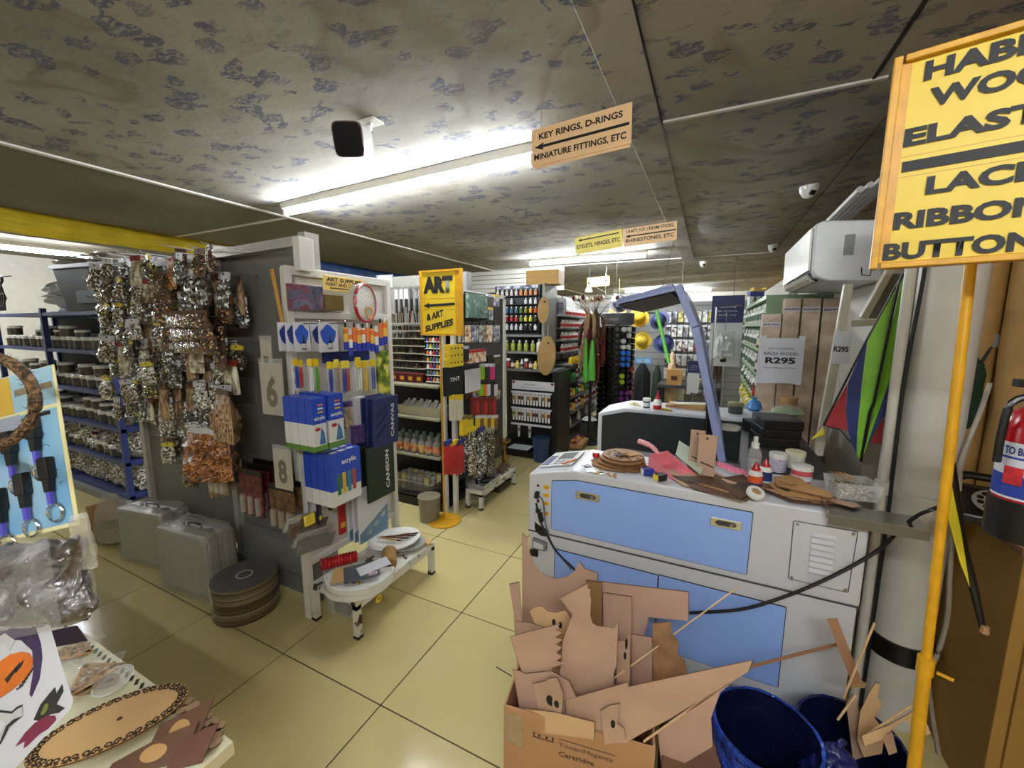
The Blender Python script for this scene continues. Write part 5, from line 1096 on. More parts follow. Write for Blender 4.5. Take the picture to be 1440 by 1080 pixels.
# basket of white bottles
wb = thing('wicker_tray', 'pale wicker tray of white bottles on the paint shelving', 'tray', (-2.17,Y2+.17,S2[2]), 0)
o = opentub(.42,.2,.46,.24,.075).build('tray', M('wicker_pale',(196,188,160),.6,var=.15,scale=70,bump=.5,bscale=120), wb); o.modifiers.new('s','SOLIDIFY').thickness = .004
MB().bar((-.23,-.12,.077),(.23,-.12,.077),.01,.008).build('rim', M('wicker_pale'), wb); MB().bar((.23,-.12,.077),(.23,.12,.077),.01,.008).build('rim', M('wicker_pale'), wb)
wbt = bottle('white_bottle', M('bottle_white'), CAPW, .11, .02)
for i in range(11): use(wbt, (-2.36+.039*i, Y2+.09+.015*(i%2), S2[2]+.05), f'{nth(i)} white bottle from the left lying in the wicker tray', 'white bottles in the wicker tray', (-.9,0,R.uniform(-.1,.1)))
gl = bottle('glaze_bottle', M('glaze_body',(150,150,140),.12,alpha=.75), M('cap_teal',(120,140,130),.35), .17, .036, lab=ramp_mat('fruit_label',[(.35,(170,70,60)),(.5,(206,130,96)),(.62,(216,190,120)),(.75,(150,160,110))],20,.4,0,'noise'))
for r in range(2):
    for i in range(7): use(gl, (-2.45+.077*i+.035*r, Y2+.06+.085*r, S2[1]), f'{nth(i)} picture-label bottle from the left, {["front","back"][r]} row, paint shelving', 'picture-label bottles', R.uniform(0,3))
tb = thing('clear_tray', 'clear tray of small bottles on the lowest paint shelf', 'tray', (-2.26,Y2+.14,S2[0]), 0); o = opentub(.46,.22,.50,.26,.10).build('tray', M('smoke_plastic',(110,112,108),.15,alpha=.55), tb); o.modifiers.new('s','SOLIDIFY').thickness = .003; MB().bar((-.25,-.13,.1),(.25,-.13,.1),.006,.006).build('rim', CLEAR, tb)
sbt = bottle('dropper_bottle', M('bottle_grey',(170,168,160),.25), M('cap_grey',(176,174,170),.4), .125, .026, shape='jar')
sby = bottle('dropper_bottle', M('bottle_cream'), M('cap_cream',(216,208,130),.4), .125, .026, shape='jar')
for r in range(3):
    for i in range(6):
        use(sby if (i+r*2)%4 == 1 else sbt, (-2.42+.062*i+.015*r, Y2+.07+.062*r, S2[0]+.012), f'{nth(i)} {"cream" if (i+r*2)%4==1 else "grey"} capped bottle from left, {["front","middle","back"][r]} row, clear tray', 'bottles in the clear tray', R.uniform(0,3))
# upper shelves of dark pens and sticks, paint tube drawers
for s in range(7):
    z = 1.155+.066*s
    MB().box(-2.62,Y2+.22,z-.008,-2.08,Y2+.40,z).build('pen_shelf', BOARD, r2)
    for i in range(8):
        t = thing('pen_bundle', f'dark bundle of pens, {nth(s)} pen shelf up, {nth(i)} from left', 'pens', (-2.57+.064*i,Y2+.25,z+.001), 0, 'pen bundles on the pen shelves')
        hgt = .042 if s < 6 else R.uniform(.08,.14)
        for q in range(3): MB().tube([(-.016+.016*q,R.uniform(-.01,.01),0),(-.016+.016*q+R.uniform(-.006,.006),R.uniform(-.01,.01),hgt+R.uniform(-.006,.006))], .006, 6).build('pen', [BLACK,CUTD,M('pen_olive',(90,80,40),.4),M('pen_red',(110,30,30),.4),GREYM][R.choice([0,0,0,1,1,2,3,4])], t)
dd = thing('tube_display', 'tall narrow display of small coloured paint tubes', 'display', (-2.03,Y2+.10,1.05))
MB().box(-.085,.0,0,-.08,.12,.46).build('side', BLACK, dd); MB().box(.08,.0,0,.085,.12,.46).build('side', BLACK, dd); MB().box(-.08,.11,0,.08,.12,.46).build('back', BLACK, dd)
CT = [(196,40,44),(220,180,50),(40,70,150),(60,130,80),(214,110,40),(120,60,120),(226,220,206),(90,150,190)]
for s in range(8):
    MB().box(-.08,-.005,.012+.055*s,.08,.11,.018+.055*s).build('shelf_board', WHITE, dd)
    for i in range(5):
        t = thing('small_tube', f'small paint tube, {nth(s)} display row up, {nth(i)} from left', 'paint tube', (-2.095+.031*i,Y2+.11,1.069+.055*s), 0, 'small tubes in the tall display'); MB().lathe([(.012,0),(.013,.024),(.006,.03)], 8).build('body', M('ct%d'%((s*3+i*2)%8),CT[(s*3+i*2)%8],.35), t, smooth=True); MB().lathe([(.006,.03),(.006,.036)], 8).build('cap', PLASTIC_W, t)
for i in range(7):
    t = thing('spatula_pack', f'{nth(i)} black-handled spatula pack from the left on the back pegboard', 'spatula', (-2.58+.058*i,Y2+.30,1.85), R.uniform(-.2,.2), 'black spatula packs'); MB().prism([(-.016,0,0),(.016,0,0),(.02,0,-.09),(-.02,0,-.09)], None, (0,.004,0)).build('blade', PLASTIC_W if i<3 else STEEL, t); MB().box(-.014,-.006,-.21,.014,.008,-.085).build('handle', BLACK, t, bevel=.004); hook(r2,(-2.58+.058*i,Y2+.42,1.85))
t = thing('price_card', 'grey R22.50 price card above the spatula packs', 'price card', tuple(at(541,396,Y=Y2+.1)), .05); MB().box(-.08,-.001,-.05,.08,.001,.05).build('card', M('grey_card',(170,170,168),.6), t); words(t, 'R22.50', .09, .028, (.0,-.0014,-.025), BLACKINK, .01)
MB().box(-.09,-.0015,.045,.09,.0015,.055).build('holder', CLEAR, t)
for i in range(5):
    t = thing('red_carton', f'{nth(i)} dark red carton from the left above the pen shelves foot', 'carton', (-2.55+.09*i,Y2+.10,1.048), 0, 'dark red cartons'); MB().box(-.042,0,0,.042,.09,.075).build('carton', M('carton_red',(84,26,24),.4,var=.3), t, bevel=.002); MB().box(-.02,-.001,.02,.02,0,.05).build('print', GOLDF, t)
# ================================================================ second end stand
X2 = -1.78
e2 = thing('hardware_stand', 'second pegboard end stand with brushes and bagged craft goods', 'display stand', (0,0,0))
MB().box(X2-.04,2.66,.25,X2-.025,3.55,1.80).build('pegboard', peg_mat('peg_black',(58,58,56)), e2)
for y in (2.655,3.52): MB().box(X2-.04,y,0,X2-.005,y+.03,1.80).build('post', WHITE, e2)
MB().box(X2-.04,2.66,1.78,X2-.005,3.55,1.81).build('top_rail', WHITE, e2)
def pk2(name, bx, d, th, mat, label, cat, group=None, head=None): return pack(name, bx, X2+d, th, mat, label, cat, group, head)
t,w_,h_,th = pk2('art_canvas', (658,412,687,448), .05, .025, ramp_mat('teal_pour',[(.3,(40,56,60)),(.45,(110,136,130)),(.55,(70,110,84)),(.7,(176,190,196))],8,.3,0,'noise',lo=3.), 'teal marbled canvas on the second stand', 'painting'); MB().box(-w_/2-.012,.0,-.012,w_/2+.012,.006,h_+.012).build('frame', BLACK, t)
MAG = [ramp_mat('mag%d'%i,[(.35,a),(.5,b),(.65,c)],24,.3,0,'noise') for i,(a,b,c) in enumerate((((30,30,34),(150,150,140),(220,216,206)),((150,60,40),(220,190,150),(240,236,226)),((40,50,80),(150,150,170),(224,222,226))))]
for i in range(6): pk2('craft_magazine', (645+10*i,452,653+10*i,481), .09, .01, MAG[i%3], f'{nth(i)} picture pack from the left in the upper row, second stand', 'pack', 'picture packs', BLACK)
for i in range(3): 
    t,w_,h_,th = pk2('sponge_pack', (632,485+10*i,652,494+10*i), .12, .05, YELLOW, f'{nth(i)} yellow sponge pack from the top on the second stand', 'sponge pack', 'yellow sponge packs')
    for q in range(4): MB().lathe([(.008,0),(.008,.001)], 8, (-w_*.36+w_*.24*q,-th-.001,h_*.5), 'y').build('print', BLACKINK, t)
pk2('pattern_box', (660,493,684,508), .12, .06, MAG[1], 'pink and white printed box on the second stand', 'box', head=RED); pk2('pattern_box', (651,487,660,508), .12, .06, BLACK, 'black printed box beside the pink box', 'box', head=MAG[2])
t,w_,h_,th = pk2('tint_pack', (627,517,651,552), .1, .03, BLACK, 'big black TINT pack on the second stand', 'pack'); words(t, 'TINT', w_*.6, h_*.14, (0,-th-.001,h_*.55), PLASTIC_W, .01)
pk2('note_card', (655,521,676,548), .07, .01, PAPER, 'white lined card beside the black pack', 'card', head=PAPER)
NE = [M('neon_green',(150,200,40),.4), M('neon_pink',(220,50,130),.4), M('neon_orange',(236,130,40),.4), M('neon_dark',(40,40,46),.4), PAPER]
for i in range(3): pk2('neon_pack', (677+7*i,512,682+7*i,533), .07, .02, [NE[0],NE[3],NE[1]][i], f'{nth(i)} neon marker pack from the left, second stand', 'marker pack', 'neon marker packs', NE[4])
for i in range(5): pk2('marker_card', (676+5*i,537,680+5*i,556), .07, .02, [NE[0],NE[2],NE[4],NE[3],NE[4]][i], f'{nth(i)} small marker card from left below the neon packs', 'marker card', 'small marker cards', BLACK)
for i in range(6): pk2('red_brush', (664+5.8*i,560,669+5.8*i,582), .10, .02, RED if i%2 else M('dark_red',(110,22,24),.35), f'{nth(i)} red handled brush from the left, second stand', 'brush', 'red brushes', M('dark_red'))
for i in range(6): pk2('glue_stick', (671+5*i,585,675.5+5*i,603), .10, .02, [YELLOW,M('glue_brown',(130,90,40),.4)][i%2], f'{nth(i)} yellow glue stick from the left, second stand', 'glue stick', 'yellow glue sticks', PAPER)
for i in range(3): pk2('white_brush', (634+6*i,556,640+6*i,590), .10, .02, M('bone',(206,200,176),.5), f'{nth(i)} wide white brush pack from the left, second stand', 'brush', 'white brush packs', YELLOW)
for i in range(2): pk2('yellow_pack', (650+8*i,586,658+8*i,610), .10, .03, YELLOW, f'{["left","right"][i]} yellow bagged pack on the second stand', 'pack', 'yellow bagged packs', M('olive_card'))
for i in range(3):
    y,z,w_,h_ = box_at(627+8*i,628,640+8*i,662,X2+.12); t = thing('felt_bag', f'{nth(i)} red felt bag from the left above the second bench', 'bag', (X2+.10,y,z+h_/2), RE, 'red felt bags'); put('pouch', pouch_mesh(w_,h_,.05,600+i,M('red_felt',(178,34,36),.5),.2), t); MB().box(-w_*.4,-.008,-.005,w_*.4,.008,.03).build('header_card', [M('navy_card'),YELLOW][i%2], t)
for i in range(6):
    y,z,w_,h_ = box_at(650+6.5*i,608,662+6.5*i,662,X2+.10); t = thing('shell_bag', f'{nth(i)} long clear bag from the left beside the red felt', 'bag', (X2+.06+.05*(i%2),y,z+h_/2), RE, 'long clear bags'); put('pouch', pouch_mesh(w_,h_,.06,620+i,[GLS,NAT,DRK][i%3],.5), t); MB().box(-w_*.4,-.008,-.005,w_*.4,.008,.03).build('header_card', [M('navy_card'),YELLOW,CLEAR][i%3], t)
for r_ in range(5):
    for i in range(5):
        x0 = 657+9.6*i; y0 = [414,432,500,551,606][r_]
        if r_ < 2 and i < 3: continue
        if r_ == 2 and i < 3: continue
        pk2('craft_pack', (x0,y0,x0+8,y0+[17,18,11,9,30][r_]), .05, .02, [BLACK,M('pack_olive',(74,66,40),.35,var=.3),MAG[0],M('pack_brown',(70,46,34),.4),MAG[2]][(i+r_)%5], f'dark small craft pack, {nth(r_)} gap row down, {nth(i)} along, second stand', 'pack', 'dark craft packs on the second stand', [PAPER,YELLOW,BLACK][(i+r_)%3])
bench((X2+.0,2.78,0), .66, .16, .165, 'small white low bench before the second stand')
t = thing('silver_tray', 'silver tray of black strips on the second bench', 'tray', (X2+.09,2.95,.166), RE); o = opentub(.28,.14,.32,.17,.045).build('tray', M('silver',(190,190,190),.3,.8), t); o.modifiers.new('s','SOLIDIFY').thickness = .003
for i in range(12): MB().obox((R.uniform(-.1,.1),R.uniform(-.05,.05),.04+.002*i),(.09,.02,.004),Euler((R.uniform(-.2,.2),R.uniform(-.2,.2),R.uniform(0,3)))).build('strip', BLACK, t)
t = thing('brown_block', 'brown wooden block on the second bench', 'block', (X2+.09,3.28,.166), RE+.2); MB().box(-.09,-.03,0,.09,.03,.06).build('block', M('brown_block',(84,62,44),.5), t, bevel=.003); MB().box(-.09,-.031,.0,.09,-.03,.006).build('felt_foot', CARD, t)
t = thing('candle_holder', 'twisted gold candle holder behind the second bench', 'candle holder', (X2+.05,3.50,0.0)); MB().lathe([(.055,0),(.055,.01),(.02,.02),(.03,.08),(.018,.16),(.012,.20),(.02,.23)], 14).build('stem', M('gold',(170,130,70),.25,.9), t, smooth=True); MB().lathe([(.02,.23),(.06,.255),(.065,.27),(.055,.27)], 18).build('dish', M('gold'), t, smooth=True)
t.location.z = .166; t.location.y = 3.41
for i in range(3):
    t = thing('bundle_roll', f'{nth(i)} clear roll from the left lying under the second bench', 'roll', (X2+.03+.035*(i%2),2.85+.06*i,.032), (0,0,0), 'rolls under the second bench'); MB().lathe([(.03,-.06),(.03,.06)], 12, (0,0,0), 'x').build('roll', M('roll_beige',(150,140,110),.3,var=.2), t, smooth=True); MB().lathe([(.014,-.062),(.014,.062)], 10, (0,0,0), 'x').build('core', CUTD, t)
t = thing('dark_tray', 'dark tray of bits under the far end of the second bench', 'tray', (X2+.07,3.28,.0), RE); o = opentub(.22,.10,.26,.13,.06).build('tray', M('dark_wood',(50,36,28),.4), t); o.modifiers.new('s','SOLIDIFY').thickness = .004; MB().box(-.1,-.04,.005,.1,.04,.04).build('contents', DRK, t)
# ART sign on its stand
s1 = thing('sign_stand', 'yellow ART and art supplies sign on a thin yellow pole', 'sign', (-1.80,2.50,0))
MB().lathe([(.13,0),(.13,.008),(.02,.016)], 28).build('foot', GOLDF, s1, smooth=True); MB().tube([(0,0,.01),(0,0,1.47)], .0075, 10).build('pole', GOLDF, s1, smooth=True)
MB().box(-.155,-.012,1.465,.195,-.004,1.915).build('panel', YELLOW, s1)
for bx in ((-.165,-.02,1.455,-.145,0,1.925),(.185,-.02,1.455,.205,0,1.925),(-.145,-.02,1.455,.185,0,1.470),(-.145,-.02,1.912,.185,0,1.925)): MB().box(*bx).build('frame_bar', GOLDF, s1)
MB().box(.145,-.0135,1.47,.185,-.012,1.912).build('margin_strip', GOLDF, s1)
words(s1, 'ART', .26, .12, (-.005,-.013,1.82), BLACKINK, .075)
MB().prism([(-.135,-.0135,1.672),(-.085,-.0135,1.652),(-.085,-.0135,1.664),(.14,-.0135,1.672),(.14,-.0135,1.69),(-.085,-.0135,1.682),(-.085,-.0135,1.692)], None, (0,.001,0)).build('arrow', BLACKINK, s1)
MB().box(-.145,-.0128,1.722,.14,-.0122,1.7245).build('paper_edge', GOLDF, s1); MB().box(-.145,-.0128,1.642,.14,-.0122,1.6445).build('paper_edge', GOLDF, s1)
words(s1, '& ART', .15, .05, (-.035,-.013,1.602), BLACKINK, .05, slant=.22); words(s1, 'SUPPLIES', .25, .048, (.0,-.013,1.528), BLACKINK, .05, slant=.22)
t = thing('dust_bin', 'small dull grey waste bin at the foot of the sign pole', 'bin', (-1.92,2.47,.0)); MB().lathe([(.075,0),(.088,.19),(.084,.19),(.072,.01)], 22).build('bucket', M('bin_grey',(128,120,100),.4), t, smooth=True); MB().lathe([(.09,.185),(.09,.197),(.085,.197)], 22).build('rim', M('bin_grey'), t, smooth=True)
# ================================================================ third rack: black paint display
Y3 = 4.3
r3 = thing('paint_display', 'black shop display of paint bottles and tubes at aisle end', 'display', (0,0,0))
GSH = M('grey_shelf', (112,112,108), .5, var=.06)
MB().box(-2.36,Y3+.42,0,-1.70,Y3+.46,1.98).build('back_panel', BLACKM, r3)
MB().box(-2.36,Y3-.08,0,-1.56,Y3+.42,.07).build('plinth', BLACKM, r3)
MB().box(-1.57,Y3-.02,0,-1.50,Y3+.44,1.02).build('side_panel', BLACKM, r3)
MB().box(-1.72,Y3+.02,1.02,-1.69,Y3+.42,2.0).build('upright', GSH, r3)
for z, x1 in ((1.43,-1.72),(1.235,-1.72),(1.03,-1.56)): MB().box(-2.40,Y3+.0,z-.025,x1,Y3+.42,z).build('shelf_board', GSH, r3)
MB().box(-2.33,Y3+.05,1.43,-1.76,Y3+.42,1.99).build('top_case', BLACK, r3)
for i in range(5): MB().box(-2.31,Y3+.0,1.475+.098*i,-1.78,Y3+.05,1.483+.098*i).build('step', BLACK, r3)
MB().box(-2.30,Y3+.04,1.955,-1.78,Y3+.05,1.99).build('picture_strip', MAG[2], r3)
COLS5 = [[(214,214,216)]*9,[(60,110,150)]*3+[(80,120,130)]*2+[(110,130,80),(150,150,60),(230,180,50),(220,90,50)],[(150,40,60)]*3+[(180,60,70)]*2+[(140,150,60),(220,210,70),(220,210,70),(60,60,60)],[(206,206,206)]*6+[(40,40,40),(60,60,60),(210,210,210)],[(214,206,200)]*5+[(226,150,90)]*4]
def mini(c):
    k = 'mini_%d_%d_%d'%c
    if k not in MINI:
        t = bottle('mini_bottle', M(k,c,.3), PLASTIC_W, .07, .019); MINI[k] = t
    return MINI[k]
MINI = {}
for s, row in enumerate((COLS5[3],COLS5[2],COLS5[1],COLS5[0],COLS5[4])):
    for i, c in enumerate(row):
        if s == 3 and i in (1,2,4,5): continue
        use(mini(c), (-2.28+.06*i, Y3+.025, 1.483+.098*s), f'{nth(i)} small paint bottle from left, {nth(s)} step up, black display', 'small bottles in the black display', R.uniform(0,3))
gg = bottle('glitter_glue', M('glitter_green',(150,160,60),.3), PLASTIC_W, .13, .026)
gw = bottle('glitter_glue', M('glitter_white',(214,214,196),.3), PLASTIC_W, .15, .032)
for i in range(5): use(gg, (-2.2+.085*i, Y3+.1, 1.236), f'{nth(i)} cone-topped green glue bottle from left on the grey shelf', 'cone-topped glue bottles')
use(gw, (-1.78, Y3+.1, 1.236), 'taller white glue bottle at the right of the grey shelf', 'cone-topped glue bottles')
for i in range(10): use([bt_y,bt_w,bt_r,bt_k][i%4], (-2.28+.058*i, Y3+.08, 1.031), f'{nth(i)} mixed craft bottle from left on the lower grey shelf', 'mixed craft bottles', R.uniform(0,3), 1.1)
hb = thing('header_board', 'white printed header board over the rows of tubes', 'header board', (-1.80,Y3-.04,.80)); MB().box(-.26,0,0,.26,.01,.10).build('board', PAPER, hb); words(hb, 'acrylic', .16, .03, (-.02,-.001,.062), INKG, .0); words(hb, 'ACRYLIC & PASTEL COLOURS', .3, .014, (0,-.001,.026), INKG, .0)
for x in (-.24,.24): MB().lathe([(.016,0),(.016,.002)], 10, (x,-.003,.08), 'y').build('button', M('dark_red'), hb)
MB().box(-2.06,Y3-.02,.40,-1.58,Y3+.0,.80).build('tube_backing', BLACK, r3)
pt = thing('colour_tube', 'x', 'paint tube'); MB().prism([(-.016,0,0),(.016,0,0),(.013,0,-.09),(-.013,0,-.09)], None, (0,.012,0)).build('body', M('tube_silver',(200,196,190),.3), pt); MB().lathe([(.012,-.13),(.012,-.09)], 8, (0,.006,0)).build('cap', PLASTIC_W, pt); MB().box(-.0162,-.001,-.07,.0162,.0,-.03).build('colour_band', M('band_a',(150,120,90),.4), pt)
for rw in range(2):
    MB().box(-2.07,Y3-.045,.755-.19*rw,-1.57,Y3-.02,.775-.19*rw).build('tube_rail', PAPER, r3)
    for i in range(13):
        q = use(pt, (-2.04+.037*i, Y3-.04, .75-.19*rw), f'{nth(i)} silver colour tube from left, {["upper","lower"][rw]} rail of the black display', 'silver colour tubes', R.uniform(-.15,.15))
        swap(q, 'colour_band', M('band_%d'%(i%5),[(120,110,100),(196,170,90),(110,40,40),(60,60,60),(190,190,186)][i%5],.4))
MB().box(-2.07,Y3-.045,.375,-1.57,Y3-.02,.395).build('tube_rail', PAPER, r3)
for i,x in enumerate((-1.98,-1.84)): use(pt, (x, Y3-.02, .37), f'{["left","right"][i]} silver tube hanging alone below the rails', 'silver colour tubes', 0, 1.1)
t = thing('blue_bucket', 'dark blue bucket at the foot of the black display', 'bucket', (-1.66,Y3-.10,.0)); MB().lathe([(.085,0),(.10,.27),(.096,.27),(.08,.01)], 22).build('bucket', M('bucket_blue',(34,58,92),.35), t, smooth=True); MB().lathe([(.104,.262),(.104,.275),(.098,.275)], 22).build('rim', M('bucket_blue'), t, smooth=True)
t = thing('paper_stack', 'stack of printed sheets on the black display foot', 'paper', (-1.93,Y3-.06,.072)); MB().box(-.14,-.1,0,.13,.1,.04).build('stack', BLACKM, t); MB().box(-.13,-.09,.04,.12,.09,.046).build('top_sheet', PAPER, t)
# hanging paddles
for i,(x,y,s,l) in enumerate(((763,455,.72,'small oval wooden palette hanging on the black display'),(767,528,1.0,'large oval wooden palette hanging on the black display'))):
    p = at(x,y,Y=Y3-.08); t = thing('wood_palette', l, 'palette', tuple(p), (0,.05,.75), 'oval wooden palettes'); hh_ = [.29,.44][i]; ww = [.05,.082][i]*1.15
    pts = [(ww*math.cos(a)*1.15,0,hh_/2+hh_/2*math.sin(a)) for a in [k*.2618 for k in range(24)]]
    MB().prism(pts, None, (0,.006,0)).build('board', M('palette_wood',(176,142,92),.55,var=.1), t, bevel=.001); MB().lathe([(.012,0),(.012,.0006)], 10, (.01,-.0008,hh_*.82), 'y').build('thumb_hole', BLACKINK, t); MB().tube([(0,.003,hh_),(0,.003,hh_+.12)], .003, 5).build('cord', M('straw'), t)
# side of the third rack facing the walkway
r4 = thing('paint_shelving', 'grey stepped shelving of paint bottles along the far walkway', 'shelving', (0,0,0))
MB().box(-1.95,4.78,0,-1.92,6.4,1.95).build('back_panel', GSH, r4)
for y in (4.78,5.6,6.38): MB().box(-1.95,y-.015,0,-1.90,y+.015,1.95).build('upright', GSH, r4)
Z4 = [.10,.28,.46,.65,.86,1.06,1.21,1.36,1.51,1.66]
for j, z in enumerate(Z4): MB().box(-1.93,4.79,z-.018,-1.50 if j<6 else -1.62,6.38,z).build('shelf_board', GSH, r4)
R4C = [((196,60,50),'red'),((150,40,50),'crimson'),((60,150,80),'green'),((232,196,40),'yellow'),((200,190,180),'white')]
P4 = {c[1]: bottle('row_bottle', M('r4_'+c[1],c[0],.35), PLASTIC_W if c[1] in('red','white','crimson') else BLACK, .12, .028, lab=PAPER if c[1] in ('red','crimson') else None) for c in R4C}
P4['tall'] = bottle('row_bottle', M('r4_white'), PLASTIC_W, .10, .024, lab=M('lab_red'))
for j, z in enumerate(Z4[1:], 1):
    for i in range(11):
        kk = {1:'white',2:['crimson','yellow','red'][i%3],3:['red','yellow','green'][i%3] if i<6 else 'red',4:['green','green','crimson'][i%3],5:['yellow','yellow','yellow','red'][i%4]}.get(j,'tall')
        if j == 1 and i%3: continue
        xx = -1.545 if j < 6 else -1.66
        use(P4[kk], (xx, 4.86+.135*i, z), f'{nth(i)} {"white" if kk=="tall" else kk} bottle from the near end, {nth(j)} shelf up, far walkway', 'bottles on the far walkway shelving', R.uniform(0,3))
        if j > 5: use(P4[kk], (xx+.0, 4.92+.135*i, z), f'{nth(i)} white bottle squeezed behind another, {nth(j)} shelf up, far walkway', 'bottles on the far walkway shelving', R.uniform(0,3), .9)
t = thing('cardboard_tray', 'tray of sweets at the foot of the far shelving', 'tray', (-1.47,4.95,.02), RE); MB().box(-.2,-.12,0,.2,.1,.05).build('tray', CARD, t); 
for i in range(7): MB().lathe([(.02,0),(.032,.02),(.02,.04)], 8, (-.15+.05*i,-.02+.03*(i%2),.045)).build('sweet', [RED,YELLOW,PINK][i%3], t, smooth=True)
t = thing('wrapped_parcel', 'dark parcel with white wrap beyond the tray of sweets', 'parcel', (-1.42,5.35,0)); MB().box(-.09,-.12,0,.09,.12,.24).build('parcel', DGREY, t); MB().lathe([(.06,.24),(.11,.27),(.05,.31)], 12).build('wrap', PLASTIC_W, t, smooth=True)
t = thing('carton', 'brown carton lying on top of the black display', 'carton', (-1.80,Y3+.25,2.0), .05); MB().box(-.17,-.12,0,.22,.12,.16).build('carton', M('carton_tan',(176,138,72),.7), t, bevel=.003); MB().box(-.17,-.121,.07,.22,-.12,.09).build('tape', CARD, t)
pk_t = thing('headset_pack', 'boxed white goods on top of the grey walkway shelving', 'box', (-1.72,4.86,1.67)); MB().box(-.08,-.03,0,.08,.08,.2).build('box', M('print_grey',(120,124,140),.4,var=.5,scale=20), pk_t); MB().box(-.08,-.032,.15,.08,-.03,.2).build('print', PAPER, pk_t)
# bouquet of dried flowers and feathers
bq = thing('feather_bundle', 'tall bundle of dark red feathers and dried stems', 'feathers', (-1.36,5.15,.0))
MB().tube([(0,0,0),(0,0,1.5)], .02, 8).build('stand', BLACKM, bq); MB().lathe([(.14,0),(.14,.02),(.03,.03)], 16).build('foot', BLACKM, bq)
FE = [M('feather_red',(96,26,30),.6,var=.3), M('feather_brown',(84,56,36),.6,var=.3), M('feather_dark',(36,26,24),.6), M('feather_tan',(150,124,92),.6,var=.2)]
for i in range(46):
    a = R.uniform(0,6.3); r_ = R.uniform(.03,.15); zt_ = R.uniform(1.2,1.75); l_ = R.uniform(.25,.6); dx, dy = r_*math.cos(a), r_*math.sin(a)
    MB().tube([(dx*.6,dy*.6,zt_),(dx,dy,zt_-l_*.3),(dx*1.1,dy*1.1,zt_-l_*.75),(dx,dy,zt_-l_)], [.006,.022,.024,.004], 5).build('feather', FE[i%4], bq, smooth=True)
for i in range(18):
    a = R.uniform(0,6.3); r_ = R.uniform(.1,.3); MB().tube([(0,0,1.55),(r_*.5*math.cos(a),r_*.5*math.sin(a),1.75),(r_*math.cos(a),r_*math.sin(a),1.86+R.uniform(-.06,.06))], [.006,.004,.003], 4).build('stem', FE[3 if i%2 else 2], bq)
    MB().lathe([(.005,-.03),(.028,0),(.02,.025),(.004,.04)], 7, (r_*math.cos(a),r_*math.sin(a),1.87)).build('bloom', [PLASTIC_W,FE[3],FE[0]][i%3], bq, smooth=True)
gf = thing('green_umbrella', 'folded lime green fabric hanging before the feathers', 'fabric', (-1.30,4.95,1.36)); MB().lathe([(.05,-.50),(.045,-.35),(.03,-.12),(.012,0)], 9, sy=.5).build('fabric', M('lime',(86,170,60),.5), gf, smooth=True); MB().tube([(0,0,0),(0,0,.06)], .004, 5).build('loop', BLACK, gf)
gf2 = thing('green_umbrella', 'narrow dark lime fabric just left of the wide one', 'fabric', (-1.38,4.95,1.38)); MB().lathe([(.03,-.55),(.03,-.35),(.02,-.12),(.01,0)], 9, sy=.5).build('fabric', M('lime'), gf2, smooth=True); MB().tube([(0,0,0),(0,0,.05)], .004, 5).build('loop', BLACK, gf2)
vz = thing('burlap_vase', 'burlap bag of dried stems at the end of far shelving', 'bag', (-1.52,6.62,.55)); MB().lathe([(.05,-.55),(.05,0),(.09,.08),(.12,.3),(.08,.36),(.11,.42)], 12).build('bag', M('burlap',(120,104,72),.8,var=.2,scale=60), vz, smooth=True); MB().tube(ringpts := [(.085*math.cos(k*.5),.085*math.sin(k*.5),.36) for k in range(14)], .008, 5).build('tie', CARD, vz)
# revolving stand of black paint pots
sx_, sy_ = -1.17, 5.75
sp_ = thing('spinner_stand', 'round revolving stand stacked with black paint pots', 'display stand', (sx_,sy_,0))
MB().tube([(0,0,0),(0,0,1.72)], .03, 10).build('pole', BLACKM, sp_); MB().lathe([(.28,0),(.28,.03),(.05,.05)], 24).build('foot', BLACKM, sp_)
MB().lathe([(.215,1.55),(.225,1.56),(.225,1.70),(.215,1.71)], 28).build('header', M('slate_card'), sp_, smooth=True)
words(sp_, 'colour', .16, .05, (-.02,-.2255,1.63), M('ink_silver',(150,146,120),.4), .01)
SPZ = [.16+.078*i for i in range(18)]
for z in SPZ[::3]: MB().lathe([(.03,z-.04),(.19,z-.04),(.19,z-.036),(.03,z-.036)], 24).build('tier', BLACK, sp_)
MB().lathe([(.175,.10),(.175,1.54)], 24).build('drum', BLACKM, sp_, smooth=True)
pots = {}
def pot(c):
    k = 'pot_%d_%d_%d'%c
    if k not in pots:
        t = thing('paint_pot', 'x', 'paint pot'); MB().lathe([(.024,0),(.026,.004),(.026,.034)], 8).build('pot', M(k,c,.2), t, smooth=True); MB().lathe([(.028,.034),(.029,.05),(.02,.058)], 9).build('lid', M(k), t, smooth=True); pots[k] = t
    return pots[k]
PC = {(14,14,16):'black',(206,206,206):'white',(40,100,210):'blue',(180,205,50):'lime',(100,40,120):'purple',(230,130,40):'orange',(200,60,50):'red',(215,175,50):'yellow',(200,90,130):'pink'}
for j, z in enumerate(SPZ):
    for i in range(10):
        a = -math.pi*.92+i*math.pi*1.1/9; c = (14,14,16)
        if j in (11,12,13) and 5 <= i <= 6: c = (40,100,210)
        if j in (8,9) and i == 5: c = (180,205,50)
        if j >= 14 and 5 <= i <= 6 and (i+j)%3: c = (206,206,206)
        if j in (5,6) and 5 <= i <= 6: c = (100,40,120)
        if j in (2,) and i in (5,6): c = (230,130,40)
        if i > 6 and j < 12 and (i+j)%2: c = [(200,60,50),(215,175,50),(200,90,130),(100,40,120)][(i+j)//2%4]
        use(pot(c), (sx_+.178*math.cos(a), sy_+.178*math.sin(a), z), f'{PC[c]} paint pot, {nth(j)} row up, {nth(i)} round the revolving stand', 'paint pots on the revolving stand', (0,math.pi/2,a), 1.2)
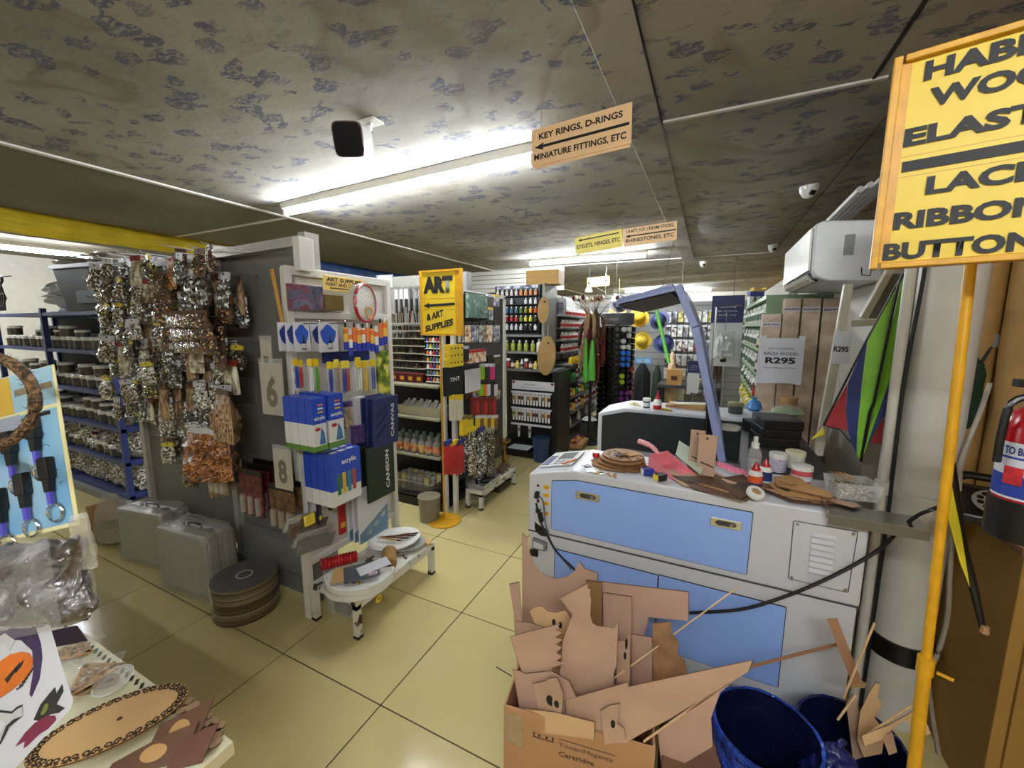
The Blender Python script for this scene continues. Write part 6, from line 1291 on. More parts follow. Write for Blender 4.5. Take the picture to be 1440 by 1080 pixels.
# ================================================================ far goods wall
Y5 = 7.6
gw_ = thing('goods_wall', 'tall grey slatwall of small packs at the back', 'display wall', (0,0,0))
MB().box(-2.4,Y5,0,.62,Y5+.06,1.95).build('slatwall', GREYM, gw_)
for i in range(16): MB().box(-2.4,Y5-.006,.15+.115*i,.62,Y5,.165+.115*i).build('slat', M('slat_grey',(90,90,88),.5), gw_)
PKM = [M('pack_white',(196,196,190),.35,var=.25,scale=25), ramp_mat('pack_a',[(.4,(150,150,146)),(.5,(206,204,196)),(.6,(226,226,222))],18,.25,.3,'noise'), ramp_mat('pack_b',[(.4,(90,30,36)),(.5,(190,186,180)),(.62,(226,224,220))],14,.25,.3,'noise'), M('pack_red',(170,36,36),.35), ramp_mat('pack_c',[(.4,(120,116,60)),(.5,(210,196,90)),(.62,(226,222,206))],14,.25,.3,'noise'), ramp_mat('pack_d',[(.4,(60,60,66)),(.55,(130,130,136)),(.65,(200,200,204))],16,.2,.3,'noise')]
for r in range(6):
    for i in range(14):
        x = -.66+.093*i; z = 1.80-.245*r
        if i > 8 and r > 2: continue
        k = 3 if (r,i) == (2,5) else (4 if (r,i) in ((0,2),(0,7)) else R.choice([0,1,1,2,5]) if i < 6 else R.choice([5,5,2,1]))
        t = thing('hanging_pack', f'{["pale","clear","maroon printed","red","yellow printed","grey"][k]} hanging pack, {nth(r)} row down, {nth(i)} from left, back wall', 'pack', (x,Y5-.05-.02*(i%2),z), R.uniform(-.1,.1), 'hanging packs on the back wall'); MB().box(-.04,-.008,-.2,.04,.008,-.03).build('pack', PKM[k], t, bevel=.004); MB().box(-.04,-.003,-.03,.04,.003,0).build('header_card', PAPER, t)
for i in range(5):
    t = thing('ribbon_hank', f'{nth(i)} long brown hank from left on the back wall', 'hank', (-.13+.075*i,Y5-.07,1.05-.0*i), 0, 'brown hanks on the back wall'); MB().tube([(0,0,0),(.012,0,-.15),(-.01,0,-.3),(0,0,-.42)], [.01,.028,.03,.012], 7).build('hank', M('hank_brown',(70,44,34),.6,var=.3), t, smooth=True); MB().box(-.02,-.004,0,.02,.004,.05).build('header_card', CLEAR, t)
for i,(x,z,l) in enumerate(((-.05,1.72,'upper dark bundle hanging on the back wall'),(.06,1.72,'second dark bundle hanging on the back wall'))):
    t = thing('ribbon_hank', l, 'hank', (x+.1,Y5-.08,z), 0); MB().tube([(0,0,0),(.012,0,-.15),(-.01,0,-.35),(0,0,-.5)], [.01,.04,.045,.012], 7).build('hank', M('hank_dark',(40,34,32),.6), t, smooth=True); MB().box(-.02,-.004,0,.02,.004,.05).build('header_card', CLEAR, t)
t = thing('yellow_bag', 'bright yellow long bag hanging at the back', 'bag', (.27,6.9,1.72)); put('pouch', pouch_mesh(.16,.55,.1,801,M('bag_yellow',(226,186,30),.4,bump=.4),.3), t); MB().box(-.05,-.01,-.01,.05,.01,.04).build('header_card', BLACK, t); MB().tube([(0,0,.03),(0,.0,.83)], .003, 4).build('cord', BLACKINK, t)
# hats and masks
HATC = [((226,176,40),'yellow',-1.02,6.6,1.66),((40,50,96),'navy',-.72,6.75,1.62),((222,190,60),'gold',-.98,6.75,1.30),((60,70,130),'blue',-.66,6.85,1.26),((196,150,80),'tan',-1.45,7.1,1.78),((46,46,52),'black',-1.28,6.4,1.88)]
for i,(c,nm,x,y,z) in enumerate(HATC):
    t = thing('novelty_hat', f'{nm} novelty hat hanging behind the revolving stand', 'hat', (x,y,z), (1.2,0,R.uniform(-.3,.3)), 'novelty hats'); MB().lathe([(.15,0),(.155,.008),(.10,.012),(.095,.09),(.06,.13),(.01,.14)], 18).build('crown', M('hat_'+nm,c,.6,var=.15), t, smooth=True); MB().lathe([(.099,.014),(.098,.04)], 18).build('band', [RED,YELLOW,BLACK][i%3], t)
    MB().tube([(0,.0,.13),(0,.25,.3)], .003, 4).build('cord', M('straw'), t)
hr = thing('hat_rail', 'thin rail carrying the novelty hats at the back', 'rail', (0,0,0)); MB().tube([(-1.7,7.05,2.0),(-.4,7.05,2.0)], .01, 6).build('rail', STEEL, hr)
for i_,(c,nm,x,y,z) in enumerate(HATC): MB().tube([(x,y+.1,z+.05),(x,7.05,2.0)], .003, 4).build('hat_cord', STEEL, hr)
for x in (-1.65,-.45): MB().tube([(x,7.05,2.0),(x,7.05,ZC-.03)], .006, 6).build('hanger', STEEL, hr)
t = thing('noodle', 'neon green foam stick hanging below the blue lid', 'foam stick', (-.42,5.1,1.10), (0,-.27,0)); MB().box(-.02,-.02,0,.02,.02,.66).build('stick', M('neon',(90,220,50),.4), t, bevel=.006); MB().tube([(0,0,.65),(.38,0,1.40)], .003, 4).build('cord', BLACKINK, t); MB().box(-.008,-.021,.0,.008,-.02,.66).build('stripe', M('neon_pale',(170,236,140),.4), t)
t = thing('cap_sign', 'small blue sign board under the hats', 'sign', (-.88,6.3,1.02), .1); MB().box(-.12,-.005,-.05,.12,.005,.05).build('board', M('sign_blue',(90,150,200),.4), t); MB().box(-.10,-.006,-.03,.10,-.005,.03).build('print', M('sign_blue_pale',(150,190,220),.4), t); MB().tube([(0,0,-.05),(0,.0,-1.02)], .008, 6).build('post', STEEL, t)
for i,(x,y,zb,h,wd,c,l) in enumerate(((-.86,6.15,0,1.0,.30,(22,24,26),'black coat bundle below the hats'),(-.72,6.75,0,.92,.2,(24,40,32),'dark green coat bundle below the hats'),(-.5,6.6,0,1.15,.16,(210,180,140),'cream scarf hanging beside the hats'),(-.40,6.7,0,.86,.2,(206,200,190),'white crumpled cloth beside the hats'))):
    t = thing('cloth_bundle', l, 'clothing', (x,y,zb)); pts = [(wd*.5,0),(wd*.55,.1),(wd*.42,h*.5),(wd*.34,h*.85),(wd*.12,h)]
    mb = MB(); mb.lathe(pts, 14, sy=.6); mb.v = [(vx*(1+.12*math.sin(vx*60+vz*9)), vy*(1+.2*math.sin(vx*70)), vz) for vx,vy,vz in mb.v]; mb.build('cloth', M('cloth%d'%i,c,.8,var=.2), t, smooth=True); MB().tube([(0,0,h),(0,0,h+.06)], .006, 5).build('hanger', STEEL, t)
t = thing('kraft_bag', 'brown kraft gift bag on the back table', 'bag', (-.43,6.25,.70)); MB().prism([(-.10,-.05,0),(.10,-.05,0),(.11,-.05,.22),(-.11,-.05,.22)], None, (0,.1,0)).build('bag', M('kraft_bag',(190,146,84),.7), t); MB().tube([(-.04,-.05,.22),(-.03,-.05,.28),(.03,-.05,.28),(.04,-.05,.22)], .004, 5).build('handle', RED, t); MB().box(-.04,-.052,.07,.04,-.05,.13).build('print', CUTD, t)
t = thing('wicker_bundle', 'coil of pale wicker beside the kraft gift bag', 'coil', (-.17,6.3,.74)); 
for i in range(4): MB().tube([(.11*math.cos(k*.45),.08*math.sin(k*.45),.01*math.sin(k*1.1+i)+.018*i) for k in range(15)], .012, 6).build('loop', M('wicker_pale'), t, smooth=True)
t = thing('back_table', 'low dark table at the back under the gift bag', 'table', (-.3,6.35,0)); MB().box(-.35,-.2,.66,.5,.25,.70).build('table_top', DGREY, t)
for x in (-.3,.45):
    for y in (-.15,.2): MB().box(x-.02,y-.02,0,x+.02,y+.02,.66).build('leg', BLACKM, t)
# posters on stands
def poster(x0,y0,x1,y1,Yp,label):
    a = at(x0,y0,Y=Yp); b = at(x1,y1,Y=Yp); t = thing('poster_board', label, 'poster board', ((a.x+b.x)/2,Yp,b.z), 0); w_ = b.x-a.x; h_ = a.z-b.z
    MB().box(-w_/2,0,0,w_/2,.015,h_).build('board', PAPER, t); MB().box(-w_/2,-.001,h_*.62,w_/2,0,h_).build('print', M('poster_navy',(30,38,92),.5), t)
    for k,(s_,hh_) in enumerate(((.5,.03),(.6,.022),(.55,.016))): words(t, ['ART SHOP','CREATIVE','SUPPLIES'][k] if False else ['opening','in store','ask us'][k], w_*s_, h_*hh_, (0,-.0016,h_*(.84-.055*k)), PLASTIC_W, .0)
    MB().tube([(0,.02,0),(0,.02,-b.z+.01)], .012, 6).build('post', STEEL, t); return t
poster(1002,416,1040,516,5.6,'tall navy and white poster board at the back')
poster(968,507,982,553,5.0,'small navy and white poster board behind the lid')
t = thing('wrapped_hook', 'clear-wrapped white ornaments hanging before the poster', 'ornament', tuple(at(1020,465,Y=5.3))); put('pouch', pouch_mesh(.22,.32,.12,811,M('clear_ornament',(206,208,206),.1,alpha=.7,bump=1.,bscale=20),.6,10,10), t); MB().lathe([(.03,-.36),(.035,-.33),(.02,-.3)], 10).build('bulb', BLACK, t); MB().tube([(0,0,0),(0,0,.2),(0,.3,.25)], .004, 5).build('cord', STEEL, t)
t = thing('garment_stand', 'tall thin wire hanging frame before the poster', 'frame', (.10,5.4,0)); MB().tube([(-.06,0,0),(-.06,0,1.75),(.2,0,1.77)], .012, 6).build('tube', STEEL, t); MB().lathe([(.12,0),(.12,.015)], 12).build('foot', STEEL, t)
# ================================================================ hung from the ceiling: cameras and signs
bc = thing('bullet_camera', 'white bullet security camera with a black face on the ceiling', 'security camera', (-1.66,1.68,ZC-.006))
fp = at(490,196,T=1.72); d_ = (Vector((0,0,1.6))-fp); d_.z = -.28; d_.normalize()
def orient(d): 
    d = Vector(d).normalized(); x = d.cross(Vector((0,0,1))).normalized(); z = x.cross(d); return Matrix((x,d,z)).transposed()
mo = orient(Vector((.42,-.86,-.32))); c_ = fp-Vector(bc.location)
def rsq(hw, hh, y0, y1, e=.38, n=28):
    p_ = []
    for k in range(n):
        a = 2*math.pi*k/n; cc, ss = math.cos(a), math.sin(a)
        p_.append(c_+mo@Vector((math.copysign(abs(cc)**e,cc)*hw, y0, math.copysign(abs(ss)**e,ss)*hh)))
    return MB().prism(p_, None, mo@Vector((0,y1-y0,0)))
rsq(.060,.064,-.14,-.002).build('body', PLASTIC_W, bc, smooth=True)
rsq(.058,.062,.002,.010).build('face', M('cam_glass',(6,5,7),.3,spec=.2), bc, smooth=True)
rsq(.063,.067,-.006,.006).build('rim', M('cam_rim',(92,60,66),.4), bc, smooth=True)
for k in range(4): MB().obox(c_+mo@Vector((.062,-.075,-.035+.023*k)),(.004,.09,.009),mo).build('rib', PLASTIC_W, bc, bevel=.001)
MB().lathe([(.011,0),(.011,.002)],12,tuple(c_+mo@Vector((0,.010,0))),'y').build('lens', M('cam_lens',(40,36,48),.05), bc)
MB().tube([c_+mo@Vector((.02,-.09,.03)),Vector((0.02,.02,-.03)),Vector((.03,.02,-.002))], .018, 10).build('arm', PLASTIC_W, bc, smooth=True); MB().box(-.02,-.02,-.012,.09,.06,0).build('bracket', PLASTIC_W, bc, bevel=.006)
for i,(px,py,r_,l) in enumerate(((1138,262,.062,'largest white dome camera on the ceiling near the air conditioner'),(1087,345,.055,'white dome camera halfway along the ceiling'),(989,368,.055,'smallest white dome camera farthest along the ceiling'))):
    p = at(px,py,Z=ZC-.02); t = thing('dome_camera', l, 'security camera', (p.x,p.y,ZC-.008), (.0,.0,.6)); MB().lathe([(r_*.98,0),(r_,-.012),(r_*.97,-.03),(r_*.86,-.055),(r_*.6,-.082),(r_*.2,-.096)], 22).build('dome', PLASTIC_W, t, smooth=True)
    MB().obox((-r_*.1,-r_*.66,-.066),(.045,.02,.035),Euler((.7,0,0))).build('lens_window', BLACK, t, bevel=.008); MB().lathe([(r_*1.03,-.002),(r_*1.03,.006)], 22).build('base_ring', DGREY if i==2 else PLASTIC_W, t)
TAN = M('sign_tan',(238,198,150),.55,var=.03); PALEY = M('sign_pale_yellow',(232,212,104),.55,var=.03)
def hang_sign(c, Ys, lines, mat, label, bold=.03):
    """c: four corners seen (tl,tr,br,bl)"""
    tl,tr,br,bl = [Vector(at(x,y,Y=q)) for (x,y),q in zip(c,Ys)]
    hor_ = ((tr-tl)+(br-bl)).normalized(); upv_ = ((tl-bl)+(tr-br)).normalized(); upv_ = (upv_-hor_*upv_.dot(hor_)).normalized(); w_ = ((tr-tl).length+(br-bl).length)/2; h_ = ((tl-bl).length+(tr-br).length)/2
    o_ = (tl+tr+br+bl)/4; yv = -hor_.cross(upv_)
    t = thing('hanging_sign', label, 'sign', (0,0,0)); t.matrix_world = Matrix(((hor_.x,yv.x,upv_.x,o_.x),(hor_.y,yv.y,upv_.y,o_.y),(hor_.z,yv.z,upv_.z,o_.z),(0,0,0,1)))
    MB().box(-w_/2,-.002,-h_/2,w_/2,.002,h_/2).build('card', mat, t); MB().box(-w_/2+.01,.003,-h_/2-.012,w_/2-.005,.005,h_/2-.02).build('back_card', mat, t)
    for tx, ws, hs2, x, z in lines: words(t, tx, w_*ws, h_*hs2, (w_*x,-.0028,h_*z), BLACKINK, bold)
    zt_ = ZC-o_.z
    for s in (-.4,.4):
        q = o_+hor_*w_*s+upv_*h_*.5; loc = t.matrix_world.inverted()@q; top = t.matrix_world.inverted()@Vector((q.x,q.y,ZC-.01))
        if ZC-.01 > q.z: MB().tube([loc,top], .0015, 4).build('string', STEEL, t)
    return t, w_, h_
def arrow(t, w_, h_, z, L0, L1, th, hd, sl=0):
    MB().prism([(w_*L0,-.003,h_*z),(w_*L0+hd*1.6,-.003,h_*z-hd*.55),(w_*L0+hd*1.5,-.003,h_*z-th/2),(w_*L1,-.003,h_*(z+sl)-th/2),(w_*L1,-.003,h_*(z+sl)+th/2),(w_*L0+hd*1.5,-.003,h_*z+th/2),(w_*L0+hd*1.6,-.003,h_*z+hd*.55)], None, (0,.0008,0)).build('arrow', BLACKINK, t)
t,w_,h_ = hang_sign([(747,183),(888,145),(889,200),(750,236)], [1.97,1.93,1.93,1.97], [('KEY RINGS, D-RINGS',.84,.2,.0,.26),('MINIATURE FITTINGS, ETC',.93,.2,-.01,-.28)], TAN, 'tan KEY RINGS and D-RINGS card hanging by the long light')
arrow(t,w_,h_,-.0,-.47,.48,.012,.03)
t,w_,h_ = hang_sign([(808,335),(875,322),(875,345),(810,357)], [4.5,4.45,4.45,4.5], [('EYELETS, HINGES, ETC',.92,.3,0,-.12)], PALEY, 'pale yellow EYELETS, HINGES card hanging far down the aisle', .02)
arrow(t,w_,h_,.3,-.44,.44,.012,.03)
t,w_,h_ = hang_sign([(876,322),(952,311),(952,335),(877,346)], [4.4,4.35,4.35,4.4], [('CRAFT: ICE CREAM STICKS,',.9,.22,0,.3),('RHINESTONES, ETC',.9,.26,0,-.26)], TAN, 'tan CRAFT: ICE CREAM STICKS card hanging beside the eyelets card', .02)
arrow(t,w_,h_,.02,-.46,.48,.012,.03)
t,w_,h_ = hang_sign([(826,391),(857,388),(857,400),(826,403)], [6.6,6.6,6.6,6.6], [('KITCHEN & HOME',.88,.55,0,0)], PALEY, 'small yellow KITCHEN & HOME card hanging at the back', .02)
MB().box(-w_/2,-.0026,-h_/2,w_/2,-.002,-h_/2+.008).build('border', BLACKINK, t)
# ornaments hung on strings near the back light
for i,(px,py,Yq,l) in enumerate(((828,405,6.3,'glass drop ornament hanging below the kitchen sign'),(866,418,6.0,'white bell ornament hanging left of the blue lid'))):
    p = at(px,py,Y=Yq); t = thing('glass_ornament', l, 'ornament', tuple(p)); MB().lathe([(.01,.06),(.025,.03),(.055,-.03),(.06,-.06),(.01,-.07)], 14).build('bell', PLASTIC_W if i else CLEAR, t, smooth=True); MB().tube([(0,0,.06),(0,0,ZC-.02-p.z)], .0025, 4).build('string', BLACKINK, t); MB().lathe([(.012,.06),(.02,.075),(.01,.09)], 10).build('cap', BLACK, t)
cable([at(828,398,Y=6.3),at(850,410,Y=6.3),at(880,418,Y=6.5),at(905,420,Y=7)], .004, CAB, 'thin dark wire sagging below the back ceiling light', name='wire')
cable([at(848,412,Y=6.4),at(862,430,Y=6.2),at(868,440,Y=6.1)], .004, CAB, 'short dark wire drooping over the revolving stand', name='wire')
MB_ = thing('roll_shutter', 'white slatted shutter high above the black display', 'shutter', (0,0,0))
for i in range(5): MB().box(-4.4,6.9,2.16+.08*i,-2.35,6.93,2.23+.08*i).build('slat', WHITE, MB_)
cr = thing('ribbed_pipe', 'grey ribbed conduit rising behind the air conditioner', 'conduit', (0,0,0))
for i in range(5): MB().tube([(.52+.034*i,3.30,2.06+.012*i),(.56+.034*i,2.40,2.13+.014*i)], .014, 8).build('conduit', M('conduit_grey',(176,174,168),.4), cr, smooth=True)
# ================================================================ front right: box of offcuts, bins, cupboard
fl_, fr_ = Vector((-.478,.936,0)), Vector((-.062,1.001,0)); ex = (fr_-fl_).normalized(); ey = Vector((-ex.y,ex.x,0)); W_ = (fr_-fl_).length; D_ = .34; H_ = .42
bx = thing('cardboard_box', 'open cardboard box crammed with fibreboard offcuts', 'box', tuple(fl_), math.atan2(ex.y,ex.x))
BOXM = M('box_cardboard',(176,132,92),.8,var=.05,scale=5); BOXI = M('box_inside',(140,104,66),.85)
for nm,b in (('front_panel',(0,0,0,W_,.006,H_)),('back_panel',(0,D_-.006,0,W_,D_,H_-.02)),('side_panel',(0,.006,0,.006,D_-.006,H_)),('side_panel',(W_-.006,.006,0,W_,D_-.006,H_-.005)),('bottom',(.006,.006,0,W_-.006,D_-.006,.006))):
    MB().box(*b).build(nm, BOXM, bx, bevel=.0015)
words(bx, 'Toner/Magenta', .15, .018, (.24,-.0008,.345), M('print_brown',(84,58,40),.7), .0); words(bx, 'Cartridge', .1, .02, (.215,-.0008,.315), M('print_brown'), .02); MB().box(.165,-.001,.362,.32,-.0002,.3635).build('print', M('print_brown'), bx)
MB().box(.09,-.001,.345,.15,-.0002,.362).build('print', M('print_brown'), bx); MB().box(.095,-.0015,.35,.145,-.001,.362).build('print', BOXM, bx)
for x in (.108,.13): MB().lathe([(.004,0),(.004,.001)], 8, (x,-.002,.356), 'y').build('print', BLACKINK, bx)
MB().box(.005,-.0012,.30,.06,-.0002,.40).build('packing_tape', M('tape_clear',(206,180,140),.15,alpha=.5,bump=.6), bx)
def scrap(pxs, Yq, label, mat=None, th=.003, name='mdf_offcut', lean=.0, holes=()):
    q = [Vector(at(x,y,Y=Yq)) for x,y in pxs]; c = sum(q, Vector())/len(q); yw = R.uniform(-.28,.28) if max(p.x for p in q)-min(p.x for p in q) < .16 else R.uniform(-.06,.06)
    q = [Vector(at(x,y,Y=Yq+yw*(p.x-c.x))) for (x,y),p in zip(pxs,q)]; c = sum(q, Vector())/len(q)
    low = min(p.z for p in q)
    t = thing(name, label, 'offcut', tuple(c), 0, 'fibreboard offcuts in the box')
    pl_ = [p-c+Vector((0,lean*(p.z-low),0)) for p in q]
    MB().prism(pl_, None, (0,th,0)).build('sheet', mat or MDF, t); MB().prism([p*1.012+Vector((0,th*.25,0)) for p in pl_], None, (0,th*.5,0)).build('scorched_edge', MDFD, t)
    for hx,hy,rx,rz in holes:
        h_ = Vector(at(hx,hy,Y=Yq+yw*(at(hx,hy,Y=Yq).x-c.x)))-c; MB().lathe([(1,0),(1,.0012)], 12, (0,0,0), 'y').xf(Matrix.Translation(h_+Vector((0,-.0015+lean*(h_.z+c.z-low),0)))@Matrix.Diagonal((rx,1,rz,1))).build('cut_hole', BLACKINK, t)
    return t
MD2 = M('fibreboard_tan',(206,170,126),.75,var=.06,scale=8); MD3 = M('fibreboard_brown',(136,104,62),.75,var=.08); MD4 = M('fibreboard_rose',(184,150,130),.75,var=.05,scale=7)
arc = [(741,757),(744,775),(750,792),(760,805),(772,812),(785,814),(798,811),(808,803),(815,790)]
scrap([(735,750)]+arc+[(822,800),(840,806),(836,900),(832,985),(740,985),(735,900)], 1.27, 'tall rose offcut with a big round bite at the box back', MD4)
scrap([(840,818),(968,833),(968,873),(912,868),(909,885),(905,895),(880,893),(880,1000),(845,1000)], 1.24, 'wide rose offcut reaching right over the blue door', MD4)
scrap([(824,817),(846,820),(846,1000),(826,1000)], 1.2, 'narrow dark tan board upright in the middle', MD3, .006)
scrap([(848,834),(888,840),(888,1000),(850,1000)], 1.215, 'plain rectangular offcut behind the central piece', MD4)
scrap([(888,892),(917,897),(917,1000),(888,1000)], 1.185, 'small square offcut right of the central piece', MD4)
scrap([(917,877),(943,875),(946,892),(955,905),(952,918),(962,930),(966,945),(965,1005),(920,1005)], 1.17, 'scorched ragged offcut at the right of the box', M('fibreboard_burnt',(150,112,78),.8,var=.3,scale=20))
scrap([(716,822),(730,819),(734,870),(740,985),(730,985),(722,860)], 1.18, 'thin upright strip at the left edge of the box', MD4)
scrap([(745,860),(752,854),(762,853),(770,860),(782,862),(795,858),(802,868),(806,990),(770,990),(768,882),(752,877)], 1.12, 'pale curved offcut with a swan-neck edge', MD2, holes=((779,875,.006,.012),(788,879,.006,.012)))
scrap([(726,874),(745,876),(775,885),(790,990),(735,990),(724,905)], 1.14, 'folded rose offcut behind the notched square', MD4)
scrap([(717,897),(786,880),(780,888),(789,892),(779,898),(790,902),(780,908),(789,913),(781,919),(789,925),(780,932),(793,935),(775,940),(776,946),(735,949)], 1.0, 'square offcut with a notched right edge', MDF, lean=.04)
scrap([(785,846),(824,826),(824,832),(828,834),(827,842),(829,846),(828,868),(831,880),(838,885),(862,888),(868,879),(866,940),(862,950),(866,1010),(800,1010),(786,960),(790,905),(803,868)], 1.04, 'big central offcut with a stepped saw-tooth top', MDF, lean=.04)
scrap([(868,901),(880,902),(886,888),(886,1000),(866,1000)], 1.10, 'narrow offcut with burnt lettering by the central piece', MDF, holes=((881,905,.004,.018),(879,922,.004,.012)))
scrap([(795,985),(882,960),(884,966),(1058,929),(1052,945),(1000,975),(940,1012),(905,1030),(880,1045),(800,1045)], .985, 'long slanting offcut lying across the box rim', MDF)
scrap([(721,942),(731,944),(738,948),(775,944),(800,958),(812,985),(780,1030),(735,1020)], .985, 'rose offcut at the left front of the box', MD4)
scrap([(749,962),(768,958),(771,955),(783,953),(792,975),(788,1020),(762,1020)], .965, 'small offcut with a leaf-shaped hole at the front', MDF, holes=((774,985,.012,.016),(783,990,.008,.011)))
scrap([(728,996),(780,1002),(836,1016),(835,1040),(760,1030)], .955, 'thin strip along the inside of the box front', MD2)
scrap([(845,1000),(858,992),(872,990),(868,1018),(878,1025),(880,1040),(850,1048)], .97, 'little hooked offcut near the box front', MDF, holes=((862,1018,.006,.012),))
scrap([(925,1028),(985,990),(1030,958),(1012,975),(1000,1010),(1002,1050),(960,1075),(930,1075)], 1.06, 'broad offcut leaning between the box and the blue bin', MD4)
def stick(a, b, r, label, mat, name='wood_stick', th=None):
    a = Vector(a); b = Vector(b); t = thing(name, label, 'stick', tuple(a)); 
    (MB().tube([(0,0,0),b-a], r, 6) if not th else MB().bar((0,0,0), b-a, r, th, up=(0,1,0))).build('stick', mat, t); MB().tube([(b-a)*.995,(b-a)*1.002], r*.9, 6).build('cut_end', WOODL, t); return t
DOW = M('dowel',(206,170,124),.6)
stick(at(778,1017,Y=.96), at(1040,824,Y=1.35), .0023, 'thin pale dowel rising from the box across the blue door', DOW)
stick(at(905,1043,Y=1.0), at(1040,948,Y=1.14), .003, 'short thick dowel at the right corner of the box', DOW)
stick(at(958,962,Y=1.25), at(1178,906,Y=1.45), .009, 'long flat brown lath slanting across the machine front', M('lath',(150,108,76),.7), 'wood_lath', .004)
stick(at(1170,870,Y=1.42), at(1206,962,Y=1.38), .026, 'short wide brown lath leaning before the machine corner', M('lath'), 'wood_lath', .005)
stick(at(698,938,Y=1.0), at(720,951,Y=1.02), .0016, 'thin black wire poking out left of the box', CAB, 'wire_end')
# second cardboard box edge between
b2 = thing('cardboard_box', 'brown cardboard box squeezed between offcut box and blue bin', 'box', (.015,1.02,0), .1); MB().box(-.06,-.02,0,.09,.25,.35).build('carton', M('box_dark',(120,84,62),.8), b2, bevel=.003); MB().box(-.062,-.022,.335,.092,-.02,.352).build('flap', BOXM, b2)
# bins with blue bags
BAGB = M('bag_blue',(24,58,150),.16,var=.2,scale=6,bump=1.,bscale=20,bdist=.05); BAGD = M('bag_navy',(22,30,86),.25,var=.2,scale=6,bump=1.,bscale=16,bdist=.05); BAGI = M('bag_shadow_navy',(9,16,48),.35,bump=.5,bscale=10,bdist=.04)  # BAGI: the bag film darkened, shade inside the bins painted into its colour
def bin_(loc, r, h, label, mat, tilt, seed):
    t = thing('waste_bin', label, 'waste bin', loc, (tilt[0],tilt[1],0)); rr = random.Random(seed); n = 40
    def ring(r_, z_, w): return [(r_*(1+w*math.sin(k*.9+z_*30)+rr.uniform(-w,w)*.6)*math.cos(2*math.pi*k/n), r_*(1+w*math.sin(k*1.1+z_*20)+rr.uniform(-w,w)*.6)*math.sin(2*math.pi*k/n), z_+rr.uniform(-w,w)*.12) for k in range(n)]
    out = [ring(r*.86,0.,.0),ring(r*.9,h*.3,.02),ring(r*.97,h*.6,.05),ring(r*1.05,h*.8,.055),ring(r*1.06,h*.93,.04),ring(r*1.03,h,.012),ring(r*.97,h*.995,.012),ring(r*.93,h*.85,.03),ring(r*.86,h*.5,.04),ring(r*.7,h*.2,.04)]
    vs = [v for g_ in out for v in g_]
    MB().add(vs[:7*n], [(j*n+i,j*n+(i+1)%n,(j+1)*n+(i+1)%n,(j+1)*n+i) for j in range(6) for i in range(n)]).build('bag', mat, t, smooth=True)
    MB().add(vs[6*n:], [(j*n+i,j*n+(i+1)%n,(j+1)*n+(i+1)%n,(j+1)*n+i) for j in range(3) for i in range(n)]+[tuple(3*n+i for i in range(n))]).build('bag_inner_face', BAGI, t, smooth=True)
    MB().lathe([(r*.82,-.0),(r*.86,h*.3)], 24).build('bin', DGREY, t, smooth=True)
    for i in range(5): MB().obox((rr.uniform(-.05,.05)*r*10*.6,rr.uniform(-.05,.05)*r*6,h*.28+.02*i),(.07,.05,.02),Euler((rr.random(),rr.random(),rr.random()*3))).build('rubbish', [PAPER,M('rub_red',(110,50,60),.5),CARD][i%3], t)
    return t
bin_((.205,1.185,0), .128, .43, 'round bin lined with a shiny blue bag at front', BAGB, (.0,.0), 3)
bin_((.435,1.345,0), .125, .36, 'second bin in a dark blue bag stuffed with offcuts', BAGD, (.0,.0), 5)
fd = thing('bag_fold', 'loose dark blue bag slumped between the two bins', 'bag', (.372,1.215,.0)); mb = MB(); mb.lathe([(.02,0),(.05,.05),(.06,.18),(.066,.33),(.045,.40),(.014,.425)], 16); mb.v = [(x*(1+.25*math.sin(z*25+y*30)),y*(1+.25*math.cos(z*22)),z) for x,y,z in mb.v]; mb.build('bag', BAGD, fd, smooth=True); MB().tube([(0,0,.42),(.01,0,.445)], .008, 6).build('knot', BAGD, fd)
def scrap2(pxs, Yq, label, mat=MDF):
    t = scrap(pxs, Yq, label, mat); t['group'] = 'offcuts in the dark blue bag'; return t
scrap2([(1205,1040),(1210,1000),(1222,975),(1232,960),(1238,962),(1234,980),(1240,990),(1230,1010),(1245,1030),(1240,1060),(1215,1065)], 1.34, 'spiky offcut standing in the dark blue bag', MD2)
scrap2([(1212,1035),(1250,1020),(1280,1003),(1292,994),(1300,1008),(1309,1032),(1300,1034),(1298,1028),(1290,1034),(1287,1024),(1270,1012),(1240,1040),(1216,1050)], 1.28, 'toothed curved offcut sticking out to the right', MD2)
scrap2([(1190,990),(1200,975),(1210,1005),(1225,1060),(1200,1070)], 1.36, 'plain offcut leaning back in the dark blue bag')
scrap2([(1240,1035),(1255,1030),(1262,1058),(1250,1062)], 1.27, 'short offcut below the toothed one')
stick(at(1186,982,Y=1.33), at(1230,876,Y=1.36), .0032, 'long pale dowel rising from the dark blue bag', DOW)
stick(at(1178,1012,Y=1.30), at(1204,977,Y=1.30), .0032, 'short pale dowel left in the dark blue bag', DOW)
stick(at(1212,1038,Y=1.27), at(1298,982,Y=1.30), .0032, 'pale dowel slanting right out of the dark blue bag', DOW)
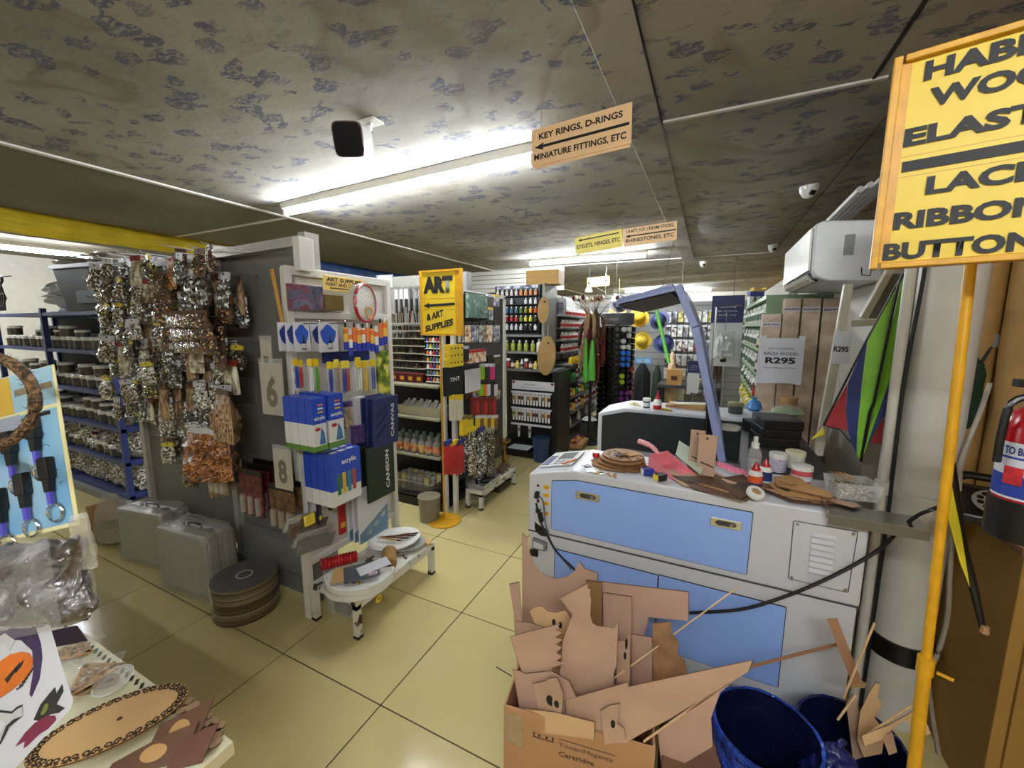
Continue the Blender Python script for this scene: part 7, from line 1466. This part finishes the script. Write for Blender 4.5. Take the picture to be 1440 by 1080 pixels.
# cupboard with telephone, cloth, rolls, extinguisher
cb_ = thing('side_cupboard', 'mustard brown cupboard at the right edge', 'cupboard', (.84,1.60,0)); PLY = M('cupboard_mustard',(152,114,50),.7,var=.1,scale=3)
MB().box(0,0,0,.59,.55,.88).build('carcass', PLY, cb_, bevel=.003); MB().box(-.012,-.012,.88,.6,.57,.905).build('worktop', M('worktop_brown',(112,76,44),.6), cb_, bevel=.003); MB().box(.03,-.012,.06,.56,0,.84).build('door', PLY, cb_, bevel=.003)
ky = MB().tube([(.09+.022*math.cos(k*.5),-.016,.62+.03*math.sin(k*.5)) for k in range(14)], .0025, 6).build('key_ring', STEEL, cb_); MB().box(.08,-.02,.55,.092,-.013,.6).build('key', STEEL, cb_); MB().box(.055,-.02,.6,.075,-.013,.64).build('key', STEEL, cb_)
tl_ = thing('telephone', 'black rotary telephone on the mustard cupboard', 'telephone', (.86,1.80,.905), -.25); MB().prism([(-.085,-.09,0),(.085,-.09,0),(.085,-.08,.035),(.07,.05,.085),(-.07,.05,.085),(-.085,-.08,.035)][:2]+[(.08,.09,0),(-.08,.09,0)], None, (0,0,.03)).build('base', BLACK, tl_, bevel=.006)
MB().prism([(-.08,-.085,.03),(-.08,.08,.03),(-.08,.08,.085),(-.08,.03,.085)], None, (.16,0,0)).build('body', BLACK, tl_, bevel=.006)
dm = Matrix.Translation((0,-.028,.060))@Matrix.Rotation(.45,4,'X')
MB().lathe([(.056,0),(.058,.004),(.05,.006)], 24).xf(dm).build('dial', M('dial_grey',(150,146,136),.3), tl_, smooth=True)
for k in range(10): MB().lathe([(.0085,.006),(.0085,.0075)], 10, (.04*math.cos(k*.56),.04*math.sin(k*.56),0)).xf(dm).build('finger_hole', BLACK, tl_)
MB().lathe([(.028,.006),(.028,.009)], 18).xf(dm).build('dial_centre', BLACK, tl_); MB().tube([(-.11,.055,.10),(-.06,.055,.12),(.06,.055,.12),(.11,.055,.10)], [.022,.013,.013,.022], 10).build('handset', BLACK, tl_, smooth=True)
rc = thing('red_cloth', 'crumpled dark red cloth on the mustard cupboard', 'cloth', (1.05,1.82,.906), .2); mb = MB(); n = 14; vs = [((i/n-.5)*.36,(j/n-.5)*.3,.02+.10*math.exp(-((i/n-.45)**2+(j/n-.5)**2)*9)*(1+.35*math.sin(i*1.3+j*.6)+.2*math.sin(j*1.7))) for j in range(n+1) for i in range(n+1)]
mb.add(vs, [(j*(n+1)+i,j*(n+1)+i+1,(j+1)*(n+1)+i+1,(j+1)*(n+1)+i) for j in range(n) for i in range(n)]); o = mb.build('cloth', M('cloth_red',(116,22,28),.75,var=.2), rc, smooth=True); o.modifiers.new('s','SOLIDIFY').thickness = .006; MB().tube([(-.17,-.14,.026),(.0,-.15,.04),(.17,-.14,.026)], .006, 6).build('hem', M('dark_red'), rc)
ROLLM = M('roll_mustard',(158,120,62),.6,var=.1)
for i,(x,y,r_,l,m_) in enumerate(((.985,2.33,.055,'left tall tan cloth roll standing in the corner',ROLLM),(1.085,2.25,.07,'right tall tan cloth roll nearest the edge',ROLLM),(1.20,2.22,.075,'rear tan cloth roll behind the extinguisher',ROLLM))):
    t = thing('cloth_roll', l, 'cloth roll', (x,y,0), 0, 'tall tan cloth rolls'); MB().lathe([(r_,0),(r_,2.05),(r_*.9,2.06)], 20).build('roll', m_, t, smooth=True); MB().lathe([(r_*.4,2.06),(r_*.4,2.09)], 12).build('core', CARD, t)
t = thing('green_sack', 'dark green bag hanging between the column and cloth rolls', 'bag', tuple(at(1352,480,Y=2.3)), 0); put('pouch', pouch_mesh(.20,.36,.1,830,M('sack_green',(30,60,42),.5,bump=.5),.2), t); MB().tube([(-.08,-.02,-.1),(.0,-.06,-.22),(.08,-.02,-.02)], .006, 6).build('strap', BLACK, t); MB().box(-.10,-.02,-.02,.10,.02,.03).build('top_band', GREYM, t)
sh = thing('wall_shelf', 'small grey shelf of white sticks beside the cloth rolls', 'shelf', tuple(at(1352,458,Y=2.40)), 0); MB().box(-.10,-.06,-.02,.13,.14,0).build('board', GREYM, sh); MB().bar((-.1,.1,-.02),(-.1,.1,-.1),.01).build('bracket', BLACKM, sh)
for i in range(6):
    p = Vector(sh.location)+Vector((-.08+.032*i,-.02,.001)); t = thing('candle_stick', f'{nth(i)} white taper from the left on the small grey shelf', 'taper', tuple(p), (R.uniform(-.06,.06),R.uniform(-.15,.15),0), 'white tapers'); MB().tube([(0,0,0),(0,0,.13+.03*(i%2))], .010, 8).build('stick', PLASTIC_W, t); MB().lathe([(.012,0),(.012,.03)], 8).build('foot_band', YELLOW, t)
cable([at(1392,540,Y=2.05),at(1378,580,Y=1.95),at(1362,620,Y=1.9),at(1352,650,Y=1.85),at(1348,690,Y=1.80)], .007, M('white_cable',(170,164,150),.5), 'thick white cable hanging behind the yellow pole')
cable([at(1340,740,Y=1.50),at(1336,800,Y=1.50),at(1332,870,Y=1.49),at(1318,920,Y=1.47),at(1306,950,Y=1.45),at(1310,1000,Y=1.44),at(1320,1060,Y=1.42)], .006, M('grey_cable2',(120,112,98),.5), 'grey cable dropping beside the mustard cupboard')
um = thing('furled_flag', 'furled yellow and black flag leaning against the cupboard', 'flag', (0,0,0)); MB().tube([at(1336,650,Y=1.52),at(1352,770,Y=1.50),at(1370,830,Y=1.48),at(1384,892,Y=1.46)], [.012,.014,.010,.007], 8).build('pole', BLACK, um, smooth=True)
MB().prism([at(1334,660,Y=1.495),at(1340,690,Y=1.485),at(1352,750,Y=1.475),at(1364,826,Y=1.465),at(1350,790,Y=1.475),at(1333,725,Y=1.49),at(1328,700,Y=1.495)], None, (0,.006,0)).build('flag', M('flag_yellow',(216,196,36),.5), um); MB().lathe([(.010,0),(.008,.02)],8,tuple(at(1384,890,Y=1.455))).build('ferrule', CARD, um)
fx = thing('fire_extinguisher', 'red fire extinguisher with white and blue label, cut by right edge', 'fire extinguisher', tuple(at(1455,640,T=.93)), 0)
MB().lathe([(.05,-.17),(.056,-.165),(.056,.06),(.045,.095),(.02,.115)], 24).build('cylinder', M('ext_red',(168,22,32),.22), fx, smooth=True); MB().lathe([(.058,-.20),(.060,-.19),(.060,-.105),(.057,-.105)], 24).build('boot', BLACK, fx, smooth=True); MB().lathe([(.02,.115),(.022,.15),(.012,.16)], 14).build('valve', BLACKM, fx, smooth=True); MB().box(-.05,-.012,.155,.03,.012,.172).build('handle', BLACK, fx); MB().tube(sm([(-.02,-.02,.14),(-.06,-.02,.12),(-.068,-.02,.05),(-.066,-.015,-.02)],4), .008, 8).build('hose', BLACK, fx, smooth=True)
MB().lathe([(.0566,-.10),(.0566,.03)], 24).build('label_band', PAPER, fx, smooth=True); MB().lathe([(.0569,-.095),(.0569,-.045)], 24).build('label_blue', M('label_royal',(36,60,150),.4), fx, smooth=True)
fxl = Vector((0,0,CH))-Vector(fx.location); az = math.atan2(-fxl.x,fxl.y)
wd = words(fx, 'TO BE USED', .075, .018, (0,0,.012), M('navy_card'), .03)
for v in wd.data.vertices:
    a = v.co.x/.057; v.co = Vector((.0575*math.sin(a),-.0575*math.cos(a),v.co.z))
wd.rotation_euler = (0,0,-.65)
lb = MB().lathe([(.0572,-.06),(.0572,-.02)], 24); lb.build('label_lines', M('label_royal'), fx).scale = (.999,.999,.12); 
MB().obox((-.046,-.036,-.045),(.004,.03,.04),Euler((0,0,.66))).build('label_picture', M('pict_red',(180,40,50),.4,var=.4,scale=60), fx)
MB().box(.05,.02,-.14,.30,.05,-.11).build('bracket', STEEL, fx); MB().box(.05,.02,.02,.30,.05,.05).build('bracket', STEEL, fx)
ps = thing('edge_post', 'plain brown post beyond the right edge carrying the extinguisher', 'post', tuple(Vector((fx.location.x+.33,fx.location.y+.035,0)))); MB().box(-.03,-.03,0,.03,.03,ZC-.01).build('post', PLY, ps); MB().box(-.05,-.05,0,.05,.05,.02).build('foot', BLACKM, ps)
# ================================================================ front left: perforated display stand
SHZ = .65
ld = thing('perforated_stand', 'cream perforated metal display stand at the front left', 'display stand', (0,0,0)); CRM = M('cream_enamel',(216,210,176),.35,var=.04)
MB().box(-2.3,-.25,SHZ-.03,-.853,.385,SHZ).build('shelf', CRM, ld); 
sl_ = MB().box(-2.3,.385,SHZ-.03,-.853,.416,SHZ).build('edge_strip', CRM, ld); MB().box(-.853,-.25,SHZ-.13,-.83,.40,SHZ-.10).build('lower_lip', CRM, ld, bevel=.003); MB().box(-2.3,.39,SHZ-.13,-.83,.416,SHZ-.10).build('lower_lip', CRM, ld)
MB().box(-2.3,-.25,SHZ-.16,-.83,.416,SHZ-.13).build('under_shelf', CRM, ld)
slot_m = MB().box(-.009,-.0035,0,.009,.0035,.0008).mesh('slot', BLACKINK)
for i in range(56):
    o = put('slot', slot_m, sl_); o.location = (-.90-.0245*i,.40,SHZ); o.rotation_euler = (0,0,-.6)
for x in (-2.2,-.92):
    for y in (-.2,.36): MB().box(x-.02,y-.02,0,x+.02,y+.02,SHZ-.16).build('leg', CRM, ld)
MB().box(-1.34,-.22,SHZ,-1.28,-.16,1.80).build('post', CRM, ld); 
for z, y in ((1.66,.13),(1.24,.08)): MB().tube([(-1.31,-.18,z),(-1.25,y-.05,z),(-.84,y,z)], .006, 6).build('arm', STEEL, ld)
# engraved oval plaque
op = thing('oval_plaque', 'large oval ply plaque engraved with a lace border', 'plaque', tuple(at(160,1017,Z=SHZ+.012)), math.radians(62)); 
q0 = Vector(op.location); OW, OD = .128, .073
MB().lathe([(1,0),(1,.005)], 44, sx=OW, sy=OD).build('board', M('plaque_ply',(206,164,104),.55,var=.06,scale=5), op); MB().lathe([(1.004,.001),(1.004,.004)], 44, sx=OW, sy=OD).build('scorched_edge', CUTD, op)
for k in range(44):
    a = 2*math.pi*k/44; c_ = Vector((OW*.90*math.cos(a),OD*.87*math.sin(a),.0055)); rr_ = .0078
    MB().tube([c_+Vector((rr_*(1-.07*j)*math.cos(a+j*.7*(1 if k%2 else -1)),rr_*(1-.07*j)*math.sin(a+j*.7*(1 if k%2 else -1)),0)) for j in range(11)], .0015, 4).build('scroll', M('engraved',(44,28,16),.8), op)
    MB().lathe([(.004,0),(.004,.0008)], 6, (OW*.965*math.cos(a+.07),OD*.955*math.sin(a+.07),.005)).build('scallop', CUTD, op)
MB().lathe([(.005,0),(.005,.0006)], 8, (.01,.0,.005)).build('centre_mark', CUTD, op)
# fretwork lying in clear bag, coin discs, clear plate and leaning frames
for i,(px,py,l) in enumerate(((100,915,'upper triangular ply fretwork in a clear sleeve'),(132,948,'lower triangular ply fretwork in a clear sleeve'))):
    t = thing('ply_fretwork', l, 'fretwork', tuple(at(px,py,Z=SHZ+.008+.012*i)), .4+.6*i, 'triangular fretwork'); L_ = .056
    pt3 = [Vector((L_*math.cos(a),L_*math.sin(a),0)) for a in (0,2.1,4.2)]
    for a_, b_ in ((0,1),(1,2),(2,0)): MB().bar(pt3[a_],pt3[b_],.009,.004).build('bar', CUT, t); 
    for k in range(6): MB().bar(pt3[k%3]*.95,(pt3[(k+1)%3]*(.3+.1*k)+pt3[(k+2)%3]*(.7-.1*k)),.006,.004).build('bar', CUT, t)
    MB().box(-.05,-.05,.006,.05,.05,.007).build('sleeve', CLEAR2, t)
t = thing('sleeve_pack', 'crinkled clear sleeve beside the fretwork on the stand', 'sleeve', tuple(at(112,935,Z=SHZ+.004)), .3); put('pouch', pouch_mesh(.06,.05,.008,850,M('crinkle',(206,204,186),.08,alpha=.22,bump=1.,bscale=24),.6,10,10), t); t.rotation_euler = (1.5,0,.3); MB().box(-.05,-.004,-.01,.05,.004,.02).build('header_card', CLEAR, t)
t = thing('clear_plate', 'clear round lid standing at the shelf edge', 'lid', tuple(at(160,958,Z=SHZ+.012)), (.25,0,.2)); MB().lathe([(.035,0),(.038,.006),(.035,.008)], 24).build('plate', CLEAR, t, smooth=True); MB().tube([(.038*math.cos(k*.27),.038*math.sin(k*.27),.004) for k in range(24)], .0015, 5).build('rim', PLASTIC_W, t)
for r in range(3):
    for i in range(6):
        t = thing('ply_coin', f'{nth(i)} small ply coin, {["upper","middle","lower"][r]} row near the shelf corner', 'coin', tuple(at(262+9*i-3*r,988+7*i+11*r,Z=SHZ+.003+.003*(i%2))), 0, 'small ply coins'); MB().lathe([(.0135,0),(.0135,.003)], 12).build('coin', M('coin_ply',(160,128,92),.6), t, smooth=True); MB().lathe([(.0137,.0006),(.0137,.0024)], 12).build('scorched_edge', CUTD, t)
for i,(px,py,l) in enumerate(((150,958,'round ply disc with a face hole by the fretwork'),(118,968,'plain ply offcut disc under the fretwork'))):
    t = thing('ply_disc', l, 'disc', tuple(at(px,py,Z=SHZ+.004+.004*i)), .3); MB().lathe([(.026,0),(.026,.003)], 20, sy=.8).build('disc', M('coin_ply'), t); MB().lathe([(.008,.003),(.008,.0036)], 8, (.01,0,0)).build('cut_hole', CUTD, t)
def leaner(px_, z0, y_, pts, mat, label, hole=None):
    c = at(px_[0],px_[1],Z=SHZ); t = thing('ply_plaque', label, 'frame', (c.x,c.y,SHZ+.022), (-1.05,0,.75), 'leaning ply frames'); MB().prism([(x,0,z) for x,z in pts], None, (0,.004,0)).build('frame', mat, t); MB().prism([(x*1.01,.001,z*1.01) for x,z in pts], None, (0,.002,0)).build('scorched_edge', CUTD, t)
    if hole: MB().lathe([(1,0),(1,.001)], 16, (0,0,0), 'y').xf(Matrix.Translation((hole[0],-.0012,hole[1]))@Matrix.Diagonal((hole[2],1,hole[3],1))).build('opening', M('plaque_ply'), t)
leaner((245,1072), 0, 0, [(-.05,0),(.035,0),(.05,.085),(.015,.07),(-.04,.055)], M('dark_ply',(112,78,56),.6,var=.1), 'dark pointed ply frame leaning near the shelf corner', (.0,.035,.018,.02))
leaner((215,1095), 0, 0, [(-.08,0),(.05,0),(.06,.06),(.0,.05),(-.07,.025)], M('dark_ply'), 'dark ply frame leaning at the bottom of the picture', (-.005,.025,.022,.014))
leaner((268,1090), 0, 0, [(-.04,0),(.02,0),(.035,.06),(-.03,.045)], M('brown_ply',(104,64,44),.6), 'reddish brown panel leaning at the shelf corner')
# key-ring card on its hook
kc = thing('keyring_card', 'blue card of black key-ring fobs hanging at the left edge', 'card', tuple(at(75,512,T=.60)), 0)
tr_, br_, bl_ = Vector(at(76,512,T=.60)), Vector(at(112,738,T=.585)), Vector(at(-40,786,T=.60))
upk = (tr_-br_).normalized(); hk = (br_-bl_); wk = hk.length; hk = (hk-upk*hk.dot(upk)).normalized(); yk = -hk.cross(upk); hgt = (tr_-br_).length; ok = br_
kc.location = (0,0,0); kc.matrix_world = Matrix(((hk.x,yk.x,upk.x,ok.x),(hk.y,yk.y,upk.y,ok.y),(hk.z,yk.z,upk.z,ok.z),(0,0,0,1)))
MB().box(-wk,-.001,0,0,.001,hgt).build('card', M('card_cream',(222,214,160),.4), kc, bevel=.001)
CB = ramp_mat('card_blue',[(.3,(70,130,186)),(.55,(120,168,200)),(.75,(170,196,206))],5,.3,0,'noise')
MB().box(-wk,-.0016,.006,-.006,-.001,hgt*.735).build('print', CB, kc); MB().box(-wk,-.0016,hgt*.76,-.004,-.001,hgt-.001).build('print', M('card_pale',(150,186,204),.35,var=.06), kc); MB().box(-wk,-.0018,hgt*.76,-.075,-.0016,hgt-.002).build('print', M('card_mustard',(196,160,60),.35), kc); MB().box(-wk,-.0019,hgt*.62,-.066,-.0017,hgt*.745).build('print', M('card_grey',(150,156,170),.35), kc); MB().box(-.042,-.0019,hgt*.70,-.016,-.0017,hgt*.725).build('hang_slot', BLACKINK, kc)
MB().box(-.07,-.0019,hgt*.86,-.006,-.0017,hgt*.90).build('print', M('card_taupe',(130,116,90),.4), kc)
for k in range(5): MB().tube([(-.05+.008*k,-.0018,hgt*.6-.02*k),(-.035+.004*k,-.0018,hgt*.61-.02*k),(-.03+.004*k,-.0018,hgt*.585-.018*k)], .0006, 4).build('print', M('print_slate',(90,110,130),.5), kc)
fob = None
for r in range(2):
    for i in range(4):
        x = -.028-.042*i-(.012 if r else 0); z = hgt*(.355 if r == 0 else .64) - .010*i*0
        if r == 0: z = hgt*.36-.014*i
        else: z = hgt*.62-.012*i
        if x < -wk+.01: continue
        f1 = MB().box(x-.0085,-.014,z-.012,x+.0085,-.003,z+.020).build('fob', BLACK, kc, bevel=.002); MB().prism([(x-.0055,-.012,z-.012),(x+.0055,-.012,z-.012),(x+.004,-.012,z-.030),(x-.004,-.012,z-.030)], None, (0,.007,0)).build('fob_neck', BLACK, f1)
        MB().box(x-.003,-.011,z-.048,x+.003,-.006,z-.028).build('clip', M('clip_lilac',(90,80,190),.3), f1); MB().tube([(x+.012*math.cos(k*.42),-.006,z-.060+.013*math.sin(k*.42)) for k in range(16)], .0016, 5).build('split_ring', CHROME, f1, smooth=True)
# fuzzy brown ring hanging before the card
fz = thing('fuzzy_ring', 'fuzzy brown cord ring hanging over the key-ring card', 'ring', (0,0,0)); Tz = .50
pts = [at(-30+80*math.cos(a),565+66*math.sin(a),T=Tz) for a in [k*2*math.pi/40 for k in range(41)]]
MB().tube(pts, .0065, 8).build('cord', ramp_mat('fuzz',[(.35,(44,30,18)),(.5,(92,66,38)),(.65,(140,108,66))],180,.7,1.,'noise'), fz, smooth=True)
fzm = MB()
for i in range(900):
    p = Vector(R.choice(pts))+Vector((R.uniform(-.006,.006),R.uniform(-.006,.006),R.uniform(-.006,.006))); d = Vector((R.uniform(-1,1),R.uniform(-1,1),R.uniform(-1,1)))*.006; fzm.add([p,p+Vector((0,0,.0008)),p+d],[(0,1,2)])
o = fzm.build('pile', M('fuzz_hair',(84,60,34),.8), fz); o['kind'] = 'stuff'
MB().tube([at(-30,499,T=Tz),Vector((-.84,.13,1.665))], .0012, 5).build('string', STEEL, fz)
# bag of dark wool below the card
wg = thing('wool_bag', 'clear bag of dark grey wool below the key-ring card', 'bag', (0,0,0)); wg.matrix_world = kc.matrix_world@Matrix.Translation((-.115,-.012,-.004))
WOOL = ramp_mat('wool',[(.35,(30,26,26)),(.48,(84,76,72)),(.56,(52,46,44)),(.66,(150,144,142))],14,.35,.8,'noise',lo=1.5,film=True)
mb = MB(); nx, nz = 26, 14; vs = []
for s_ in (-1,1):
    for j in range(nz+1):
        for i in range(nx+1):
            u, v = i/nx*2-1, j/nz; e = max(0,(1-u**6))**.5*max(0,1-abs(v*2-1)**5)**.5
            vs.append((u*.125+.004*math.sin(v*9), s_*(.028*e*(1+.25*math.sin(u*9+v*5)+.2*math.sin(v*14-u*6))), -.115+v*.115-.012*u+.004*math.sin(u*14)))
n_ = (nx+1)*(nz+1)
for s_ in (0,1): mb.add([], [])
mb.add(vs, [tuple(q if s_ else q[::-1]) for s_ in (0,1) for j in range(nz) for i in range(nx) for q in [(s_*n_+j*(nx+1)+i, s_*n_+j*(nx+1)+i+1, s_*n_+(j+1)*(nx+1)+i+1, s_*n_+(j+1)*(nx+1)+i)]])
mb.build('wool', WOOL, wg, smooth=True); MB().box(-.13,-.036,-.12,.128,-.035,.0).build('sleeve', CLEAR2, wg)
MB().tube([(-.06,0,0),(-.06,.05,.06)], .0015, 4).build('string', STEEL, wg)
fl2 = thing('sleeve_flap', 'crinkled clear flap hanging from the wool bag', 'sleeve', (0,0,0)); fl2.matrix_world = kc.matrix_world@Matrix.Translation((.008,-.006,.012)); put('pouch', pouch_mesh(.035,.075,.014,871,M('crinkle'),.7,8,10), fl2); MB().box(-.012,-.002,-.004,.012,.002,.004).build('header_card', CLEAR, fl2)
# sheet of halloween stickers
XS = -.80
tr_, br_ = Vector(at(58,838,T=.60)), Vector(at(103,985,T=.565)); tl2 = Vector(at(-40,880,T=.62))
ho = thing('sticker_sheet', 'white sheet of purple and orange pumpkin stickers at left', 'sticker sheet', (0,0,0)); up2 = (tr_-br_).normalized(); hk2 = (tr_-tl2); hk2 = (hk2-up2*hk2.dot(up2)).normalized(); y2 = -hk2.cross(up2)
ho.matrix_world = Matrix(((hk2.x,y2.x,up2.x,br_.x),(hk2.y,y2.y,up2.y,br_.y),(hk2.z,y2.z,up2.z,br_.z),(0,0,0,1)))
HH = (tr_-br_).length
def inloc(x, y):
    inv = ho.matrix_world.inverted(); o_ = inv@CAM; d_ = inv.to_3x3()@(Vector(at(x,y,T=1))-CAM); s_ = -o_.y/d_.y; p_ = o_+d_*s_; return (p_.x, p_.z)
def dec(name, pxs, mat, off): MB().prism([(inloc(x,y)[0],-off,inloc(x,y)[1]) for x,y in pxs], None, (0,.0003,0)).build(name, mat, ho)
dec('sheet', [(58,838),(70,880),(88,940),(103,985),(100,996),(85,1012),(45,1055),(20,1082),(-30,1130),(-60,1000),(-60,890)], M('sheet_white',(206,208,214),.5,var=.03), .0)
PUR, ORG, BNE, DKK, MAGE = M('st_purple',(62,44,84),.5,var=.2), M('st_orange',(210,110,36),.5,var=.2), M('st_bone',(196,196,196),.5), M('st_dark',(40,40,44),.5), M('st_magenta',(120,36,66),.5,var=.2)
dec('moon', [(25,852),(38,862),(50,880),(58,905),(60,925),(56,955),(45,980),(42,976),(48,940),(46,915),(30,900),(-10,900),(-20,860)], PUR, .0006)
dec('pumpkin', [(0,930),(15,920),(30,916),(42,918),(48,928),(46,940),(36,955),(18,970),(0,982),(-15,985),(-20,940)], ORG, .0010)
for l in ([(8,955),(30,930),(27,938),(12,960)],[(20,942),(36,926),(32,936),(24,946)]): dec('pumpkin_mark', l, DKK, .0013)
for k in range(6): dec('stitch', [(24+4*k,968-5*k),(34+3*k,962-5*k),(34+3*k,964-5*k),(25+4*k,970-5*k)], DKK, .0013)
for l in ([(0,895),(8,890),(14,895),(22,900),(14,915),(8,905),(0,908)],[(0,1001),(18,1003),(25,996),(32,992),(33,1000),(32,1008),(20,1014),(10,1024),(0,1046),(-4,1040),(8,1016),(0,1011)]): dec('bone', l, BNE, .0009); 
for l in ([(0,998),(18,1000),(25,993),(33,990),(32,993),(25,997),(18,1003),(0,1001)],[(33,1006),(24,1014),(14,1022),(2,1046),(0,1046),(10,1020),(20,1011)]): dec('bone_outline', l, DKK, .0011)
dec('leaf', [(48,1012),(58,990),(70,975),(78,966),(80,975),(88,962),(90,972),(80,990),(92,995),(84,1002),(72,1004),(58,1014)], DKK, .0008); dec('leaf', [(58,1004),(64,990),(70,988),(68,998),(62,1005)], M('st_green',(110,120,50),.5), .0011)
dec('flower', [(22,1050),(36,1030),(50,1016),(66,1006),(78,1006),(80,1012),(68,1025),(56,1032),(40,1048),(34,1052),(36,1042)], MAGE, .0009)
bl2 = thing('witch_hat_sticker', 'small black and purple hat sticker pack behind the sheet', 'sticker pack', tuple(at(80,850,T=.72)), math.radians(60)); MB().prism([(-.03,0,-.04),(.035,0,-.045),(.01,0,.0),(.0,0,.035),(-.012,0,.0)], None, (0,.003,0)).build('hat', BLACK, bl2); MB().prism([(-.03,-.001,-.075),(.03,-.001,-.085),(.02,-.001,-.05),(-.02,-.001,-.045)], None, (0,.002,0)).build('print', PUR, bl2); MB().box(-.05,.004,-.09,.05,.005,.05).build('sleeve', CLEAR, bl2)
MB().tube([(-.04,.01,1.24),(-.30,-.25,1.24)], .0, 3) if False else None
